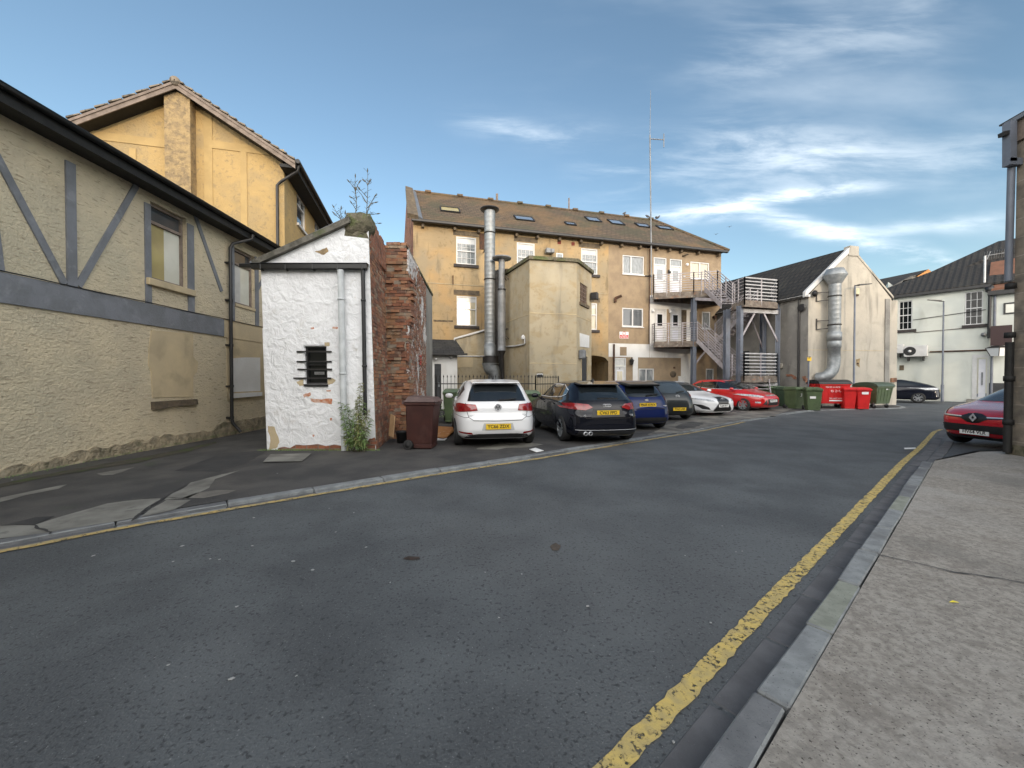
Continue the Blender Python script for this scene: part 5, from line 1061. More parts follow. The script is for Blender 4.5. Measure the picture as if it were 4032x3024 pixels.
# ================= steel fire escape =================
T = thing('fire_escape', 'grey steel fire escape with walkways, landings and railings in front of the pebbledashed flats', 'fire escape', (12.8, 22.5, 0))
L1, L2, L3, L4 = 6.90, 5.66, 3.84, 1.66   # upper walkway, upper landing, lower walkway, lower landing
V = Vector
def pxy(k, x, depth): p = at_depth(k, x, 600, depth); return V((p.x, p.y, 0))
C1 = pxy('L', 547, 23.9); C2 = pxy('L', 940, 21.9); C3 = pxy('L', 1095, 20.7); C4 = pxy('L', 1548, 21.3); C5 = pxy('L', 1372, 22.9)
def column(p, h, nm='column', w=.26, ang=.12):
    mb = MB(); u_ = V((math.cos(ang), math.sin(ang), 0)); v_ = V((-math.sin(ang), math.cos(ang), 0))
    def bx(a0, a1, b0, b1): mb.hexa([p + u_ * a + v_ * b + V((0, 0, z_)) for z_ in (0, h) for a, b in ((a0, b0), (a1, b0), (a1, b1), (a0, b1))])
    bx(-w / 2, w / 2, -w / 2, -w / 2 + .025); bx(-w / 2, w / 2, w / 2 - .025, w / 2); bx(-.012, .012, -w / 2 + .025, w / 2 - .025)
    return mb.build(nm, M['steel_blue'], T)
column(C1, L1 - .3, ang=.2, w=.24); column(C2, L2 - .25, w=.26); column(C3, L2 - .25, w=.24, ang=.5); column(C4, L2 - .3, w=.22, ang=.9); column(C5, L2 - .3, w=.24)
def deck(pts_, z_, nm='walkway_deck', fascia=.30):
    P_ = [V((p[0], p[1], z_)) for p in pts_]; mb = MB(); mb.prism([p - V((0, 0, .06)) for p in P_], (0, 0, .06)); mb.build(nm, M['deck'], T)
    mb = MB()
    for i in range(len(P_)): a, b = P_[i], P_[(i + 1) % len(P_)]; mb.bar(a - V((0, 0, .06 + fascia / 2)), b - V((0, 0, .06 + fascia / 2)), .05, fascia)
    mb.build('edge_beam', M['deck'] if fascia < .35 else M['rail'], T)
def rails(path, hts, n=7, H=1.12, m='rail', th=.035, posts=None, nm='railing'):
    P_ = [V((p[0], p[1], h)) for p, h in zip(path, hts)]; mb = MB()
    for i in range(len(P_) - 1):
        a, b = P_[i], P_[i + 1]
        for k in range(n): dz = V((0, 0, .10 + (H - .10) * k / (n - 1))); mb.bar(a + dz, b + dz, th * .6, th if k < n - 1 else th * 1.3)
    r_ = mb.build(nm, M[m], T)
    for i in range(len(P_) - 1):
        a, b = P_[i], P_[i + 1]; c = posts[i] if posts else max(1, round((b - a).length / 1.4))
        for k in range(c + 1): q = a.lerp(b, k / c); MB().bar(q - V((0, 0, .25)), q + V((0, 0, H + .04)), .05, .05).build('railing_post', M['rail'], r_)
    return r_
def fac(x, d=0.0): a = wm.at('L', x, 600)[0]; p = wm.P(a, 0, d); return V((p.x, p.y, 0))
ul = at_depth('L', 72, 380, 24.3); ul = V((ul.x, ul.y, 0)); uc = pxy('L', 545, 23.75); ue = pxy('L', 828, 23.4); uf = pxy('L', 925, 24.0)
ub0, ub1 = fac(72, .02), fac(830, .02)
deck([ul, uc, ue, uf, ub1, ub0], L1, fascia=.34); rails([ul + V((0, .35, 0)), ul, uc, ue], [L1] * 4, 8, posts=[1, 3, 3])
ll = at_depth('L', 78, 900, 24.3); ll = V((ll.x, ll.y, 0)); le = pxy('L', 590, 23.75); lf = pxy('L', 800, 24.3)
deck([ll, le, lf, fac(860, .02), fac(78, .02)], L3, fascia=.30); rails([ll + V((0, .35, 0)), ll, le], [L3] * 3, 8, H=1.12, posts=[1, 3])
# support struts under the walkway
for h in (L1, L3): mb = MB(); mb.bar(V((C1.x, C1.y, h - .32)), V((*wm.P(wm.at('L', 560, 600)[0], 0, .05).xy, h - .32)), .12, .2); mb.build('joist', M['steel_blue'], T)
MB().bar(V((C1.x, C1.y, L1 - .45)), V((C2.x, C2.y, L1 - .95)), .08, .18).build('joist', M['rail'], T)
MB().bar(V((C1.x, C1.y, 2.3)), V((C1.x + .9, C1.y, 3.4)), .06, .10).build('diagonal_brace', M['rail'], T)
# landings
la, lb, lc, ld = pxy('L', 1005, 21.5), pxy('L', 1150, 20.35), pxy('L', 1540, 20.95), pxy('L', 1470, 22.9)
deck([la, lb, lc, ld], L2, 'landing_deck', .30); rails([la, lb], [L2] * 2, 7, H=1.18, m='rail', posts=[2]); rails([lb, lc], [L2] * 2, 7, H=1.18, m='rail_white', th=.052, posts=[2]); rails([lc, ld], [L2] * 2, 7, H=1.18, m='rail_white', th=.06, posts=[1])
deck([la, lb, lc, ld], L4, 'landing_deck', .30); rails([lb, lc], [L4] * 2, 7, H=1.18, m='rail_white', th=.052, posts=[2]); rails([la, lb], [L4] * 2, 7, H=1.18, posts=[2]); rails([lc, ld], [L4] * 2, 7, H=1.18, m='rail_white', th=.05, posts=[1])
for h in (L2, L4): MB().bar(V((C3.x, C3.y, h - .50)), V((C4.x, C4.y, h - .50)), .10, .20).build('cross_beam', M['rail_white'], T)
for p, q in ((C3, C4), (C4, C3)): t = (q - p).normalized(); MB().bar(p + V((0, 0, 3.55)), p + t * .95 + V((0, 0, L2 - .62)), .05, .09).build('diagonal_brace', M['rail'], T)
MB().bar(C5 + V((0, 0, 3.3)), C5 + V((-.9, -.3, L2 - .6)), .05, .08).build('diagonal_brace', M['rail'], T)
# flights
def flight(a, b, z0, z1, w=.85, side=None, nt=None, rail_sides=(0, 1), nm='stair_flight'):
    a, b = V((a.x, a.y, z0)), V((b.x, b.y, z1)); hv = (b - a); hv.z = 0; n = V((hv.y, -hv.x, 0)).normalized() * w; mb = MB(); nt = nt or max(4, round(abs(z1 - z0) / .19))
    for o in (V(), n): mb.bar(a + o, b + o, .045, .24, up=(0, 0, 1))
    fl = mb.build(nm, M['rail'], T); mb = MB()
    for i in range(nt):
        q = a.lerp(b, (i + .5) / nt); t = hv.normalized() * .13
        mb.hexa([q - t + V((0, 0, -.02)), q + t + V((0, 0, -.02)), q + t + n + V((0, 0, -.02)), q - t + n + V((0, 0, -.02)), q - t + V((0, 0, .02)), q + t + V((0, 0, .02)), q + t + n + V((0, 0, .02)), q - t + n + V((0, 0, .02))])
    mb.build('treads', M['rail'], fl)
    for k in rail_sides:
        o = n * k; rails([(a + o), (b + o)], [z0 + .05, z1 + .05], 7, H=1.1, posts=[max(2, round((b - a).length / 1.1))])
flight(ue, (la * .55 + pxy('L', 1060, 22.2) * .45), L1, L2, .8)
flight(pxy('L', 590, 23.6), pxy('L', 1010, 21.9), L3, L4, -.85, rail_sides=(0, 1))
flight(pxy('L', 1215, 22.8), pxy('L', 800, 24.6), L2, L3, .85, rail_sides=(0, 1))
flight(pxy('L', 1440, 21.1), pxy('L', 1490, 19.6), L4, .05, .8, rail_sides=())

# ================= gabled building with the duct =================
ga = V((15.8, 20.56, 0)); gdir = V((.989, .15, 0)); gbk = V((-.29, .957, 0)); gw = 5.25
wg = Wall(ga, ga + gdir * gw); ws = Wall(ga + gbk * 9.5, ga)
T = thing('gabled_building', 'cream-rendered gabled building with dark pantiled roof behind the red and green bins', 'building', (18, 22, 0))
EG = 5.95; ap = wg.at('F', 1015, 160); RG = ap[1] - .0; AX = wg.at('F', 1010, 300)[0]
mb = MB(); mb.poly([wg.P(0, 0), wg.P(gw, 0), wg.P(gw, EG), wg.P(AX + .32, RG - .42), wg.P(AX + .32, RG), wg.P(AX - .20, RG), wg.P(AX - .28, RG - .3), wg.P(0, EG)]); mb.build('gable_wall', M['render_gable'], T)
mb = MB(); panel(mb, ws, 0, 9.5, 0, EG); mb.build('side_wall', M['render_grey'], T)
mb = MB(); mb.poly([wg.P(gw, 0), wg.P(gw, 0) + gbk * 9.5, wg.P(gw, EG) + gbk * 9.5, wg.P(gw, EG)]); mb.build('far_side_wall', M['render_farwhite'], T)
rbk = gbk * 10.0
P_ = [wg.P(-.18, EG - .12, .02), wg.P(AX, RG - .12, .02), wg.P(AX, RG + .05, .02) + rbk, wg.P(-.18, EG - .12, .02) + rbk]; mb = MB(); mb.prism(P_, (0, 0, .10))
P_ = [wg.P(gw + .1, EG - .12, .02), wg.P(AX, RG - .12, .02), wg.P(AX, RG + .05, .02) + rbk, wg.P(gw + .1, EG - .12, .02) + rbk]; mb.prism(P_, (0, 0, .10)); mb.build('roof', M['tile_dark'], T)
mb = MB(); mb.prism([wg.P(-.22, EG - .10, .03), wg.P(AX - .24, RG - .33, .03), wg.P(AX - .24, RG - .05, .03), wg.P(-.22, EG + .18, .03)], -wg.n * .16); mb.build('verge_board', M['upvc'], T)
mb = MB(); mb.prism([wg.P(gw + .12, EG - .02, .03), wg.P(AX + .30, RG - .5, .03), wg.P(AX + .30, RG - .36, .03), wg.P(gw + .12, EG + .10, .03)], -wg.n * .2); mb.build('verge_board', M['render_gable'], T)
MB().wprism(wg, [(AX - .30, RG - .5), (AX + .36, RG - .5), (AX + .36, RG + .04), (AX - .22, RG + .06)], -.3, .05).build('apex_stone', M['render_gable'], T, bevel=.02)
MB().wbox(ws, 0, 9.6, EG - .10, EG + .02, .0, .16).build('gutter', M['upvc'], T)
mb = MB(); q = ws.at('F', 552, 800)[0]; mb.tube([ws.P(q, EG - .05, .08), ws.P(q, .1, .08)], .055, 10); mb.build('rainwater_pipe', M['black'], T)
mb = MB(); mb.tube([ws.P(ws.at('F', 370, 800)[0], EG - .1, .06), ws.P(ws.at('F', 365, 800)[0], .1, .06)], .05, 8); mb.build('rainwater_pipe', M['steel_blue'], T)
q = ws.at('F', 580, 690); MB().lathe(ws.P(q[0], q[1]), ws.n, [(0, .05), (.1, .05), (.12, .21), (.18, .19), (.2, .001)], 16, sm=False).build('wall_dish', M['black'], T)
q = wg.at('F', 662, 570); MB().lathe(wg.P(q[0], q[1]), wg.n, [(0, .05), (.1, .05), (.14, .18), (.22, .001)], 12).build('flood_light', M['black'], T)
o = rr(wg, 'F', 1020, 522, 1054, 576); ab = MB().wbox(wg, o[0], o[1], o[2], o[3], 0, .12).build('alarm_box', mat('alarm_box_cream', (.62, .60, .42), None), T, bevel=.02); MB().wbox(wg, o[0] + .02, o[1] - .03, o[2] - .09, o[2] - .003, 0, .09).build('alarm_lamp', M['rust'], ab)
h_ = wg.at('F', 900, 1058)[1]; mb = MB(); mb.wbox(wg, 0, gw, h_ - .02, h_, 0, .012); mb.build('render_joint', M['render_smooth_tan'], T); mb = MB(); mb.wbox(ws, 0, 9.5, h_ - .02, h_, 0, .012); mb.build('render_joint', M['render_grey'], T)
# corner pier at the right, exposed bricks
mb = MB(); mb.wbox(wg, gw - .42, gw - .13, 0, EG - .05, 0, .05); mb.build('corner_strip', M['render_grey'], T); MB().wbox(wg, gw - .12, gw + .45, 0, EG - .1, -.5, -.02).build('corner_pier', M['render_gable'], T)
area('F', [(1340, 1302), (1385, 1300), (1386, 1334), (1338, 1336)], 'brick', .065, 'exposed_brick', wg, T)
for k, p, w_ in (('F', [(572, 1288), (604, 1282), (606, 1330), (585, 1325)], ws), ('F', [(430, 1270), (480, 1268), (520, 1290), (524, 1312), (500, 1312), (478, 1285), (440, 1288)], ws)): area(k, p, 'brick', .02, 'exposed_brick', w_, T)
area('F', [(600, 1300), (616, 1306), (612, 1345), (598, 1340)], 'brick', .02, 'exposed_brick', wg, T)
area('F', [(1040, 1140), (1075, 1130), (1068, 1180), (1072, 1210), (1045, 1190)], 'render_mottled', .012, 'render_patch', wg, T)
area('F', [(1044, 1168), (1060, 1168), (1060, 1182), (1044, 1182)], 'rust', .02, 'air_brick', wg, T)
q = ws.at('F', 388, 1196); MB().wbox(ws, q[0] - .12, q[0] + .12, q[1] - .14, q[1] + .14, 0, .12).build('meter_box', M['render_gable'], T, bevel=.02)
mb = MB(); mb.wbox(ws, ws.at('F', 60, 1100)[0], ws.at('F', 112, 1100)[0], .0, ws.at('F', 100, 1065)[1], 0, .03); mb.build('side_door', M['door_black'], T)
# stout duct on the gable
DZ = wg.at('F', 785, 900)[0]; dpt = .42
def gd(x, y): a, h = wg.at('F', x, y); return a, h
T = thing('wall_duct', 'fat silver ventilation duct with funnel cowl on the cream gable wall', 'duct', tuple(wg.P(DZ, 0, .3)))
ax_ = wg.P(DZ, 0, dpt); rD = (gd(830, 700)[0] - gd(748, 700)[0]) / 2 * .93; hgt = lambda y: gd(785, y)[1]
prof = [(hgt(1150), rD), (hgt(1048), rD), (hgt(1046), rD + .03), (hgt(990), rD + .03), (hgt(985), rD), (hgt(984), rD + .05), (hgt(912), rD + .05), (hgt(910), rD)]; hh = hgt(905)
while hh < hgt(500): prof += [(hh, rD), (hh + .2, rD), (hh + .21, rD + .003), (hh + .23, rD)]; hh += .24
MB().lathe(ax_, (0, 0, 1), prof, 32).build('shaft', M['galv'], T)
rc = (gd(876, 430)[0] - gd(716, 430)[0]) / 2 * .92
MB().lathe(ax_, (0, 0, 1), [(hgt(500), rD + .01), (hgt(430), rc), (hgt(425), rc), (hgt(372), rc * .70), (hgt(370), rc * .6), (hgt(400), rc * .5)], 32).build('cowl', M['galv'], T)
e1, e2, e3 = gd(770, 1150), gd(735, 1215), gd(690, 1215)
mb = MB(); c0 = ax_ + V((0, 0, hgt(1140))); mb.tube([c0 + V((0, 0, .1)), c0, c0 + V((-.02, 0, -.35)) , c0 + wg.u * -.10 + V((0, 0, -.60)), c0 + wg.u * -.28 + V((0, .05, -.82)), c0 + wg.u * -.52 + V((0, .1, -.96)), c0 + wg.u * -.62 + V((0, .35, -1.0))], [rD + .01, rD + .01, rD, rD, rD, rD + .02, rD + .03], 28); mb.build('elbow', M['galv'], T)
for y in (604, 848): MB().lathe(ax_, (0, 0, 1), [(hgt(y) - .03, rD + .006), (hgt(y) - .03, rD + .025), (hgt(y) + .03, rD + .025), (hgt(y) + .03, rD + .006)], 32).build('clamp_band', M['iron'], T)
for y in (560, 805):
    a = gd(693, y); mb = MB(); w0 = wg.P(a[0], a[1], .02); mb.bar(w0 + V((0, 0, .12)), w0 - V((0, 0, .48)), .05, .05); mb.bar(w0 + V((0, 0, 0)), wg.P(DZ - rD * .5, a[1] - .02, dpt), .04, .04); mb.bar(w0 - V((0, 0, .45)), wg.P(DZ, a[1] - .42, dpt), .04, .04); mb.build('wall_bracket', M['iron'], T)
MB().lathe(ax_ + V((0, -rD, hgt(1000))), (0, -1, 0), [(0, .06), (.02, .06), (.02, .001)], 12).build('access_cap', M['black'], T)

# ================= street lamps and small sign post =================
def lamp(base, top_z, arm, name_label, r=.05):
    T = thing('street_lamp', name_label, 'street lamp', base); b = V(base)
    MB().tube([b, b + V((0, 0, 1.1)), b + V((0, 0, 1.12)), b + V((0, 0, top_z - b.z))], [r * 1.5, r * 1.5, r, r * .8], 12).build('pole', M['steel_blue'], T)
    t = V((b.x, b.y, top_z)); a = V(arm); mb = MB(); mb.tube([t - V((0, 0, .15)), t + V((0, 0, .02)), t + a * .25 + V((0, 0, .04))], r * .7, 8)
    n = V((-a.y, a.x, 0)).normalized() * .10; u_ = a.normalized(); p = t + a * .2 + V((0, 0, .02)); e = t + a + V((0, 0, .12))
    mb.hexa([p - n * .8, e - n * .5, e + n * .5, p + n * .8, p - n * .8 + V((0, 0, .07)), e - n * .5 + V((0, 0, .04)), e + n * .5 + V((0, 0, .04)), p + n * .8 + V((0, 0, .07))]); mb.build('lamp_head', M['black'], T)
    return T
b = wg.P(gd(948, 1300)[0], 0, .45); tz = at_depth('F', 965, 500, b.y)
lamp((b.x, b.y, 0), tz.z, (.95, .1, .0), 'slim street lamp close to the cream gable wall behind the large red bin')
# far white building
wf = Wall((26.9, 27.75), (33.5, 18.95)); 
b = wf.P(wf.at('G', 520, 1100)[0], 0, .35); tz = at_depth('G', 530, 560, b.y)
lamp((b.x, b.y, 0), tz.z, (-.95, .1, 0), 'street lamp with white bands standing against the white building behind the dark parked car')
b_ = gg('F', 625, 1480, 0.05); b_ = at_depth('F', 626, 1400, 19.6)
T = thing('sign_post', 'short grey post carrying a small yellow sign next to the green bins', 'sign', (b_.x, b_.y, 0)); tp = at_depth('F', 626, 1120, b_.y)
MB().tube([(b_.x, b_.y, 0), (b_.x, b_.y, tp.z)], .035, 8).build('post', M['steel_blue'], T)
a = at_depth('F', 617, 1120, b_.y - .05); b = at_depth('F', 652, 1152, b_.y - .05); MB().box(a.x, b.x, b_.y - .06, b_.y - .04, b.z, a.z).build('sign_plate', M['sign_yellow'], T, bevel=.004)
text_mb('P', .22, ((a.x + b.x) / 2, b_.y - .064, (a.z + b.z) / 2 + .06), (1, 0, 0), (0, 0, 1), .004).build('sign_lettering', M['ink'], T); MB().box(a.x + .08, b.x - .08, b_.y - .064, b_.y - .061, (a.z + b.z) / 2 - .12, (a.z + b.z) / 2 - .09).build('sign_line', M['ink'], T)

# ================= white two-storey building far right =================
T = thing('white_two_storey_building', 'off-white two-storey building with sash windows and dark pantiled roof at the far right', 'building', tuple(wf.P(5, 0, -2)))
fa = wf.at('G', 826, 600)[0]; LF = fa
EF = 7.35
o1 = rr(wf, 'G', 230, 560, 318, 740); o2 = rr(wf, 'G', 662, 500, 780, 706); o1 = (o1[0], o1[1], o1[2], o1[3]); od = rr(wf, 'G', 730, 926, 826, 1160); od = (od[0], od[1] - .05, .25, od[3])
mb = MB(); panel(mb, wf, -1.5, LF, 0, EF, [o1, o2, od], .12); mb.build('wall', M['render_farwhite'], T)
for o in (o1, o2):
    f = MB(); frame_rect(f, wf, o[0] + .01, o[1] - .01, o[2] + .01, o[3] - .01, .05, -.12, -.05); hm = (o[2] + o[3]) / 2; f.wbox(wf, o[0] + .05, o[1] - .05, hm - .03, hm + .03, -.12, -.05)
    for i in (1, 2): x = o[0] + (o[1] - o[0]) * i / 3; f.wbox(wf, x - .014, x + .014, o[2] + .05, o[3] - .05, -.10, -.07)
    for h in (o[2] + (hm - o[2]) / 2, hm + (o[3] - hm) / 2): f.wbox(wf, o[0] + .05, o[1] - .05, h - .014, h + .014, -.099, -.069)
    w_ = f.build('sash_window', M['upvc'], T); MB().wbox(wf, o[0] + .05, o[1] - .05, o[2] + .05, o[3] - .05, -.118, -.108).build('pane', M['glass_dark'], w_); MB().wbox(wf, o[0] - .1, o[1] + .2, o[2] - .2, o[2] - .004, -.02, .1).build('sill', M['dark_sill'], w_)
d_o = MB().wbox(wf, od[0] + .14, od[1] - .14, od[2], od[3] - .1, -.12, -.06).build('door', M['door_white'], T); mb = MB(); frame_rect(mb, wf, od[0] - .12, od[1] + .12, od[2] - .1, od[3] + .18, .20, .0, .05); mb.build('door_frame', M['upvc'], d_o); MB().wbox(wf, od[0] + .25, od[0] + .32, 1.1, 1.9, -.06, -.0).build('handle', M['galv_dull'], d_o)
MB().wbox(wf, od[0] - .3, od[1] + .3, 0, .2, 0, .7).build('door_step', M['slab_concrete'], T)
bv = -wf.n
mb = MB(); e0, e1 = wf.P(-1.6, EF - .05, .25), wf.P(LF + .1, EF - .05, .25); up = bv * 4.6 + V((0, 0, 2.55))
pk = at_depth('G', 885, 170, (wf.P(LF - .4, 0) + bv * 5.3).y)
rfp = Plane(e0, wf.u, up); q0, q1_ = rfp.at('G', 440, 376), rfp.at('G', 880, 176); rl = (e1 - e0).length
mb.prism([rfp.P(0, 0), rfp.P(rl, 0), rfp.P(rl + 4, 0), rfp.P(rl + 4, q1_[1] - .2), rfp.P(*q1_), rfp.P(*q0)], (0, 0, .12)); mb.build('roof', M['tile_dark'], T)
MB().wbox(wf, -1.5, LF + .05, EF - .16, EF - .0, .05, .32).build('gutter', M['black'], T)
for y in (680, 760): pass
mb = MB(); q0, q1_ = wf.at('G', 325, 680), wf.at('G', 800, 612); mb.tube([wf.P(q0[0], q0[1], .04), wf.P(q1_[0], q1_[1], .04)], .02, 6); mb.build('cable', M['black'], T)
mb = MB(); q0, q1_ = wf.at('G', 330, 762), wf.at('G', 800, 722); mb.tube([wf.P(q0[0], q0[1], .04), wf.P(q1_[0], q1_[1], .04)], .018, 6); mb.build('cable', M['rust'], T)
mb = MB(); q0, q1_ = wf.at('G', 435, 888), wf.at('G', 826, 876); mb.tube([wf.P(q0[0], q0[1], .06), wf.P(q1_[0], q1_[1], .06)], .045, 8); mb.build('pipe_run', M['rust'], T)
o = rr(wf, 'G', 235, 976, 264, 1008); MB().wbox(wf, o[0], o[1], o[2], o[3], 0, .03).build('blocked_vent', M['stone'], T)
q = wf.at('G', 785, 776); MB().lathe(wf.P(q[0], q[1]), wf.n, [(0, .1), (.2, .12), (.25, .001)], 10).build('flood_light', M['galv_dull'], T)
T = T
for i, (x0, y0, x1, y1, lb) in enumerate(((273, 852, 424, 918, 'wide white air-conditioning unit with round fan grille on the white wall'), (224, 842, 270, 898, 'smaller white air-conditioning unit half hidden by the gabled building corner'))):
    o = rr(wf, 'G', x0, y0, x1, y1); 
    if i: o = (o[1] - 1.1, o[1], o[2], o[3])
    A_ = thing('air_conditioner', lb, 'air conditioner', tuple(wf.P(o[0], o[2], .3)))
    MB().wbox(wf, o[0], o[1], o[2], o[3], .14, .55).build('casing', M['upvc'], A_, bevel=.02)
    c_o = wf.P(o[0] + (o[1] - o[0]) * (.26 if not i else .5), (o[2] + o[3]) / 2, .55); rf = (o[3] - o[2]) * .40
    g_ = MB().lathe(c_o, wf.n, [(0, rf), (.012, rf), (.012, rf * .25), (.03, rf * .2), (.03, .001)], 20, sm=False).build('fan_grille', M['black'], A_); MB().lathe(c_o + wf.n * .032, wf.n, [(0, .09), (.01, .09), (.01, .001)], 10).build('fan_hub', M['upvc'], g_)
    mb = MB(); [mb.wbox(wf, x - .03, x + .03, o[2] - .28, o[2] - .004, 0, .5) for x in (o[0] + .2, o[1] - .2)]; mb.build('bracket', M['iron'], A_)
# aerial on its roof
pA = wf.P(wf.at('G', 790, 500)[0], 0, .05); z0 = at_depth('G', 788, 455, pA.y).z; z1 = at_depth('G', 795, 262, pA.y).z
T = thing('television_aerial', 'white television aerial pole fixed above the white building window', 'aerial', (pA.x, pA.y, z0)); MB().tube([(pA.x, pA.y, z0), (pA.x, pA.y, z1)], .05, 8).build('pole', M['upvc'], T)
mb = MB(); a, b = at_depth('G', 790, 262, pA.y), at_depth('G', 950, 236, pA.y + .5); mb.bar(a, b, .03, .03)
for i in range(9): q = a.lerp(b, i / 10); mb.bar(q + V((-.1, -.1, .22)), q + V((.1, .1, -.22)), .02, .02)
mb.bar(at_depth('G', 805, 285, pA.y), at_depth('G', 830, 232, pA.y), .03, .03); mb.build('antenna', M['galv_dull'], T)
# taller roof behind, with low orange sunlight coloured into the tiles of its far slope
T = thing('hipped_roof_house', 'dark hipped roof with a slope coloured sunlit orange rising behind the white building', 'building', tuple(wf.P(6, 5, -6)))
bz = 33.0
def bp(x, y, d=bz): return at_depth('G', x, y, d)
R1 = rfp.P(*q1_) + V((.05, .1, .1)); R0 = rfp.P(*q0) + V((.1, .2, .0)); S0, S1 = wf.P(1.2, 8.3, -3.4), wf.P(LF + 2, 8.6, -3.8)
mb = MB(); mb.poly([S0, S1, S1 + V((1, .8, 2.5)), R1, R0]); mb.build('roof_slope', M['tile_dark'], T, fix=False)
mb = MB(); q = bp(985, 232, R1.y - .8); mb.poly([R1, q, q + V((2.5, .5, .3)), bp(1010, 160, R1.y + 1)]); mb.build('sunlit_slope', M['tile_sunlit'], T, fix=False)
mb = MB(); mb.poly([R0, R1, R1 + V((3, 1.2, -.25)), R1 + V((2, 6, -4)), R0 + V((2, 6, -4))]); mb.poly([S0, R0, R0 + V((2, 6, -4))]); mb.build('back_slope', M['tile_dark'], T, fix=False)
MB().prism([S0 + V((0, 0, -8)), S1 + V((0, 0, -8)), S1 + V((4, 6, -8)), S0 + V((4, 6, -8))], (0, 0, 7.9)).build('wall', M['render_farwhite'], T)
T = thing('low_roof_house', 'low dark roof with small orange sunlit gable between the cream gable and white building', 'building', tuple(bp(250, 500, 34)))
a, b, c, d = bp(100, 415, 38), bp(425, 348, 36), bp(330, 398, 33), bp(160, 480, 31)
mb = MB(); mb.poly([a, b, c, d]); mb.build('roof_slope', M['tile_dark'], T, fix=False)
mb = MB(); mb.poly([b, bp(455, 374, 36), bp(345, 398, 33.5)]); mb.build('sunlit_slope', M['tile_sunlit'], T, fix=False)  # sun glow on this facet comes from its tile colour
mb = MB(); mb.bar(bp(325, 400, 32.6), bp(165, 486, 30.6), .3, .25); mb.build('verge_tiles', M['tile_pale'], T)
mb = MB(); mb.prism([a - V((0, 0, 9)), V((d.x, d.y, a.z - 9)), V((d.x + 4, d.y + 3, a.z - 9)), V((b.x, b.y, a.z - 9))], (0, 0, 7)); mb.build('wall', M['render_farwhite'], T)
mb = MB(); mb.poly([a, b, b + V((1.5, 6, -3)), a + V((0, 6, -3))]); mb.build('back_slope', M['tile_dark'], T, fix=False)
# cottage end with clay roof, sign and lantern right of the door
wc = Wall(wf.P(LF + .02, 0, .25), wf.P(LF + 3.2, 0, .25))
T = thing('white_cottage', 'white cottage end with dark plinth and clay tiled roof beside the white door', 'building', tuple(wc.P(1, 0)))
HC = wc.at('G', 900, 485)[1]; mb = MB(); panel(mb, wc, 0, 3.4, .0, HC); mb.poly([wc.P(0, 0), wc.P(0, 0, -.4), wc.P(0, HC, -.4), wc.P(0, HC)]); mb.build('wall', M['render_farwhite'], T)
MB().wbox(wc, 0, 3.4, 0, wc.at('G', 900, 1092)[1], 0, .05).build('plinth', M['door_black'], T)
e0, e1 = wc.P(-.1, HC - .02, .3), wc.P(3.4, HC + .1, .3); mb = MB(); mb.prism([e0, e1, e1 - wc.n * 3 + V((0, 0, 2.2)), e0 - wc.n * 3 + V((0, 0, 2.2))], (0, 0, .12)); mb.build('roof', mat('clay_red_tiles', (.22, .10, .06), (.16, .08, .05), 3, .9, .02, 12), T)
MB().wbox(wc, -.1, 3.4, HC - .28, HC - .02, .0, .35).build('fascia', M['black'], T)
mb = MB(); q = wc.at('G', 822, 600)[0]; q2 = wc.at('G', 858, 600)[0]; mb.tube([wc.P(q + .1, HC + .35, .15), wc.P(q + .02, HC - .1, .15), wc.P(q, wc.at('G', 822, 800)[1], .12)], .07, 8); mb.build('rainwater_pipe', M['black'], T); MB().tube([wc.P(q2, HC - .2, .08), wc.P(q2, wc.at('G', 858, 722)[1], .08)], .06, 8).build('rainwater_pipe', M['steel_blue'], T)
MB().lathe(wc.P(q, HC + .1, .15), (0, 0, 1), [(-.2, .07), (-.1, .17), (.15, .2), (.15, .001)], 10).build('hopper', M['black'], T)
MB().tube([wc.P(wc.at('G', 838, 1000)[0], wc.at('G', 838, 850)[1], .08), wc.P(wc.at('G', 835, 1100)[0], 0.2, .08)], .06, 8).build('rainwater_pipe', M['steel_blue'], T)
o = rr(wc, 'G', 915, 570, 960, 640); f = MB(); frame_rect(f, wc, o[0], o[1] + .6, o[2], o[3], .08, 0, .05); w_ = f.build('window', M['black'], T); MB().wbox(wc, o[0] + .08, o[1] + .5, o[2] + .08, o[3] - .08, .004, .015).build('pane', M['board_white'], w_)
o = rr(wc, 'G', 832, 724, 935, 846); T = thing('projecting_sign', 'dark maroon hanging board above a lantern beside the white door', 'sign', tuple(wc.P(o[0], o[2], .4)))
MB().wbox(wc, o[0], o[1] + .2, o[2], o[3], .35, .41).build('board', mat('maroon_board', (.035, .012, .012), None, 1, .5), T); mb = MB(); mb.bar(wc.P(o[0] + .1, o[3] - .1, 0), wc.P(o[0] + .1, o[3] - .1, .35), .04, .04); mb.build('bracket', M['iron'], T)
q = wc.at('G', 880, 890); T = thing('hanging_lantern', 'black-framed lantern with white glass under the maroon board', 'lantern', tuple(wc.P(q[0], q[1], .3)))
def fr(c, w0, w1, h, m, nm, par): 
    MB().hexa([c + V((sx * w0, sy * w0, -h / 2)) for sx, sy in ((-1, -1), (1, -1), (1, 1), (-1, 1))] + [c + V((sx * w1, sy * w1, h / 2)) for sx, sy in ((-1, -1), (1, -1), (1, 1), (-1, 1))]).build(nm, m, par)
cc = wc.P(q[0], q[1], .45); fr(cc, .20, .34, .5, M['sign_white'], 'glass', T); fr(cc + V((0, 0, .31)), .38, .12, .14, M['iron'], 'cap', T); MB().bar(cc + V((0, 0, .36)), wc.P(q[0], q[1] + .5, 0), .04, .04).build('bracket', M['iron'], T)
mb = MB(); 
for sx, sy in ((-1, -1), (1, -1), (1, 1), (-1, 1)): mb.bar(cc + V((sx * .205, sy * .205, -.25)), cc + V((sx * .345, sy * .345, .25)), .03, .03)
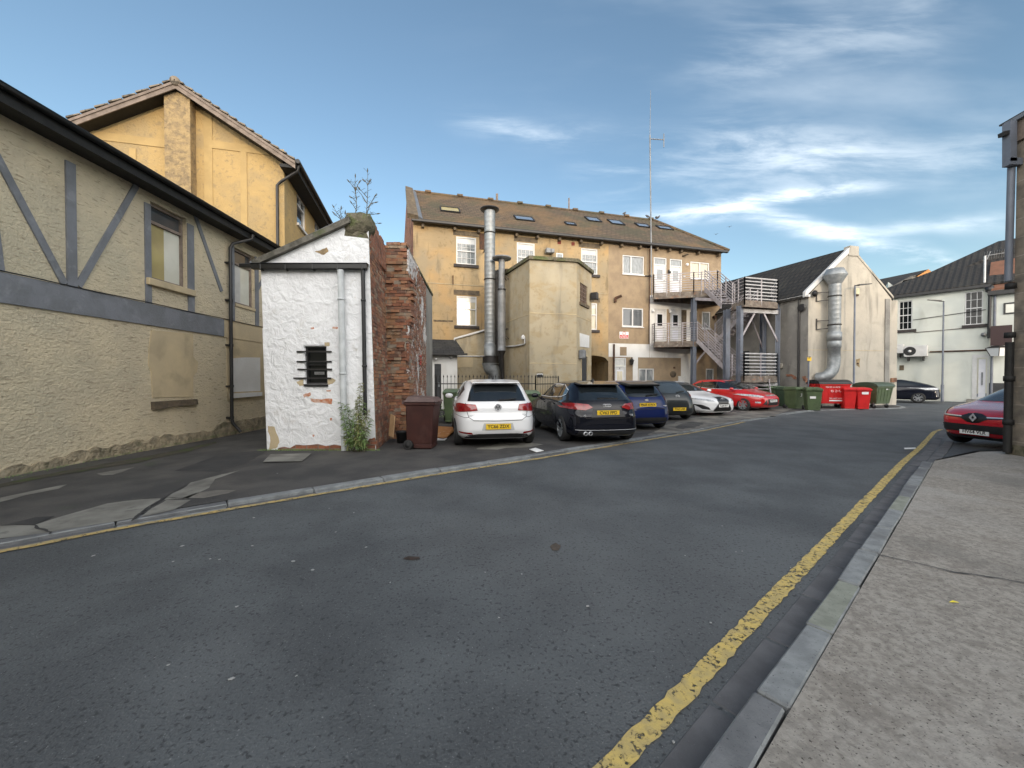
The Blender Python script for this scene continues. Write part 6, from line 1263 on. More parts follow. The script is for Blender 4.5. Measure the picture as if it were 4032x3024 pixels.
mb.build('frame', M['iron'], T)

# ================= building corner at the right edge =================
wr_ = Wall((9.27, 7.12), (8.75, 3.0)); HR = 6.0
T = thing('stone_block_building', 'grey stone-block building corner with black drainpipe at the right edge', 'building', (9.3, 7.1, .1))
mb = MB(); o = wr_; panel(mb, wr_, 0, 4.15, .0, HR + .3); b_ = V((2.5, .6, 0)); mb.poly([wr_.P(0, 0), wr_.P(0, 0) + b_ * 3, wr_.P(0, HR + .3) + b_ * 3, wr_.P(0, HR + .3)]); mb.poly([wr_.P(4.15, 0), wr_.P(4.15, 0) + b_ * 3, wr_.P(4.15, HR + .3) + b_ * 3, wr_.P(4.15, HR + .3)]); mb.build('wall', M['blockwork'], T)
h1, h0 = at_depth('N', 350, 225, 7.1).z, at_depth('N', 370, 440, 7.1).z
mb = MB(); mb.wbox(wr_, -.02, 4.3, h0, h1, -.3, .05); mb.build('fascia_board', M['timber'], T); mb = MB(); mb.wbox(wr_, -.10, 4.4, h1, h1 + .07, -.5, .12); mb.build('roof_edge', M['lead'], T)
mb = MB(); mb.hexa([wr_.P(-.2, h1 + .07, .1), wr_.P(4.3, h1 + .07, .1), wr_.P(4.3, h1 + .4, -4), wr_.P(-.2, h1 + .4, -4), wr_.P(-.2, h1 + .1, .1), wr_.P(4.3, h1 + .1, .1), wr_.P(4.3, h1 + .5, -4), wr_.P(-.2, h1 + .5, -4)]); mb.build('roof', M['slate'], T)
c_ = wr_.P(-.02, 0, .06)
def np_(x, y): return at_depth('N', x, y, 7.08)
mb = MB(); a = np_(345, 290); b = np_(345, 665); c = np_(415, 665); d = np_(415, 1650); mb.bar(V((a.x, a.y, a.z + .1)), V((b.x, b.y, b.z)), .12, .12); mb.bar(V((b.x - .06, b.y, b.z)), V((c.x + .05, c.y, c.z)), .12, .12); mb.build('overflow_pipe', M['steel_blue'], T)
mb = MB(); mb.tube([V((c_.x - .03, c_.y - .02, c.z)), V((c_.x - .05, c_.y - .02, 3.3))], .05, 10); mb.build('grey_pipe', M['steel_blue'], T)
mb = MB(); mb.tube([(c_.x - .055, c_.y - .06, at_depth('G', 955, 822, 7.0).z), (c_.x - .065, c_.y - .06, .14)], .055, 12)
for h in (3.2, 2.3, 1.5, .7): mb.lathe((c_.x - .055, c_.y - .06, h), (0, 0, 1), [(-.05, .056), (-.05, .072), (.05, .072), (.05, .056)], 12)
mb.build('black_drainpipe', M['tar'], T)
mb = MB(); a = np_(255, 360); b = np_(345, 345); mb.bar(a, b, .1, .07); a = np_(320, 300); mb.bar(a, np_(360, 290), .1, .07); mb.build('gutter_ends', M['black'], T)
MB().wbox(wr_, -.05, 4.2, .1, .28, 0, .05).build('plinth', M['mossy_stone'], T)

# ================= terrace standing behind the viewer, whose shadow fills the street =================
T = thing('terrace', 'long plain rendered terrace with slate roof on the near side of the street', 'building', (8, -19, 0))
tu = V((.774, .633, 0)); to = V((-34, -42, 0))
tb = Wall((40, -13), (-30, -17)); mb = MB(); panel(mb, tb, 0, 70, 0, 8.2); mb.build('wall', M['render_pebble'], T)
mb = MB(); mb.hexa([tb.P(-.2, 8.2, .3), tb.P(70, 8.2, .3), tb.P(70, 8.2, -8), tb.P(-.2, 8.2, -8), tb.P(0, 10.4, -3.8), tb.P(70, 10.4, -3.8), tb.P(70, 10.4, -4.2), tb.P(0, 10.4, -4.2)]); mb.build('roof', M['slate'], T)
# ================= wheeled bins =================
def bin_(name, label, m_body, m_lid, loc, rz, w=.58, d=.72, h=1.07, group=None, num=None, big=False):
    T = thing(name, label, 'bin', loc, rz, group)   # local: x width, front faces -y, hinge/wheels at +y
    mb = MB(); b = .80
    z0, z1 = (.10, h - .14) if not big else (.24, h - .22)
    P_ = []
    for z_, k in ((z0, b), (z1, 1.0)):
        P_ += [V((sx * w / 2 * k, (sy * d / 2 * (k if sy < 0 else .97)) , z_)) for sx, sy in ((-1, -1), (1, -1), (1, 1), (-1, 1))]
    mb.hexa(P_); mb.box(-w / 2 - .02, w / 2 + .02, -d / 2 - .03, d / 2 + .02, z1 - .05, z1 + .02)
    if not big: mb.box(-w / 2 * b, w / 2 * b, -d / 2 * b, d * .25, 0.01, .11)
    if big:
        for x in (-w / 2 - .03, w / 2 - .01): mb.box(x, x + .04, -.12, .12, z1 - .16, z1 - .02)
        for k in range(5): x = -w * .38 + k * w * .19; mb.hexa([V((x - .02, -d / 2 * .82 - .012, z0 + .1)), V((x + .02, -d / 2 * .82 - .012, z0 + .1)), V((x + .02, -d / 2 * .82, z0 + .1)), V((x - .02, -d / 2 * .82, z0 + .1)), V((x - .02, -d / 2 - .012, z1 - .08)), V((x + .02, -d / 2 - .012, z1 - .08)), V((x + .02, -d / 2, z1 - .08)), V((x - .02, -d / 2, z1 - .08))])
    mb.build('body', m_body, T, local=True, bevel=.018)
    mb = MB(); lh = h - z1 - .02
    if not big:
        mb.hexa([V((-w / 2 - .035, -d / 2 - .06, z1 + .02)), V((w / 2 + .035, -d / 2 - .06, z1 + .02)), V((w / 2 + .035, d / 2 + .02, z1 + .02)), V((-w / 2 - .035, d / 2 + .02, z1 + .02)), V((-w / 2 * .9, -d / 2 * .85, h - .03)), V((w / 2 * .9, -d / 2 * .85, h - .03)), V((w / 2 * .9, d / 2 * .8, h)), V((-w / 2 * .9, d / 2 * .8, h))])
        mb.tube([(-w / 2, d / 2 + .05, z1), (w / 2, d / 2 + .05, z1)], .022, 8); mb.box(-w * .42, -w * .34, d / 2 - .02, d / 2 + .07, z1 - .03, z1 + .05); mb.box(w * .34, w * .42, d / 2 - .02, d / 2 + .07, z1 - .03, z1 + .05)
        mb.box(-.1, .1, -d / 2 - .075, -d / 2 - .03, z1 + .01, z1 + .05)
    else:
        n = 8
        for i in range(n):
            a0, a1 = math.pi * i / n, math.pi * (i + 1) / n
            y0, y1 = -math.cos(a0) * (d / 2 + .05), -math.cos(a1) * (d / 2 + .05); h0, h1 = z1 + .03 + math.sin(a0) * lh, z1 + .03 + math.sin(a1) * lh
            mb.prism([V((-w / 2 - .05, y0, h0)), V((-w / 2 - .05, y1, h1)), V((-w / 2 - .05, y1, h1 - .03)), V((-w / 2 - .05, y0, h0 - .03))], V((w + .1, 0, 0)))
        for x in (-w / 2 - .05, w / 2 + .03):
            mb.prism([V((x, -math.cos(math.pi * i / n) * (d / 2 + .04), z1 + .02 + math.sin(math.pi * i / n) * (lh - .01))) for i in range(n + 1)], V((.02, 0, 0)))
    mb.build('lid', m_lid, T, local=True, bevel=.008)
    if big: ws_ = [(x, y, .10, .09) for x in (-w * .38, w * .38) for y in (-d * .3, d * .3)]
    else: ws_ = [(-w / 2 * .98, d / 2 - .06, .10, .10), (w / 2 * .98, d / 2 - .06, .10, .10)]
    for x, y, z_, r in ws_:
        wh = MB().lathe((x, y, z_), (1, 0, 0), [(-.028, .001), (-.028, r * .6), (-.03, r * .9), (-.022, r), (.022, r), (.03, r * .9), (.028, r * .6), (.028, .001)], 18).build('wheel', M['rubber'], T, local=True)
        if big: MB().box(x - .05, x + .05, y - .02, y + .02, .12, .30).build('fork', M['galv_dull'], wh, local=True)
        else: MB().lathe((x, y, z_), (1, 0, 0), [(-.034, .001), (-.034, r * .55), (.034, r * .55), (.034, .001)], 14).build('hub', M['rubber'], wh, local=True)
    if num: 
        t_ = MB(); t_ = text_mb(num, .22, (0, -d / 2 * .93 - .022, h * .62), (1, 0, 0), (0, -.12, 1), .004); t_.build('bin_number', M['white_ink'], T, local=True)
    return T
p = gg('Q', 680, 1300, KH); bin_('wheelie_bin', 'brown wheelie bin with faded lid in front of the broken brick wall', M['brownbin'], M['brownlid'], (p[0] + .04, p[1] + .36, KH), math.radians(86), .56, .60, 1.10)
x, y = at_depth('H', 425, 480, 13.2).xy
bin_('wheelie_bin', 'faded green wheelie bin between the railings and the left side of the white hatchback', M['greenbin'], M['greenpale'], (x + .05, 13.4, 0), .1, .60, .74, 1.15)
x, y = at_depth('H', 1195, 480, 13.4).xy
bin_('wheelie_bin', 'green wheelie bin by the railings between the white hatchback and black estate', M['greenbin'], M['greenpale'], (x, 13.6, -.03), .1, .62, .74, 1.12)
gB = 'bins grouped by the cream gable'
def bl(k, x, yb, D): return at_depth(k, x, yb, D)
for lab, mb_, ml_, xx, D, rz, w, d, h, num, big in (
    ('pale green wheelie bin half hidden behind the bonnet of the red hatchback', 'greenbin', 'greenpale', 275, 21.2, .1, .58, .7, 1.08, None, False),
    ('faded pale green wheelie bin standing behind and left of the numbered green bin', 'greenpale', 'greenpale', 358, 20.9, .1, .58, .7, 1.08, None, False),
    ('very dark green bin standing in shadow against the grey side wall', 'greendark', 'greendark', 425, 20.4, .2, .6, .7, 1.05, None, False),
    ('green wheelie bin with white number 3 right of the red hatchback', 'greenbin', 'greenbin', 508, 18.9, .15, .58, .72, 1.08, '3', False),
    ('green wheelie bin with white label directly before the large red bin', 'greenbin', 'greenbin', 660, 18.0, -.45, .60, .74, 1.08, None, False),
    ('large red four-wheeled bin with black lid below the silver wall duct', 'redbin', 'black', 800, 19.4, -.15, 1.36, 1.0, 1.42, None, True),
    ('red wheelie bin immediately right of the large red bin', 'redbin', 'redbin', 965, 18.9, -.35, .52, .66, 1.06, None, False),
    ('red wheelie bin with white sticker next to the large green bin', 'redbin', 'redbin', 1082, 18.7, -.35, .54, .68, 1.06, None, False),
    ('large green four-wheeled bin with closed lid at the right of the bins', 'greenbin', 'greendark', 1190, 19.3, .35, 1.34, .98, 1.30, None, True)):
    p = bl('F', xx, 1500, D); T = bin_('large_bin' if big else 'wheelie_bin', lab, M[mb_], M[ml_], (p.x, D, gz(p.x, D) + KH - .01), rz, w, d, h, gB, num, big)
    if 'white label' in lab: MB().box(-.16, .06, -.345, -.34, .55, .88).build('label_sheet', M['paper'], T, local=True)
    if 'sticker' in lab: MB().box(-.1, .16, -.345, -.338, .72, .84).build('sticker', M['paper'], T, local=True)
    if lab.startswith('large red'):
        MB().box(-.6, -.3, -.508, -.502, 1.14, 1.2).build('warning_label', M['sign_yellow'], T, local=True)
        for k in range(4):
            c_o = V((-.12 + k * .17, -.475, .86)); g_ = MB().lathe(c_o, (0, -1, .12), [(0, .055), (.006, .055), (.006, .04), (0, .04), (0, .055)], 14); g_.build('recycling_symbol', M['white_ink'], T, local=True)
        text_mb('MIXED WASTE', .10, (-.1, -.50, 1.05), (1, 0, 0), (0, -.1, 1), .004).build('bin_lettering', M['white_ink'], T, local=True)
        text_mb('NO HOT ASHES', .09, (.1, -.44, .50), (1, 0, 0), (0, -.1, 1), .004).build('bin_lettering', M['white_ink'], T, local=True); MB().box(-.22, .5, -.436, -.43, .36, .42).build('white_band', M['white_ink'], T, local=True)
    if lab.startswith('large green'): MB().box(.08, .32, -.478, -.468, .93, .97).build('bin_lettering', M['white_ink'], T, local=True)
p = at_depth('G', 470, 1110, 26.3); bin_('large_bin', 'dark green lidded bin behind the black car by the far street lamp', M['greenbin'], M['greenpale'], (p.x, 26.3, 0), -.7, 1.3, .95, 1.3, None, None, True)

# ================= cars =================
def hermite(zs, vals, z):
    n = len(zs)
    if z <= zs[0]: return vals[0]
    if z >= zs[-1]: return vals[-1]
    for i in range(n - 1):
        if zs[i] <= z <= zs[i + 1]: break
    dl = lambda k: (vals[k + 1] - vals[k]) / (zs[k + 1] - zs[k])
    def sl(k):
        if k == 0: return dl(0)
        if k == n - 1: return dl(n - 2)
        a, b = dl(k - 1), dl(k)
        return 0 if a * b <= 0 else 2 * a * b / (a + b)
    h = zs[i + 1] - zs[i]; t = (z - zs[i]) / h
    return (2 * t ** 3 - 3 * t * t + 1) * vals[i] + (t ** 3 - 2 * t * t + t) * h * sl(i) + (-2 * t ** 3 + 3 * t * t) * vals[i + 1] + (t ** 3 - t * t) * h * sl(i + 1)
def car(name, label, slices, paint, loc, heading, wheels, tyre=.315, hw=.79, rim='galv_dull', group='cars parked in the yard'):
    T = thing(name, label, 'car', loc, heading, group)   # local x is forward, y is left
    zs = [s[0] for s in slices]; NZ = 56; N = 96; mb = MB(); rings = []
    for j in range(NZ + 1):
        t = j / NZ; z_ = zs[0] + (zs[-1] - zs[0]) * (t if t < .6 else .6 + (1 - (1 - (t - .6) / .4) ** 1.5) * .4)
        xr, xf, w, n = [hermite(zs, [s[k] for s in slices], z_) for k in (1, 2, 3, 4)]
        cx, a = (xr + xf) / 2, (xf - xr) / 2; ring = []
        for i in range(N):
            th = 2 * math.pi * i / N; c, s = math.cos(th), math.sin(th)
            x = cx + a * math.copysign(abs(c) ** (2 / n), c); y = w * math.copysign(abs(s) ** (2 / n), s)
            ring.append(V((x, y, z_)))
        rings.append(ring)
    vs = [p for r in rings for p in r]
    mb.add(vs, [[j * N + i, j * N + (i + 1) % N, (j + 1) * N + (i + 1) % N, (j + 1) * N + i] for j in range(NZ) for i in range(N)], 0, True)
    mb.poly(rings[0][::-1]); mb.poly(rings[-1]); mb.s[-1] = True
    body = mb.build('body', [paint, M['rubber']], T, local=True)
    # wheel arches cut through
    cut = MB()
    for wx in wheels:
        for sg in (-1, 1): cut.lathe((wx, sg * (hw - .22), tyre - .005), (0, sg, 0), [(0, .001), (0, tyre + .055), (.5, tyre + .055), (.5, .001)], 32, 1, False)
    co = cut.build('arch_cutter', [paint, M['rubber']], None, local=True)
    md = body.modifiers.new('b', 'BOOLEAN'); md.operation = 'DIFFERENCE'; md.object = co; md.solver = 'EXACT'; md.use_self = True
    bpy.context.view_layer.update()
    me = bpy.data.meshes.new_from_object(body.evaluated_get(bpy.context.evaluated_depsgraph_get())); body.modifiers.clear(); body.data = me
    bpy.data.objects.remove(co)
    bm = bmesh.new(); bm.from_mesh(me); full = MB(); bm.free()
    bvh = BVHTree.FromPolygons([tuple(v) for v in mb.v], mb.f)
    def decal(nm, pts_, view, m, lift=.006, par=None, step=.05, mirror=False, smooth=True):
        """panel following the body: pts in (x,z) for view 'L'/'R', in (y,z) for 'F'/'B'"""
        if mirror: decal(nm, pts_, view, m, lift, par, step); pts_ = [(-a, b) for a, b in pts_][::-1]
        g = tess([(a, b) for a, b in pts_], step); q = MB(); ok = []; keep = {}
        for i, v in enumerate(g.v):
            if view in 'LR': sg = 1 if view == 'L' else -1; o, d = V((v.x, 3 * sg, v.y)), V((0, -sg, 0))
            elif view == 'T': o, d = V((v.x, v.y, 3)), V((0, 0, -1))
            else: sg = 1 if view == 'F' else -1; o, d = V((4 * sg, v.x, v.y)), V((-sg, 0, 0))
            h, nn, _, _ = bvh.ray_cast(o, d)
            if h is None: continue
            if nn.dot(d) > 0: nn = -nn
            keep[i] = len(q.v); q.v.append(h + nn * lift)
        for f in g.f:
            if all(i in keep for i in f): q.f.append([keep[i] for i in f]); q.m.append(0); q.s.append(smooth)
        if q.f: return q.build(nm, m, par or T, local=True, fix=False)
    for wx in wheels:
        for sg in (-1, 1):
            r = tyre; c_o = (wx, sg * (hw + .095), r)
            w_ = MB().lathe(c_o, (0, -sg, 0), [(.0, r * .66), (.002, r * .72), (.0, r * .86), (.02, r * .97), (.05, r), (.16, r), (.19, r * .95), (.2, r * .66)], 40).build('wheel', M['rubber'], T, local=True)
            rm = MB(); rm.lathe(c_o, (0, -sg, 0), [(.0, r * .67), (.012, r * .62), (.10, r * .60)], 36)
            for k in range(5):
                a = 2 * math.pi * k / 5 + .3
                for da in (-.16, .16):
                    d0 = V((math.cos(a + da * 1.6), 0, math.sin(a + da * 1.6))); d1 = V((math.cos(a + da), 0, math.sin(a + da)))
                    rm.bar(V(c_o) + d1 * r * .10 - V((0, sg * .035, 0)), V(c_o) + d0 * r * .64 - V((0, sg * .012, 0)), .045, .03, up=(0, sg, 0))
            rm.lathe(c_o, (0, -sg, 0), [(.018, .001), (.018, r * .14), (.06, r * .2)], 16); rm.build('rim', M[rim], w_, local=True)
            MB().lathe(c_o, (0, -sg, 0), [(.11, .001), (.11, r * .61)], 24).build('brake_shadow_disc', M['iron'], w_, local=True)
    T['_'] = 0; del T['_']
    return T, body, decal, bvh
def plate(T, bvh, s, y, z_, view, white=False, w=.52, h=.111, tilt=0):
    sg = 1 if view == 'F' else -1; hit = bvh.ray_cast(V((4 * sg, y, z_)), V((-sg, 0, 0)))[0]; x = hit.x + sg * .012
    p = MB().box(min(x, x + sg * .012), max(x, x + sg * .012), y - w / 2, y + w / 2, z_ - h / 2, z_ + h / 2).build('number_plate', M['plate_w'] if white else M['plate_y'], T, local=True)
    text_mb(s, .098, (x + sg * .0135, y, z_), (0, sg, 0), (0, 0, 1), .002, bold=.0022, squash=.98).build('plate_lettering', M['ink'], p, local=True)
M['plate_y'] = mat('yellow_plate', (.78, .52, .03), None, 1, .35); M['plate_w'] = mat('white_plate', (.75, .75, .73), None, 1, .35)
M['car_glass'] = mat('tinted_car_glass', (.012, .015, .017), None, 1, .04, spec=1.0)
M['lamp_red'] = mat('red_lamp_lens', (.32, .012, .014), (.18, .008, .01), 14, .12, spec=1.0)
M['lamp_clear'] = mat('clear_lamp_lens', (.60, .62, .64), (.30, .32, .34), 16, .1, spec=1.0)
M['chrome'] = mat('chrome', (.70, .71, .73), None, 1, .25, metal=.45)
def paint(nm, c, metal=.0, coat=1.0, rough=.35): return mat(nm, c, None, 1, rough, metal=metal, coat=coat if max(c) > .1 else .7, spec=.5 if max(c) > .1 else .08)
def strip_(decal, nm, pts_, w, view, m, lift=.008, par=None): # thin line along points
    out = []; L = []; R_ = []
    for i, p in enumerate(pts_):
        a = V(pts_[max(i - 1, 0)]); b = V(pts_[min(i + 1, len(pts_) - 1)]); t = (b - a).normalized(); L.append((p[0] - t.y * w / 2, p[1] + t.x * w / 2)); R_.append((p[0] + t.y * w / 2, p[1] - t.x * w / 2))
    return decal(nm, L + R_[::-1], view, m, lift, par, .06)
def mirror_(T, x, y, z_, m, sides=(-1, 1)):
    for sg in sides:
        q = lump((x, sg * (y + .11), z_), .07, .105, .065, .0, 1); mr = q.build('door_mirror', m, T, local=True); MB().bar((x, sg * (y - .03), z_ - .05), (x, sg * (y + .06), z_ - .03), .06, .03).build('mirror_arm', M['black'], mr, local=True)

# --- white hatchback, seen from behind ---
def place(hx_, hy_, ang_deg, back): # given the axle or bumper reference
    a = math.radians(ang_deg); d = V((math.cos(a), math.sin(a), 0)); return V((hx_, hy_, 0)) + d * back, a
pw = paint('white_car_paint', (.80, .81, .82))
SL = [(.20, -1.95, 1.95, .80, 6), (.27, -2.06, 2.02, .855, 6), (.42, -2.125, 2.11, .885, 5.5), (.60, -2.12, 2.125, .898, 5.2), (.74, -2.06, 2.03, .895, 5), (.86, -2.04, 1.66, .885, 4.8), (.95, -2.00, 1.22, .855, 4.6), (1.00, -1.96, 1.02, .82, 4.6), (1.18, -1.79, .64, .735, 4.8), (1.33, -1.62, .28, .655, 5), (1.40, -1.50, .05, .60, 5), (1.435, -1.36, -.15, .53, 4.5), (1.452, -1.1, -.4, .40, 4)]
loc, a_ = place(-.42, 8.72, 100, 1.32); loc.z = KH
T, body, dc, bv_ = car('parked_car', 'white five-door hatchback seen from behind beside the brown wheelie bin', SL, pw, loc, a_, (-1.375, 1.255))
G_ = M['car_glass']
dc('rear_window', [(-.62, .985), (.62, .985), (.57, 1.16), (.50, 1.325), (.3, 1.345), (0, 1.35), (-.3, 1.345), (-.50, 1.325), (-.57, 1.16)], 'B', G_)
mb = MB(); mb.hexa([V((-1.78, -.53, 1.345)), V((-1.45, -.57, 1.39)), V((-1.45, .57, 1.39)), V((-1.78, .53, 1.345)), V((-1.80, -.50, 1.385)), V((-1.45, -.53, 1.43)), V((-1.45, .53, 1.43)), V((-1.80, .50, 1.385))]); sp_o = mb.build('roof_spoiler', pw, T, local=True, bevel=.012)
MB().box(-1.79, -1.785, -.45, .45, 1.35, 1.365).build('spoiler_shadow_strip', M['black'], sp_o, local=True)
mb = MB(); mb.bar((-1.98, -.02, 1.01), (-1.96, -.40, 1.04), .03, .02); mb.build('rear_wiper', M['black'], T, local=True)
dc('tail_light', [(.42, .80), (.86, .755), (.90, .90), (.78, .945), (.46, .92), (.44, .88)], 'B', M['lamp_red'], .010, mirror=True, step=.04)
dc('reflector', [(.52, .315), (.78, .335), (.80, .365), (.54, .355)], 'B', M['lamp_red'], .008, mirror=True)
dc('bumper_lower', [(-.70, .22), (.70, .22), (.62, .30), (.4, .325), (-.4, .325), (-.62, .30)], 'B', M['black'])
dc('plate_recess', [(-.34, .40), (.34, .40), (.30, .545), (-.30, .545)], 'B', paint('shaded_white_recess', (.50, .51, .52)), .004)  # white paint greyed to draw the shade inside the recess
strip_(dc, 'hatch_seam', [(-.66, .95), (-.64, .80), (-.60, .66), (-.50, .60), (0, .59), (.50, .60), (.60, .66), (.64, .80), (.66, .95)], .010, 'B', M['black'])
strip_(dc, 'bumper_seam', [(-.87, .70), (-.68, .655), (-.60, .66)], .008, 'B', M['black']); strip_(dc, 'bumper_seam', [(.87, .70), (.68, .655), (.60, .66)], .008, 'B', M['black'])
plate(T, bv_, 'YC66 ZDX', 0, .475, 'B')
h = bv_.ray_cast(V((-4, 0, .865)), V((1, 0, 0)))[0]; bd = MB(); bd.lathe(h - V((.02, 0, 0)), (-1, 0, 0), [(0, .075), (.006, .075), (.006, .060), (0, .060), (0, .075)], 24)
def seg(mb, c, pts_, w=.011, sg=-1):
    for a, b in zip(pts_, pts_[1:]): mb.bar(c + V((0, a[0] * -sg * -1, a[1])), c + V((0, b[0] * -sg * -1, b[1])), w, .006, up=(1, 0, 0))
MB().lathe(h - V((.012, 0, 0)), (-1, 0, 0), [(0, .062), (.008, .062), (.008, .001)], 24).build('badge_ground', M['door_black'], T, local=True)
cb = h - V((.024, 0, 0)); seg(bd, cb, [(-.026, .056), (0, .008), (.026, .056)]); seg(bd, cb, [(-.055, .03), (-.026, -.052), (0, .0), (.026, -.052), (.055, .03)]); bd.build('round_emblem', M['chrome'], T, local=True)
for s_, y_ in (('GOLF', .55), ('TDI', -.56)):
    h = bv_.ray_cast(V((-4, y_, .70)), V((1, 0, 0)))[0]; text_mb(s_, .052, h - V((.008, 0, 0)), (0, -1, 0), (0, 0, 1), .004, bold=.001).build('badge_lettering', M['chrome'], T, local=True)
for sd in 'LR':
    dc('side_window', [(1.02, .99), (.62, 1.16), (.28, 1.30), (-.1, 1.365), (-.62, 1.375), (-1.2, 1.35), (-1.52, 1.22), (-1.45, 1.12), (-1.15, 1.03), (-.4, 1.0)], sd, G_)
    for x_ in (-.12, -1.0): strip_(dc, 'window_pillar', [(x_, .99), (x_ - .03, 1.38)], .06, sd, M['black'], .010)
    for x_ in (.85, -.12, -.98): strip_(dc, 'door_seam', [(x_, .95), (x_ - .02, .32)], .008, sd, M['black'])
    for x_ in (.12, -.80): strip_(dc, 'door_handle', [(x_ - .1, .86), (x_ + .1, .87)], .03, sd, pw, .02)
    strip_(dc, 'sill_trim', [(-.95, .24), (.85, .24)], .05, sd, M['black'])
mirror_(T, .72, .86, 1.0, pw)
dc('windscreen', [(-.66, 1.01), (.66, 1.01), (.58, 1.25), (.5, 1.37), (-.5, 1.37), (-.58, 1.25)], 'F', G_); dc('headlight', [(.45, .62), (.86, .68), (.84, .78), (.42, .72)], 'F', M['lamp_clear'], mirror=True); dc('grille', [(-.42, .66), (.42, .66), (.42, .71), (-.42, .71)], 'F', M['black'])
mb = MB(); mb.tube([(-1.2, 0, 1.44), (-1.27, 0, 1.50), (-1.30, 0, 1.52)], [.03, .015, .008], 8); mb.build('roof_aerial', M['black'], T, local=True)

# --- black estate-like hatchback ---
pk_ = paint('black_car_paint', (.006, .007, .012), rough=.25)
SA = [(.18, -2.0, 2.0, .80, 6), (.26, -2.12, 2.06, .86, 6), (.42, -2.155, 2.15, .885, 5.5), (.62, -2.15, 2.155, .892, 5.2), (.76, -2.09, 2.08, .888, 5), (.87, -2.05, 1.66, .875, 4.8), (.95, -2.00, 1.22, .845, 4.6), (1.0, -1.96, 1.04, .81, 4.6), (1.17, -1.74, .62, .72, 4.8), (1.31, -1.54, .25, .64, 5), (1.375, -1.40, .0, .58, 5), (1.405, -1.22, -.2, .50, 4.5), (1.42, -1.0, -.45, .38, 4)]
loc, a_ = place(1.98, 9.28, 100.5, 1.32); loc.z = KH - .01
T, body, dc, bv_ = car('parked_car', 'black five-door hatchback with chrome window trim beside the white hatchback', SA, pk_, loc, a_, (-1.38, 1.26), .32, .785, 'galv')
dc('rear_window', [(-.60, .98), (.60, .98), (.54, 1.14), (.47, 1.285), (.25, 1.31), (0, 1.315), (-.25, 1.31), (-.47, 1.285), (-.54, 1.14)], 'B', G_)
mb = MB(); mb.hexa([V((-1.70, -.51, 1.315)), V((-1.35, -.55, 1.36)), V((-1.35, .55, 1.36)), V((-1.70, .51, 1.315)), V((-1.72, -.48, 1.345)), V((-1.35, -.51, 1.40)), V((-1.35, .51, 1.40)), V((-1.72, .48, 1.345))]); mb.build('roof_spoiler', pk_, T, local=True, bevel=.012)
mb = MB(); mb.bar((-1.95, -.30, 1.02), (-1.95, .18, 1.03), .025, .03); mb.build('rear_wiper', M['black'], T, local=True)
dc('tail_light', [(.34, .83), (.50, .775), (.86, .80), (.89, .90), (.72, .925), (.42, .90)], 'B', M['lamp_red'], .010, mirror=True, step=.04)
strip_(dc, 'hatch_seam', [(-.66, .93), (-.60, .68), (-.5, .60), (0, .585), (.5, .60), (.60, .68), (.66, .93)], .010, 'B', M['iron'])
dc('plate_recess', [(-.40, .62), (.40, .62), (.33, .80), (-.33, .80)], 'B', M['black'], .004)
plate(T, bv_, 'CV63 FPD', 0, .715, 'B')
dc('bumper_lower', [(-.70, .22), (.70, .22), (.66, .31), (-.66, .31)], 'B', M['black'])
strip_(dc, 'bumper_trim', [(-.72, .345), (0, .34), (.72, .345)], .014, 'B', M['chrome'])
for y_ in (.42, .53): MB().lathe((-2.17, y_, .27), (1, 0, 0), [(.0, .035), (.0, .042), (.15, .042), (.15, .03), (0, .034)], 16).build('exhaust_tip', M['chrome'], T, local=True)
h = bv_.ray_cast(V((-4, 0, .875)), V((1, 0, 0)))[0]
for k in range(4):
    mb = MB(); n = 20; c0 = h + V((-.012, (k - 1.5) * .044, 0)); mb.tube([c0 + V((0, math.cos(2 * math.pi * i / n) * .030, math.sin(2 * math.pi * i / n) * .030)) for i in range(n + 1)], .0055, 6, cap=False); mb.build('emblem_ring', M['chrome'], T, local=True)
for s_, y_ in (('A3', .54), ('TDI', -.55)):
    h = bv_.ray_cast(V((-4, y_, .66)), V((1, 0, 0)))[0]; text_mb(s_, .055, h - V((.008, 0, 0)), (0, -1, 0), (0, 0, 1), .004, bold=.001).build('badge_lettering', M['chrome'], T, local=True)
for sd in 'LR':
    w_pts = [(.98, .99), (.60, 1.15), (.25, 1.275), (-.1, 1.325), (-.62, 1.335), (-1.1, 1.31), (-1.40, 1.20), (-1.42, 1.10), (-1.2, 1.04), (-.4, 1.0)]
    dc('side_window', w_pts, sd, G_); strip_(dc, 'chrome_trim', w_pts + [w_pts[0]], .022, sd, M['chrome'], .009)
    for x_ in (-.16, -.98): strip_(dc, 'window_pillar', [(x_, 1.0), (x_ - .03, 1.33)], .055, sd, M['black'], .011)
    for x_ in (.82, -.16, -1.0): strip_(dc, 'door_seam', [(x_, .95), (x_ - .02, .30)], .008, sd, M['iron'])
    for x_ in (.08, -.82): strip_(dc, 'door_handle', [(x_ - .1, .85), (x_ + .1, .86)], .028, sd, pk_, .022)
mirror_(T, .74, .85, .99, pk_)
dc('windscreen', [(-.66, 1.01), (.66, 1.01), (.58, 1.22), (.5, 1.34), (-.5, 1.34), (-.58, 1.22)], 'F', G_); dc('headlight', [(.45, .64), (.86, .70), (.84, .79), (.42, .74)], 'F', M['lamp_clear'], mirror=True)
mb = MB(); mb.prism([(-1.06, -.012, 1.41), (-1.28, -.012, 1.40), (-1.26, -.012, 1.47)], (0, .024, 0)); mb.build('roof_fin', M['black'], T, local=True)

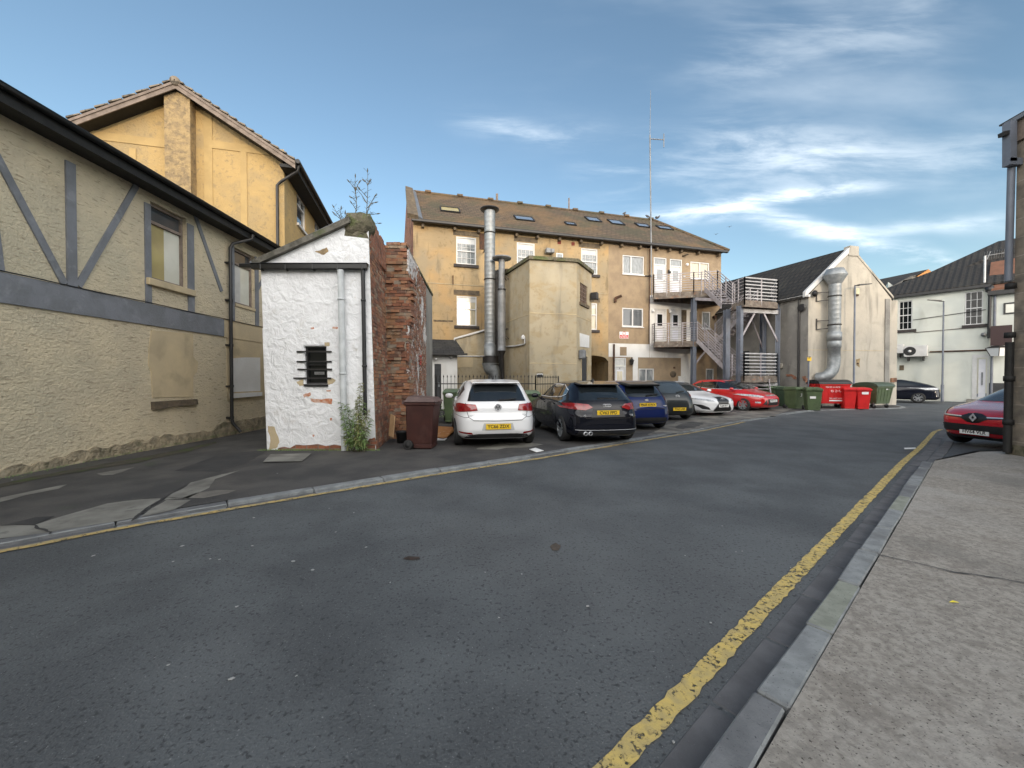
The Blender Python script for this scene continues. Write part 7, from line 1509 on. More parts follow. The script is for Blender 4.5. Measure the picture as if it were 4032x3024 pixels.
# --- blue hatchback ---
pb_ = paint('dark_blue_car_paint', (.007, .015, .075), rough=.3)
SB = [(.20, -1.95, 1.98, .78, 6), (.28, -2.07, 2.06, .86, 6), (.45, -2.12, 2.14, .895, 5.2), (.62, -2.10, 2.15, .905, 5), (.78, -2.03, 2.05, .90, 4.8), (.90, -1.97, 1.62, .885, 4.6), (.99, -1.90, 1.2, .85, 4.6), (1.04, -1.86, 1.05, .815, 4.6), (1.20, -1.70, .68, .73, 4.8), (1.35, -1.52, .3, .64, 5), (1.42, -1.38, .1, .58, 5), (1.455, -1.2, -.15, .49, 4.5), (1.47, -1.0, -.4, .36, 4)]
ang_b = 101
loc, a_ = place(3.98, 11.15, ang_b, 2.12); loc.z = -.03
T, body, dc, bv_ = car('parked_car', 'dark blue hatchback with roof spoiler between the black and dark grey hatchbacks', SB, pb_, loc, a_, (-1.33, 1.31), .32, .80, 'galv_dull')
dc('rear_window', [(-.58, 1.01), (-.3, .985), (.3, .985), (.58, 1.01), (.53, 1.18), (.46, 1.33), (0, 1.36), (-.46, 1.33), (-.53, 1.18)], 'B', G_)
mb = MB(); mb.hexa([V((-1.84, -.52, 1.30)), V((-1.35, -.58, 1.36)), V((-1.35, .58, 1.36)), V((-1.84, .52, 1.30)), V((-1.86, -.50, 1.37)), V((-1.35, -.54, 1.44)), V((-1.35, .54, 1.44)), V((-1.86, .50, 1.37))]); mb.build('roof_spoiler', M['black_gloss'], T, local=True, bevel=.02)
mb = MB(); mb.bar((-1.86, -.42, 1.07), (-1.90, -.02, 1.03), .025, .03); mb.build('rear_wiper', M['black'], T, local=True)
dc('tail_light', [(.66, .90), (.80, .82), (.87, .88), (.80, 1.04), (.70, 1.26), (.62, 1.28), (.64, 1.10)], 'B', M['lamp_red'], .010, mirror=True, step=.04)
strip_(dc, 'hatch_seam', [(-.66, .90), (-.62, .66), (0, .64), (.62, .66), (.66, .90)], .010, 'B', M['iron'])
dc('bumper_lower', [(-.66, .24), (.66, .24), (.56, .40), (-.56, .40)], 'B', M['black'])
plate(T, bv_, 'PK65 KWX', 0, .765, 'B')
h = bv_.ray_cast(V((-4, 0, .90)), V((1, 0, 0)))[0]; mb = MB(); n = 20; mb.prism([h + V((-.012, math.cos(2 * math.pi * i / n) * .065, math.sin(2 * math.pi * i / n) * .028)) for i in range(n)], (-.006, 0, 0)); mb.build('oval_emblem', M['chrome'], T, local=True)
for y_ in (.56, -.56): h = bv_.ray_cast(V((-4, y_, .73)), V((1, 0, 0)))[0]; MB().box(h.x - .012, h.x - .004, y_ - .07, y_ + .07, .715, .745).build('badge', M['chrome'], T, local=True)
for sd in 'LR':
    dc('side_window', [(1.0, 1.03), (.65, 1.19), (.3, 1.33), (-.1, 1.38), (-.7, 1.38), (-1.2, 1.32), (-1.35, 1.22), (-1.15, 1.11), (-.4, 1.04)], sd, G_)
    for x_ in (-.1, -.95): strip_(dc, 'window_pillar', [(x_, 1.03), (x_ - .03, 1.38)], .06, sd, M['black'], .010)
    for x_ in (.85, -.12, -.98): strip_(dc, 'door_seam', [(x_, .98), (x_ - .02, .32)], .008, sd, M['iron'])
mirror_(T, .78, .86, 1.04, pb_)
dc('windscreen', [(-.66, 1.05), (.66, 1.05), (.58, 1.28), (.5, 1.38), (-.5, 1.38), (-.58, 1.28)], 'F', G_)

# --- dark grey hatchback ---
pg_ = paint('dark_grey_car_paint', (.030, .034, .036), rough=.35, metal=.3)
SG = [(.20, -1.85, 1.85, .76, 6), (.28, -1.95, 1.94, .83, 6), (.45, -2.0, 2.0, .86, 5), (.62, -1.985, 2.0, .867, 4.8), (.80, -1.93, 1.9, .86, 4.6), (.92, -1.86, 1.5, .84, 4.5), (1.0, -1.80, 1.12, .80, 4.4), (1.05, -1.75, 1.0, .77, 4.4), (1.22, -1.52, .62, .69, 4.6), (1.36, -1.30, .25, .60, 4.8), (1.43, -1.16, .05, .54, 4.8), (1.46, -1.0, -.15, .46, 4.5), (1.475, -.85, -.35, .34, 4)]
loc, a_ = place(6.08, 13.95, 102, 2.0); loc.z = -.04
T, body, dc, bv_ = car('parked_car', 'dark grey hatchback seen from behind between the dark blue and white cars', SG, pg_, loc, a_, (-1.26, 1.30), .30, .77, 'galv_dull')
dc('rear_window', [(-.60, 1.03), (-.3, 1.0), (.3, 1.0), (.60, 1.03), (.52, 1.2), (.44, 1.34), (0, 1.37), (-.44, 1.34), (-.52, 1.2)], 'B', mat('sky_reflecting_glass', (.05, .06, .065), None, 1, .05, spec=1.0))
mb = MB(); mb.bar((-1.75, -.36, 1.08), (-1.80, -.02, 1.04), .025, .03); mb.build('rear_wiper', M['black'], T, local=True)
dc('tail_light', [(.54, .90), (.80, .86), (.85, .96), (.80, 1.06), (.60, 1.03)], 'B', M['lamp_red'], .010, mirror=True, step=.04)
strip_(dc, 'hatch_seam', [(-.64, .92), (-.58, .68), (0, .64), (.58, .68), (.64, .92)], .010, 'B', M['iron'])
plate(T, bv_, 'FD63 LNR', 0, .435, 'B')
h = bv_.ray_cast(V((-4, 0, .90)), V((1, 0, 0)))[0]; mb = MB(); n = 20; mb.tube([h + V((-.014, math.cos(2 * math.pi * i / n) * .075, math.sin(2 * math.pi * i / n) * .045)) for i in range(n + 1)], .007, 6, cap=False)
c0 = h + V((-.014, 0, 0)); mb.bar(c0 + V((0, .035, -.03)), c0 + V((0, .02, .035)), .014, .008, up=(1, 0, 0)); mb.bar(c0 + V((0, -.02, -.035)), c0 + V((0, -.035, .03)), .014, .008, up=(1, 0, 0)); mb.bar(c0 + V((0, .027, -.006)), c0 + V((0, -.027, .006)), .012, .008, up=(1, 0, 0)); mb.build('oval_emblem', M['chrome'], T, local=True)
for sd in 'LR':
    dc('side_window', [(.95, 1.04), (.6, 1.2), (.25, 1.33), (-.1, 1.39), (-.6, 1.38), (-1.0, 1.32), (-1.2, 1.2), (-1.0, 1.11), (-.4, 1.05)], sd, G_); strip_(dc, 'window_pillar', [(-.1, 1.04), (-.13, 1.39)], .06, sd, M['black'], .010)
    for x_ in (.8, -.12, -.9): strip_(dc, 'door_seam', [(x_, .98), (x_ - .02, .32)], .008, sd, M['iron'])
mirror_(T, .74, .83, 1.04, pg_)
dc('windscreen', [(-.62, 1.06), (.62, 1.06), (.54, 1.28), (.46, 1.39), (-.46, 1.39), (-.54, 1.28)], 'F', G_)

# --- white saloon, facing out ---
def place_front(k, x, D, ang_deg, length_front):
    p = at_depth(k, x, 500, D); a = math.radians(ang_deg); d = V((math.cos(a), math.sin(a), 0)); return V((p.x, p.y, 0)) - d * length_front, a
SW = [(.18, -2.35, 2.30, .80, 6), (.26, -2.43, 2.40, .88, 6), (.40, -2.47, 2.45, .915, 5.2), (.58, -2.47, 2.46, .93, 4.8), (.72, -2.46, 2.38, .925, 4.6), (.82, -2.44, 2.08, .91, 4.4), (.92, -2.38, 1.45, .88, 4.4), (.99, -2.20, 1.15, .83, 4.4), (1.04, -1.85, 1.0, .79, 4.4), (1.2, -1.42, .60, .70, 4.6), (1.34, -1.0, .20, .61, 4.6), (1.41, -.75, -.05, .55, 4.5), (1.44, -.62, -.2, .47, 4.2), (1.45, -.5, -.3, .35, 4)]
loc, a_ = place_front('O', 1262, 15.6, -70, 2.46); loc.z = -.06
T, body, dc, bv_ = car('parked_car', 'white saloon with large black spindle grille facing out next to the red hatchback', SW, pw, loc, a_, (-1.36, 1.51), .33, .81, 'galv')
gr_ = dc('grille', [(-.22, .80), (.22, .80), (.30, .66), (.26, .56), (.46, .30), (.44, .24), (-.44, .24), (-.46, .30), (-.26, .56), (-.30, .66)], 'F', M['black_gloss'], .008)
strip_(dc, 'grille_surround', [(-.46, .24), (-.48, .31), (-.28, .56), (-.32, .66), (-.24, .81), (.24, .81), (.32, .66), (.28, .56), (.48, .31), (.46, .24)], .022, 'F', M['chrome'], .012)
plate(T, bv_, 'FL68 UUT', 0, .46, 'F', True)
h = bv_.ray_cast(V((4, 0, .715)), V((-1, 0, 0)))[0]; mb = MB(); n = 20; mb.tube([h + V((.016, math.cos(2 * math.pi * i / n) * .085, math.sin(2 * math.pi * i / n) * .062)) for i in range(n + 1)], .009, 6, cap=False); c0 = h + V((.016, 0, 0)); mb.bar(c0 + V((0, -.03, .045)), c0 + V((0, .015, -.03)), .016, .01, up=(1, 0, 0)); mb.bar(c0 + V((0, .02, -.03)), c0 + V((0, -.055, -.03)), .016, .01, up=(1, 0, 0)); mb.build('oval_emblem', M['chrome'], T, local=True)
dc('headlight', [(.42, .63), (.64, .63), (.90, .72), (.91, .755), (.78, .745), (.52, .70)], 'F', M['lamp_clear'], .010, mirror=True, step=.04)
dc('bumper_intake', [(.60, .30), (.80, .33), (.90, .52), (.82, .50), (.66, .40)], 'F', M['black'], .008, mirror=True)
dc('windscreen', [(-.70, 1.02), (.70, 1.02), (.60, 1.22), (.50, 1.38), (0, 1.40), (-.50, 1.38), (-.60, 1.22)], 'F', mat('windscreen_glass', (.035, .042, .045), None, 1, .04, spec=1.0))
for sd in 'LR':
    dc('side_window', [(1.0, 1.02), (.6, 1.18), (.2, 1.31), (-.2, 1.37), (-.7, 1.36), (-1.1, 1.22), (-1.5, 1.05), (-.8, 1.01)], sd, G_); strip_(dc, 'window_pillar', [(-.15, 1.01), (-.18, 1.37)], .06, sd, M['black'], .010)
    for x_ in (.95, -.15, -1.05): strip_(dc, 'door_seam', [(x_, .96), (x_ - .02, .3)], .008, sd, M['black'])
mirror_(T, .82, .88, 1.03, pw)
dc('sunroof', [(-.65, -.32), (-.25, -.34), (-.25, .34), (-.65, .32)], 'T', M['black_gloss'], .006)

# --- red hatchback, facing out ---
pr_ = paint('bright_red_car_paint', (.52, .008, .010), rough=.3)
SR = [(.20, -1.98, 1.98, .78, 6), (.28, -2.10, 2.10, .86, 6), (.44, -2.17, 2.17, .895, 5), (.60, -2.15, 2.165, .91, 4.6), (.74, -2.09, 2.07, .905, 4.4), (.86, -2.05, 1.82, .89, 4.2), (.96, -1.99, 1.42, .865, 4.2), (1.02, -1.93, 1.2, .83, 4.2), (1.2, -1.76, .78, .735, 4.6), (1.35, -1.52, .36, .64, 4.8), (1.43, -1.35, .1, .57, 4.8), (1.47, -1.1, -.15, .48, 4.5), (1.485, -.9, -.4, .35, 4)]
loc, a_ = place_front('O', 1880, 17.5, -63, 2.17); loc.z = -.03
T, body, dc, bv_ = car('parked_car', 'bright red hatchback facing out in front of the fire escape', SR, pr_, loc, a_, (-1.32, 1.32), .325, .80, 'galv')
dc('windscreen', [(-.72, 1.04), (.72, 1.04), (.62, 1.24), (.52, 1.40), (0, 1.42), (-.52, 1.40), (-.62, 1.24)], 'F', G_)
dc('headlight', [(.50, .705), (.66, .665), (.88, .74), (.90, .825), (.76, .80), (.60, .755)], 'F', M['lamp_clear'], .010, mirror=True, step=.04)
dc('upper_grille', [(-.34, .735), (.34, .735), (.36, .785), (-.36, .785)], 'F', M['chrome'], .010); strip_(dc, 'grille_slot', [(-.32, .76), (.32, .76)], .018, 'F', M['black'], .014)
h = bv_.ray_cast(V((4, 0, .765)), V((-1, 0, 0)))[0]; mb = MB(); n = 20; mb.prism([h + V((.018, math.cos(2 * math.pi * i / n) * .075, math.sin(2 * math.pi * i / n) * .032)) for i in range(n)], (.006, 0, 0)); mb.build('oval_emblem', M['chrome'], T, local=True)
dc('lower_grille', [(-.36, .32), (.36, .32), (.40, .60), (-.40, .60)], 'F', M['black'], .008); dc('side_grille', [(.42, .35), (.66, .36), (.46, .58)], 'F', M['black'], .008, mirror=True); dc('fog_light', [(.70, .42), (.80, .42), (.80, .49), (.70, .49)], 'F', M['lamp_clear'], .012, mirror=True)
plate(T, bv_, 'MK14 UCL', 0, .52, 'F', True)
for sd in 'LR':
    wp = [(1.12, 1.03), (.72, 1.19), (.32, 1.335), (-.1, 1.39), (-.7, 1.38), (-1.2, 1.31), (-1.45, 1.22), (-1.15, 1.12), (-.4, 1.04)]
    dc('side_window', wp, sd, G_); strip_(dc, 'chrome_trim', [(1.1, 1.02), (-.4, 1.03), (-1.15, 1.11)], .022, sd, M['chrome'], .010)
    for x_ in (-.1, -.95): strip_(dc, 'window_pillar', [(x_, 1.03), (x_ - .03, 1.39)], .06, sd, M['black'], .011)
    for x_ in (.9, -.12, -.98): strip_(dc, 'door_seam', [(x_, .98), (x_ - .02, .32)], .008, sd, M['iron'])
    for x_ in (.1, -.78): strip_(dc, 'door_handle', [(x_ - .1, .88), (x_ + .1, .89)], .03, sd, pr_, .02)
mirror_(T, .82, .86, 1.05, pr_)

# --- maroon-red hatchback by the corner at the right ---
pc_ = paint('deep_red_car_paint', (.50, .012, .022), rough=.25)
SC = [(.20, -1.85, 1.82, .74, 6), (.28, -1.95, 1.93, .82, 5.5), (.42, -2.02, 2.01, .86, 5), (.58, -2.0, 2.03, .87, 4.8), (.72, -1.95, 2.0, .864, 4.8), (.84, -1.90, 1.86, .86, 5), (.94, -1.83, 1.52, .845, 5.5), (1.01, -1.76, 1.22, .81, 5.5), (1.2, -1.55, .88, .70, 4.6), (1.36, -1.32, .52, .61, 4.6), (1.43, -1.16, .25, .54, 4.6), (1.455, -1.0, -.0, .46, 4.4), (1.467, -.85, -.25, .34, 4)]
p = at_depth('M', 775, 900, 8.65); a_ = math.radians(184); d = V((math.cos(a_), math.sin(a_), 0)); loc = V((p.x, p.y, -.065)) - d * 2.0
T, body, dc, bv_ = car('parked_car', 'deep red hatchback nosing out behind the stone-block corner with white number plate', SC, pc_, loc, a_, (-1.28, 1.30), .31, .76, 'galv')
dc('grille', [(-.62, .70), (-.24, .665), (-.11, .585), (0, .565), (.11, .585), (.24, .665), (.62, .70), (.64, .735), (.24, .715), (.12, .775), (0, .79), (-.12, .775), (-.24, .715), (-.64, .735)], 'F', M['black_gloss'], .008, step=.04)
for s_ in (1, -1): strip_(dc, 'chrome_strip', [(s_ * .22, .705), (s_ * .62, .72)], .022, 'F', M['chrome'], .013)
h = bv_.ray_cast(V((4, 0, .69)), V((-1, 0, 0)))[0]; mb = MB()
o_ = [(0, .095), (.07, 0), (0, -.095), (-.07, 0)]; i_ = [(0, .045), (.030, 0), (0, -.045), (-.030, 0)]
for k in range(4): mb.hexa([h + V((.02, *q)) for q in (o_[k], o_[(k + 1) % 4], i_[(k + 1) % 4], i_[k])] + [h + V((.034, *q)) for q in (o_[k], o_[(k + 1) % 4], i_[(k + 1) % 4], i_[k])])
mb.build('diamond_emblem', M['chrome'], T, local=True)
dc('headlight', [(.56, .72), (.80, .71), (.84, .80), (.80, .90), (.68, .84)], 'F', M['lamp_clear'], .012, mirror=True, step=.04)
dc('lower_grille', [(-.62, .36), (.62, .36), (.70, .50), (.60, .53), (-.60, .53), (-.70, .50)], 'F', M['black'], .008); dc('fog_light', [(.60, .41), (.68, .41), (.68, .49), (.60, .49)], 'F', M['lamp_clear'], .014, mirror=True)
dc('bumper_lower', [(-.64, .20), (.64, .20), (.60, .27), (-.60, .27)], 'F', M['black'])
plate(T, bv_, 'HV64 VLR', 0, .36, 'F', True)
dc('windscreen', [(-.68, 1.04), (.68, 1.04), (.58, 1.24), (.48, 1.37), (0, 1.39), (-.48, 1.37), (-.58, 1.24)], 'F', mat('sky_lit_windscreen', (.05, .06, .07), None, 1, .04, spec=1.0))
for sd in 'LR': dc('side_window', [(1.0, 1.04), (.6, 1.2), (.25, 1.32), (-.1, 1.37), (-.7, 1.36), (-1.2, 1.25), (-1.0, 1.12), (-.4, 1.06)], sd, G_)
mirror_(T, .80, .83, 1.04, pc_, (1,))

# --- black car far right ---
pz_ = paint('far_black_car_paint', (.008, .010, .018), rough=.25)
SZ = [(.20, -2.2, 2.2, .80, 6), (.30, -2.32, 2.3, .88, 6), (.50, -2.36, 2.36, .91, 5), (.70, -2.34, 2.30, .915, 4.8), (.86, -2.30, 2.0, .90, 4.6), (.98, -2.22, 1.4, .86, 4.4), (1.04, -2.1, 1.12, .82, 4.4), (1.2, -1.7, .62, .72, 4.4), (1.34, -1.2, .2, .62, 4.6), (1.41, -.9, -.05, .55, 4.5), (1.44, -.75, -.25, .44, 4)]
p = at_depth('G', 490, 1160, 23.6); a_ = math.radians(136); d = V((math.cos(a_), math.sin(a_), 0)); loc = V((p.x, p.y, 0)) + d * 2.3
T, body, dc, bv_ = car('parked_car', 'black saloon parked against the far white building beyond the gable corner', SZ, pz_, loc, a_, (-1.4, 1.45), .33, .81, 'galv_dull')
dc('rear_window', [(-.60, 1.03), (.60, 1.03), (.50, 1.2), (.42, 1.36), (-.42, 1.36), (-.50, 1.2)], 'B', G_); dc('tail_light', [(.45, .86), (.86, .82), (.88, .93), (.50, .95)], 'B', M['lamp_clear'], .010, mirror=True); dc('bumper_lower', [(-.7, .26), (.7, .26), (.66, .40), (-.66, .40)], 'B', M['black'])
h = bv_.ray_cast(V((-4, 0, .76)), V((1, 0, 0)))[0]; plate(T, bv_, 'YJ17 KXA', 0, .76, 'B')
for sd in 'LR': dc('side_window', [(1.0, 1.04), (.55, 1.2), (.15, 1.34), (-.3, 1.38), (-.9, 1.35), (-1.4, 1.2), (-1.6, 1.09), (-.8, 1.04)], sd, G_)
mirror_(T, .82, .87, 1.04, pz_)
# ================= plants, litter, birds =================
rnd = random.Random(17)
pb = at_depth('C', 640, 270, 8.05)
T = thing('dead_buddleia', 'bare seed-headed buddleia growing from the mossy parapet of the white outhouse', 'plant', tuple(pb))
def twig(k, pts_, D, r=.009):
    path = [at_depth(k, x, y, D) for x, y in pts_]; n = len(path); mb = MB(); mb.tube(path, [r * (1 - .6 * i / (n - 1)) for i in range(n)], 5)
    e, d = path[-1], (path[-1] - path[-2]).normalized(); mb.tube([e - d * .02, e + d * .02, e + d * .07], [.006, .014, .004], 5)
    for i in range(1, n):
        for q in range(3):
            f = rnd.random(); p = path[i - 1].lerp(path[i], f); s_ = rnd.choice((-1, 1)); q_ = p + V((s_ * rnd.uniform(.03, .08), rnd.uniform(-.04, .04), rnd.uniform(.02, .07))); mb.tube([p, q_], .003, 4)
    return mb
for pts_, D in (([(945, 1290), (958, 1210), (950, 1100), (943, 1020), (945, 940)], 8.05), ([(1050, 1290), (1055, 1200), (1062, 1080), (1062, 980), (1060, 890)], 8.0), ([(958, 1150), (940, 1050), (910, 1010), (888, 985)], 8.05), ([(945, 1080), (965, 1020), (980, 995)], 8.05), ([(1050, 1180), (1000, 1100), (960, 1055)], 8.0), ([(1050, 1290), (1080, 1210), (1110, 1150), (1130, 1120)], 8.0), ([(1060, 1230), (1090, 1190), (1130, 1180)], 8.0), ([(1050, 1290), (1100, 1292), (1148, 1285)], 8.1), ([(830, 1360), (800, 1310), (770, 1270), (745, 1225)], 8.1), ([(820, 1345), (780, 1310), (750, 1282)], 8.1), ([(830, 1350), (808, 1280), (812, 1240)], 8.1), ([(848, 1350), (850, 1310), (851, 1280)], 8.1), ([(960, 1260), (930, 1210), (912, 1185)], 8.05), ([(1060, 1385), (1110, 1380), (1165, 1374)], 8.9), ([(950, 1170), (925, 1140), (915, 1135)], 8.05), ([(1055, 1130), (1020, 1090), (985, 1050)], 8.0), ([(1062, 1020), (1045, 985), (1035, 978)], 8.0), ([(1062, 1010), (1075, 990), (1078, 985)], 8.0)):
    twig('R', pts_, D).build('stem', M['stem'], T)
p0_ = gg('C', 640, 1560, KH)
T = thing('leafy_weed', 'tall green leafy weed growing at the foot of the white outhouse pipes', 'weed', (-3.25, 7.72, KH))
tips = [((640, 1550), (650, 1185)), ((620, 1550), (572, 1300)), ((600, 1540), (540, 1290)), ((650, 1540), (690, 1330)), ((660, 1540), (712, 1380)), ((610, 1560), (596, 1380)), ((645, 1550), (632, 1260)), ((630, 1560), (612, 1330)), ((655, 1555), (668, 1290)), ((590, 1560), (575, 1440)), ((670, 1560), (655, 1400)), ((620, 1560), (640, 1420))]
for i, (b, t) in enumerate(tips):
    D = 7.72 - .1 * rnd.random(); a = at_depth('C', b[0], b[1] + 12, D); e = at_depth('C', t[0], t[1], D - .05); a.z = max(a.z, .03); m_ = a.lerp(e, .5) + V((rnd.uniform(-.03, .03), -.03, .02)); path = [a, a.lerp(m_, .5), m_, m_.lerp(e, .55) + V((0, 0, .01)), e]
    st = MB().tube(path, [.008, .007, .006, .004, .002], 5).build('stem', M['stem'], T); lf = MB(); H_ = (e - a).length
    for k in range(int(H_ / .0075)):
        f = .12 + .88 * rnd.random(); j = min(3, int(f * 4)); p = path[j].lerp(path[j + 1], f * 4 - j); an = rnd.uniform(0, 6.28); L = rnd.uniform(.07, .15) * (1.1 - .5 * f); dr = V((math.cos(an), math.sin(an) * .8, rnd.uniform(-.5, .35))).normalized(); sd_ = dr.cross(V((0, 0, 1))).normalized() * L * .13; dp = V((0, 0, -L * .25))
        lf.add([p, p + dr * L * .5 + sd_, p + dr * L + dp, p + dr * L * .5 - sd_], [[0, 1, 2, 3]])
    lf.build('leaves', M['leaf'] if i % 3 else M['leafdry'], st, fix=False)
T = thing('low_weeds', 'low tangle of weeds at the base of the spiked railings', 'weed', (-2.6, 14.9, 0)); mb = MB()
for i in range(420):
    p = V((rnd.uniform(-3.0, -1.2), rnd.uniform(14.6, 15.4), 0)); L = rnd.uniform(.05, .12); h_ = rnd.random() ** 2 * .5; p.z = h_; an = rnd.uniform(0, 6.28); dr = V((math.cos(an), math.sin(an), rnd.uniform(0, .8))).normalized(); s_ = dr.cross(V((0, 0, 1))).normalized() * L * .3; mb.add([p, p + dr * L * .5 + s_, p + dr * L, p + dr * L * .5 - s_], [[0, 1, 2, 3]])
mb.build('leaves', M['leaf'], T, fix=False)
mb = MB(); r2 = random.Random(4) # grass and moss tufts where the outhouse meets the ground
for i in range(700):
    x = r2.uniform(-5.15, -2.7); p = V((x, 7.86 - abs(r2.gauss(0, .05)), KH)); L = r2.uniform(.015, .05); dr = V((r2.uniform(-.6, .6), r2.uniform(-.6, .2), 1)).normalized(); s_ = V((.004, 0, 0)); mb.add([p - s_, p + s_, p + dr * L], [[0, 1, 2]])
for i in range(900):
    s_0 = r2.uniform(5, 15.5); q = wl.P(s_0, KH, .05 + abs(r2.gauss(0, .07))); L = r2.uniform(.01, .04); dr = V((r2.uniform(-.6, .6), r2.uniform(-.6, .6), 1)).normalized(); mb.add([q - V((0, .004, 0)), q + V((0, .004, 0)), q + dr * L], [[0, 1, 2]])
tag(mb.build('grass', M['leaf'], None, fix=False), None, None, kind='stuff')
# bucket, boards, cardboard
p = gg('Q', 365, 1165, KH); T = thing('black_bucket', 'black plastic bucket standing behind the brown wheelie bin wheel', 'bucket', (p[0], p[1] + .1, KH)); MB().lathe((0, 0, 0), (0, 0, 1), [(0, .001), (0, .10), (.24, .135), (.25, .145), (.26, .135), (.24, .125), (.02, .09)], 20).build('pail', M['black'], T, local=True)
mb = MB(); mb.tube([V((math.cos(a) * .14, -.02 - .11 * math.sin(a) * .3, .24 - .12 * math.sin(a))) for a in [math.pi * i / 10 for i in range(11)]], .004, 5); mb.build('handle', M['galv'], T, local=True)
a, b, c, d = at_depth('Q', 152, 1020, 8.75), at_depth('Q', 236, 1056, 8.6), at_depth('Q', 268, 660, 8.85), at_depth('Q', 192, 612, 8.95)
n = (b - a).cross(d - a).normalized() * .018; o = MB().prism([a, b, c, d], n).build('plywood_board', M['ply']); tag(o, 'narrow bare plywood board leaning against the brick side of the outhouse', 'board')
pp_ = [gg('Q', x, y, KH) for x, y in ((948, 925), (1345, 940), (1360, 975), (1230, 1080), (1160, 1095), (935, 1065))]; mb = MB(); mb.prism([V((x, y, KH + .03 + .05 * (i in (0, 1)))) for i, (x, y) in enumerate(pp_)], (0, 0, .012)); tag(mb.build('cardboard_sheet', M['card']), 'orange cardboard sheet lying flat between the brown bin and white hatchback', 'cardboard')
pp_ = [gg('Q', x, y, KH) for x, y in ((935, 1070), (1160, 1098), (1235, 1082), (1190, 1122), (1050, 1120), (932, 1100))]; mb = MB(); mb.prism([V((x, y, KH + .012)) for x, y in pp_], (0, 0, .01)); tag(mb.build('polystyrene_sheet', M['paper']), 'white polystyrene sheet edge under the orange cardboard', 'litter')
pp_ = [gg('H', x, y, KH) for x, y in ((1190, 1035), (1250, 1030), (1330, 1048), (1322, 1060), (1260, 1062), (1215, 1055))]; mb = MB(); mb.prism([V((x, y, KH + .008 + .02 * (i % 2))) for i, (x, y) in enumerate(pp_)], (0, 0, .006)); tag(mb.build('torn_paper', M['paper']), 'torn white paper lying on the tarmac between the two hatchbacks and kerb', 'litter')
pp_ = [gg('G', x, y, 0) for x, y in ((265, 1536), (340, 1536), (340, 1541), (268, 1542))]; mb = MB(); mb.prism([V((x, y, .012)) for x, y in pp_], (0, 0, .006)); tag(mb.build('paper_scrap', M['paper']), 'thin white paper strip on the far end of the yellow line', 'litter')
def scrap(k, x, y, h, r, lab, m='litter', cat='litter', nm='litter_scrap', grp=None, flat=.35):
    p = gg(k, x, y, h); r *= .5; q = lump((0, 0, 0), r, r * rnd.uniform(.6, 1), r * flat, .25, rnd.randint(1, 99)); ang = rnd.uniform(0, 3); q.v = [V((v.x * math.cos(ang) - v.y * math.sin(ang) + p[0], v.x * math.sin(ang) + v.y * math.cos(ang) + p[1], v.z + gz(*p) + h + r * flat * .8)) for v in q.v]
    tag(q.build(nm, M[m]), lab, cat, grp)
for i, (x, y, r, l) in enumerate(((18, 495, .020, 'white pebble lying alone in the middle of the near road'), (637, 578, .012, 'cream cigarette end on the near road left of the yellow line'), (450, 1178, .013, 'cream cigarette end on the gutter stones at the bottom'), (1038, 300, .010, 'tiny white scrap touching the left edge of the yellow line'), (1440, 986, .007, 'tiny white speck on the near concrete pavement'), (795, 218, .010, 'pale speck on the road level with the pavement crack'))): scrap('J', x, y, .1 if i == 4 else .004, r, l)
p = gg('J', 1856, 479, .1); mb = MB(); mb.prism([V((p[0] - .03, p[1] - .004, .108)), V((p[0], p[1] - .012, .112)), V((p[0] + .032, p[1] - .004, .106)), V((p[0], p[1] + .004, .114))], (0, 0, .002)); tag(mb.build('fallen_leaf', mat('yellow_leaf', (.65, .55, .03), None, 1, .6)), 'single yellow fallen leaf on the right-hand concrete pavement', 'leaf')
for i, (x, y, r) in enumerate(((541, 573, .03), (1703, 605, .03), (1815, 655, .028), (1006, 606, .018), (1220, 591, .018), (1275, 594, .018), (1465, 515, .022), (1058, 516, .03), (1475, 352, .025), (2125, 523, .02), (2055, 323, .02), (1950, 435, .018), (1912, 297, .015), (1610, 94, .02), (70, 133, .03))): scrap('K', x, y, .004 if i < 13 else KH, r, 'one of the white chewing-gum spots and chips scattered on the left road and pavement', 'litter', 'litter', 'white_chip', 'white chips scattered on the tarmac', .12)
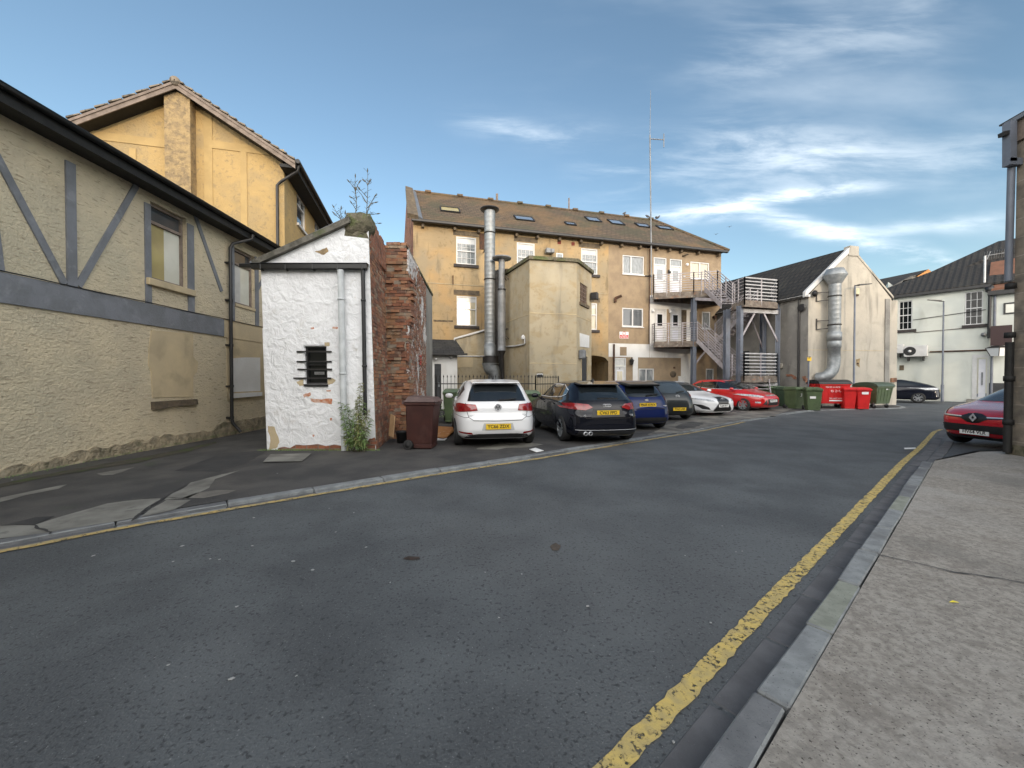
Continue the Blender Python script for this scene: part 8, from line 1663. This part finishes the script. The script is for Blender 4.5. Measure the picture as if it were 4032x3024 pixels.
for i, (x, y, r) in enumerate(((203, 1200, .02), (364, 1436, .016), (500, 1466, .028), (1048, 1236, .012), (1127, 1240, .014), (1078, 1334, .014), (512, 1310, .02), (843, 1258, .014), (640, 1460, .012), (1560, 1136, .014), (1590, 1192, .012), (1480, 1200, .012))): scrap('P', x, y, .004, r, 'one of the pale chewing-gum spots scattered over the near road', 'litter', 'litter', 'pale_spot', 'pale spots on the near road', .10)
# pigeons on the ridge and two birds in flight
def pigeon(p, ang, lab, fly=False, grp='pigeons on the roof ridge', sc=1.0):
    T = thing('pigeon', lab, 'bird', tuple(p), ang, grp); path = [(-.17, 0, .05), (-.08, 0, .09), (0, 0, .13), (.07, 0, .17), (.10, 0, .21), (.13, 0, .24), (.17, 0, .235), (.19, 0, .23)]
    if fly: path = [(-.20, 0, .1), (-.1, 0, .11), (0, 0, .12), (.09, 0, .12), (.14, 0, .13), (.18, 0, .13), (.21, 0, .125)]
    rr_ = [.012, .05, .075, .065, .045, .038, .02, .006] if not fly else [.03, .05, .07, .06, .04, .03, .008]
    mb = MB(); mb.tube(path, [r * sc for r in rr_], 10)
    mb.build('body', M['pigeon'], T, local=True)
    if fly:
        for s_ in (-1, 1): MB().prism([V((.06, s_ * .05, .13)), V((.10, s_ * .25, .22)), V((.0, s_ * .42, .20)), V((-.06, s_ * .22, .17)), V((-.06, s_ * .05, .12))], (0, 0, .01)).build('wing', M['pigeon'], T, local=True)
    else:
        for s_ in (-1, 1): MB().tube([(0, s_ * .03, .08), (0, s_ * .03, 0)], .006, 5).build('leg', M['rust'], T, local=True)
    return T
for i, (x, y, lab) in enumerate(((473, 232, 'pigeon sitting alone on the ridge left of the mast'), (658, 248, 'pigeon on the ridge just right of the mast'), (718, 250, 'upright pigeon at the end of the ridge'), (742, 258, 'rightmost pigeon, at the top of the sloping hip'))):
    a = rs.at('E', x, y + 18)[0]; q = RP(min(a, hipx + .4), 1, .10); pigeon(q + V((0, 0, .05)), (0.4, 2.6, 1.2, -.3)[i], lab, sc=1.1)
for x, y, lab in ((1290, 302, 'small dark bird flying in the blue sky right of the mast, upper one'), (1180, 363, 'small dark bird flying in the sky just above the fire escape, lower one')):
    pigeon(at_depth('E', x, y, 33), 1.0, lab, True, 'birds in flight').scale = (.5, .5, .5)
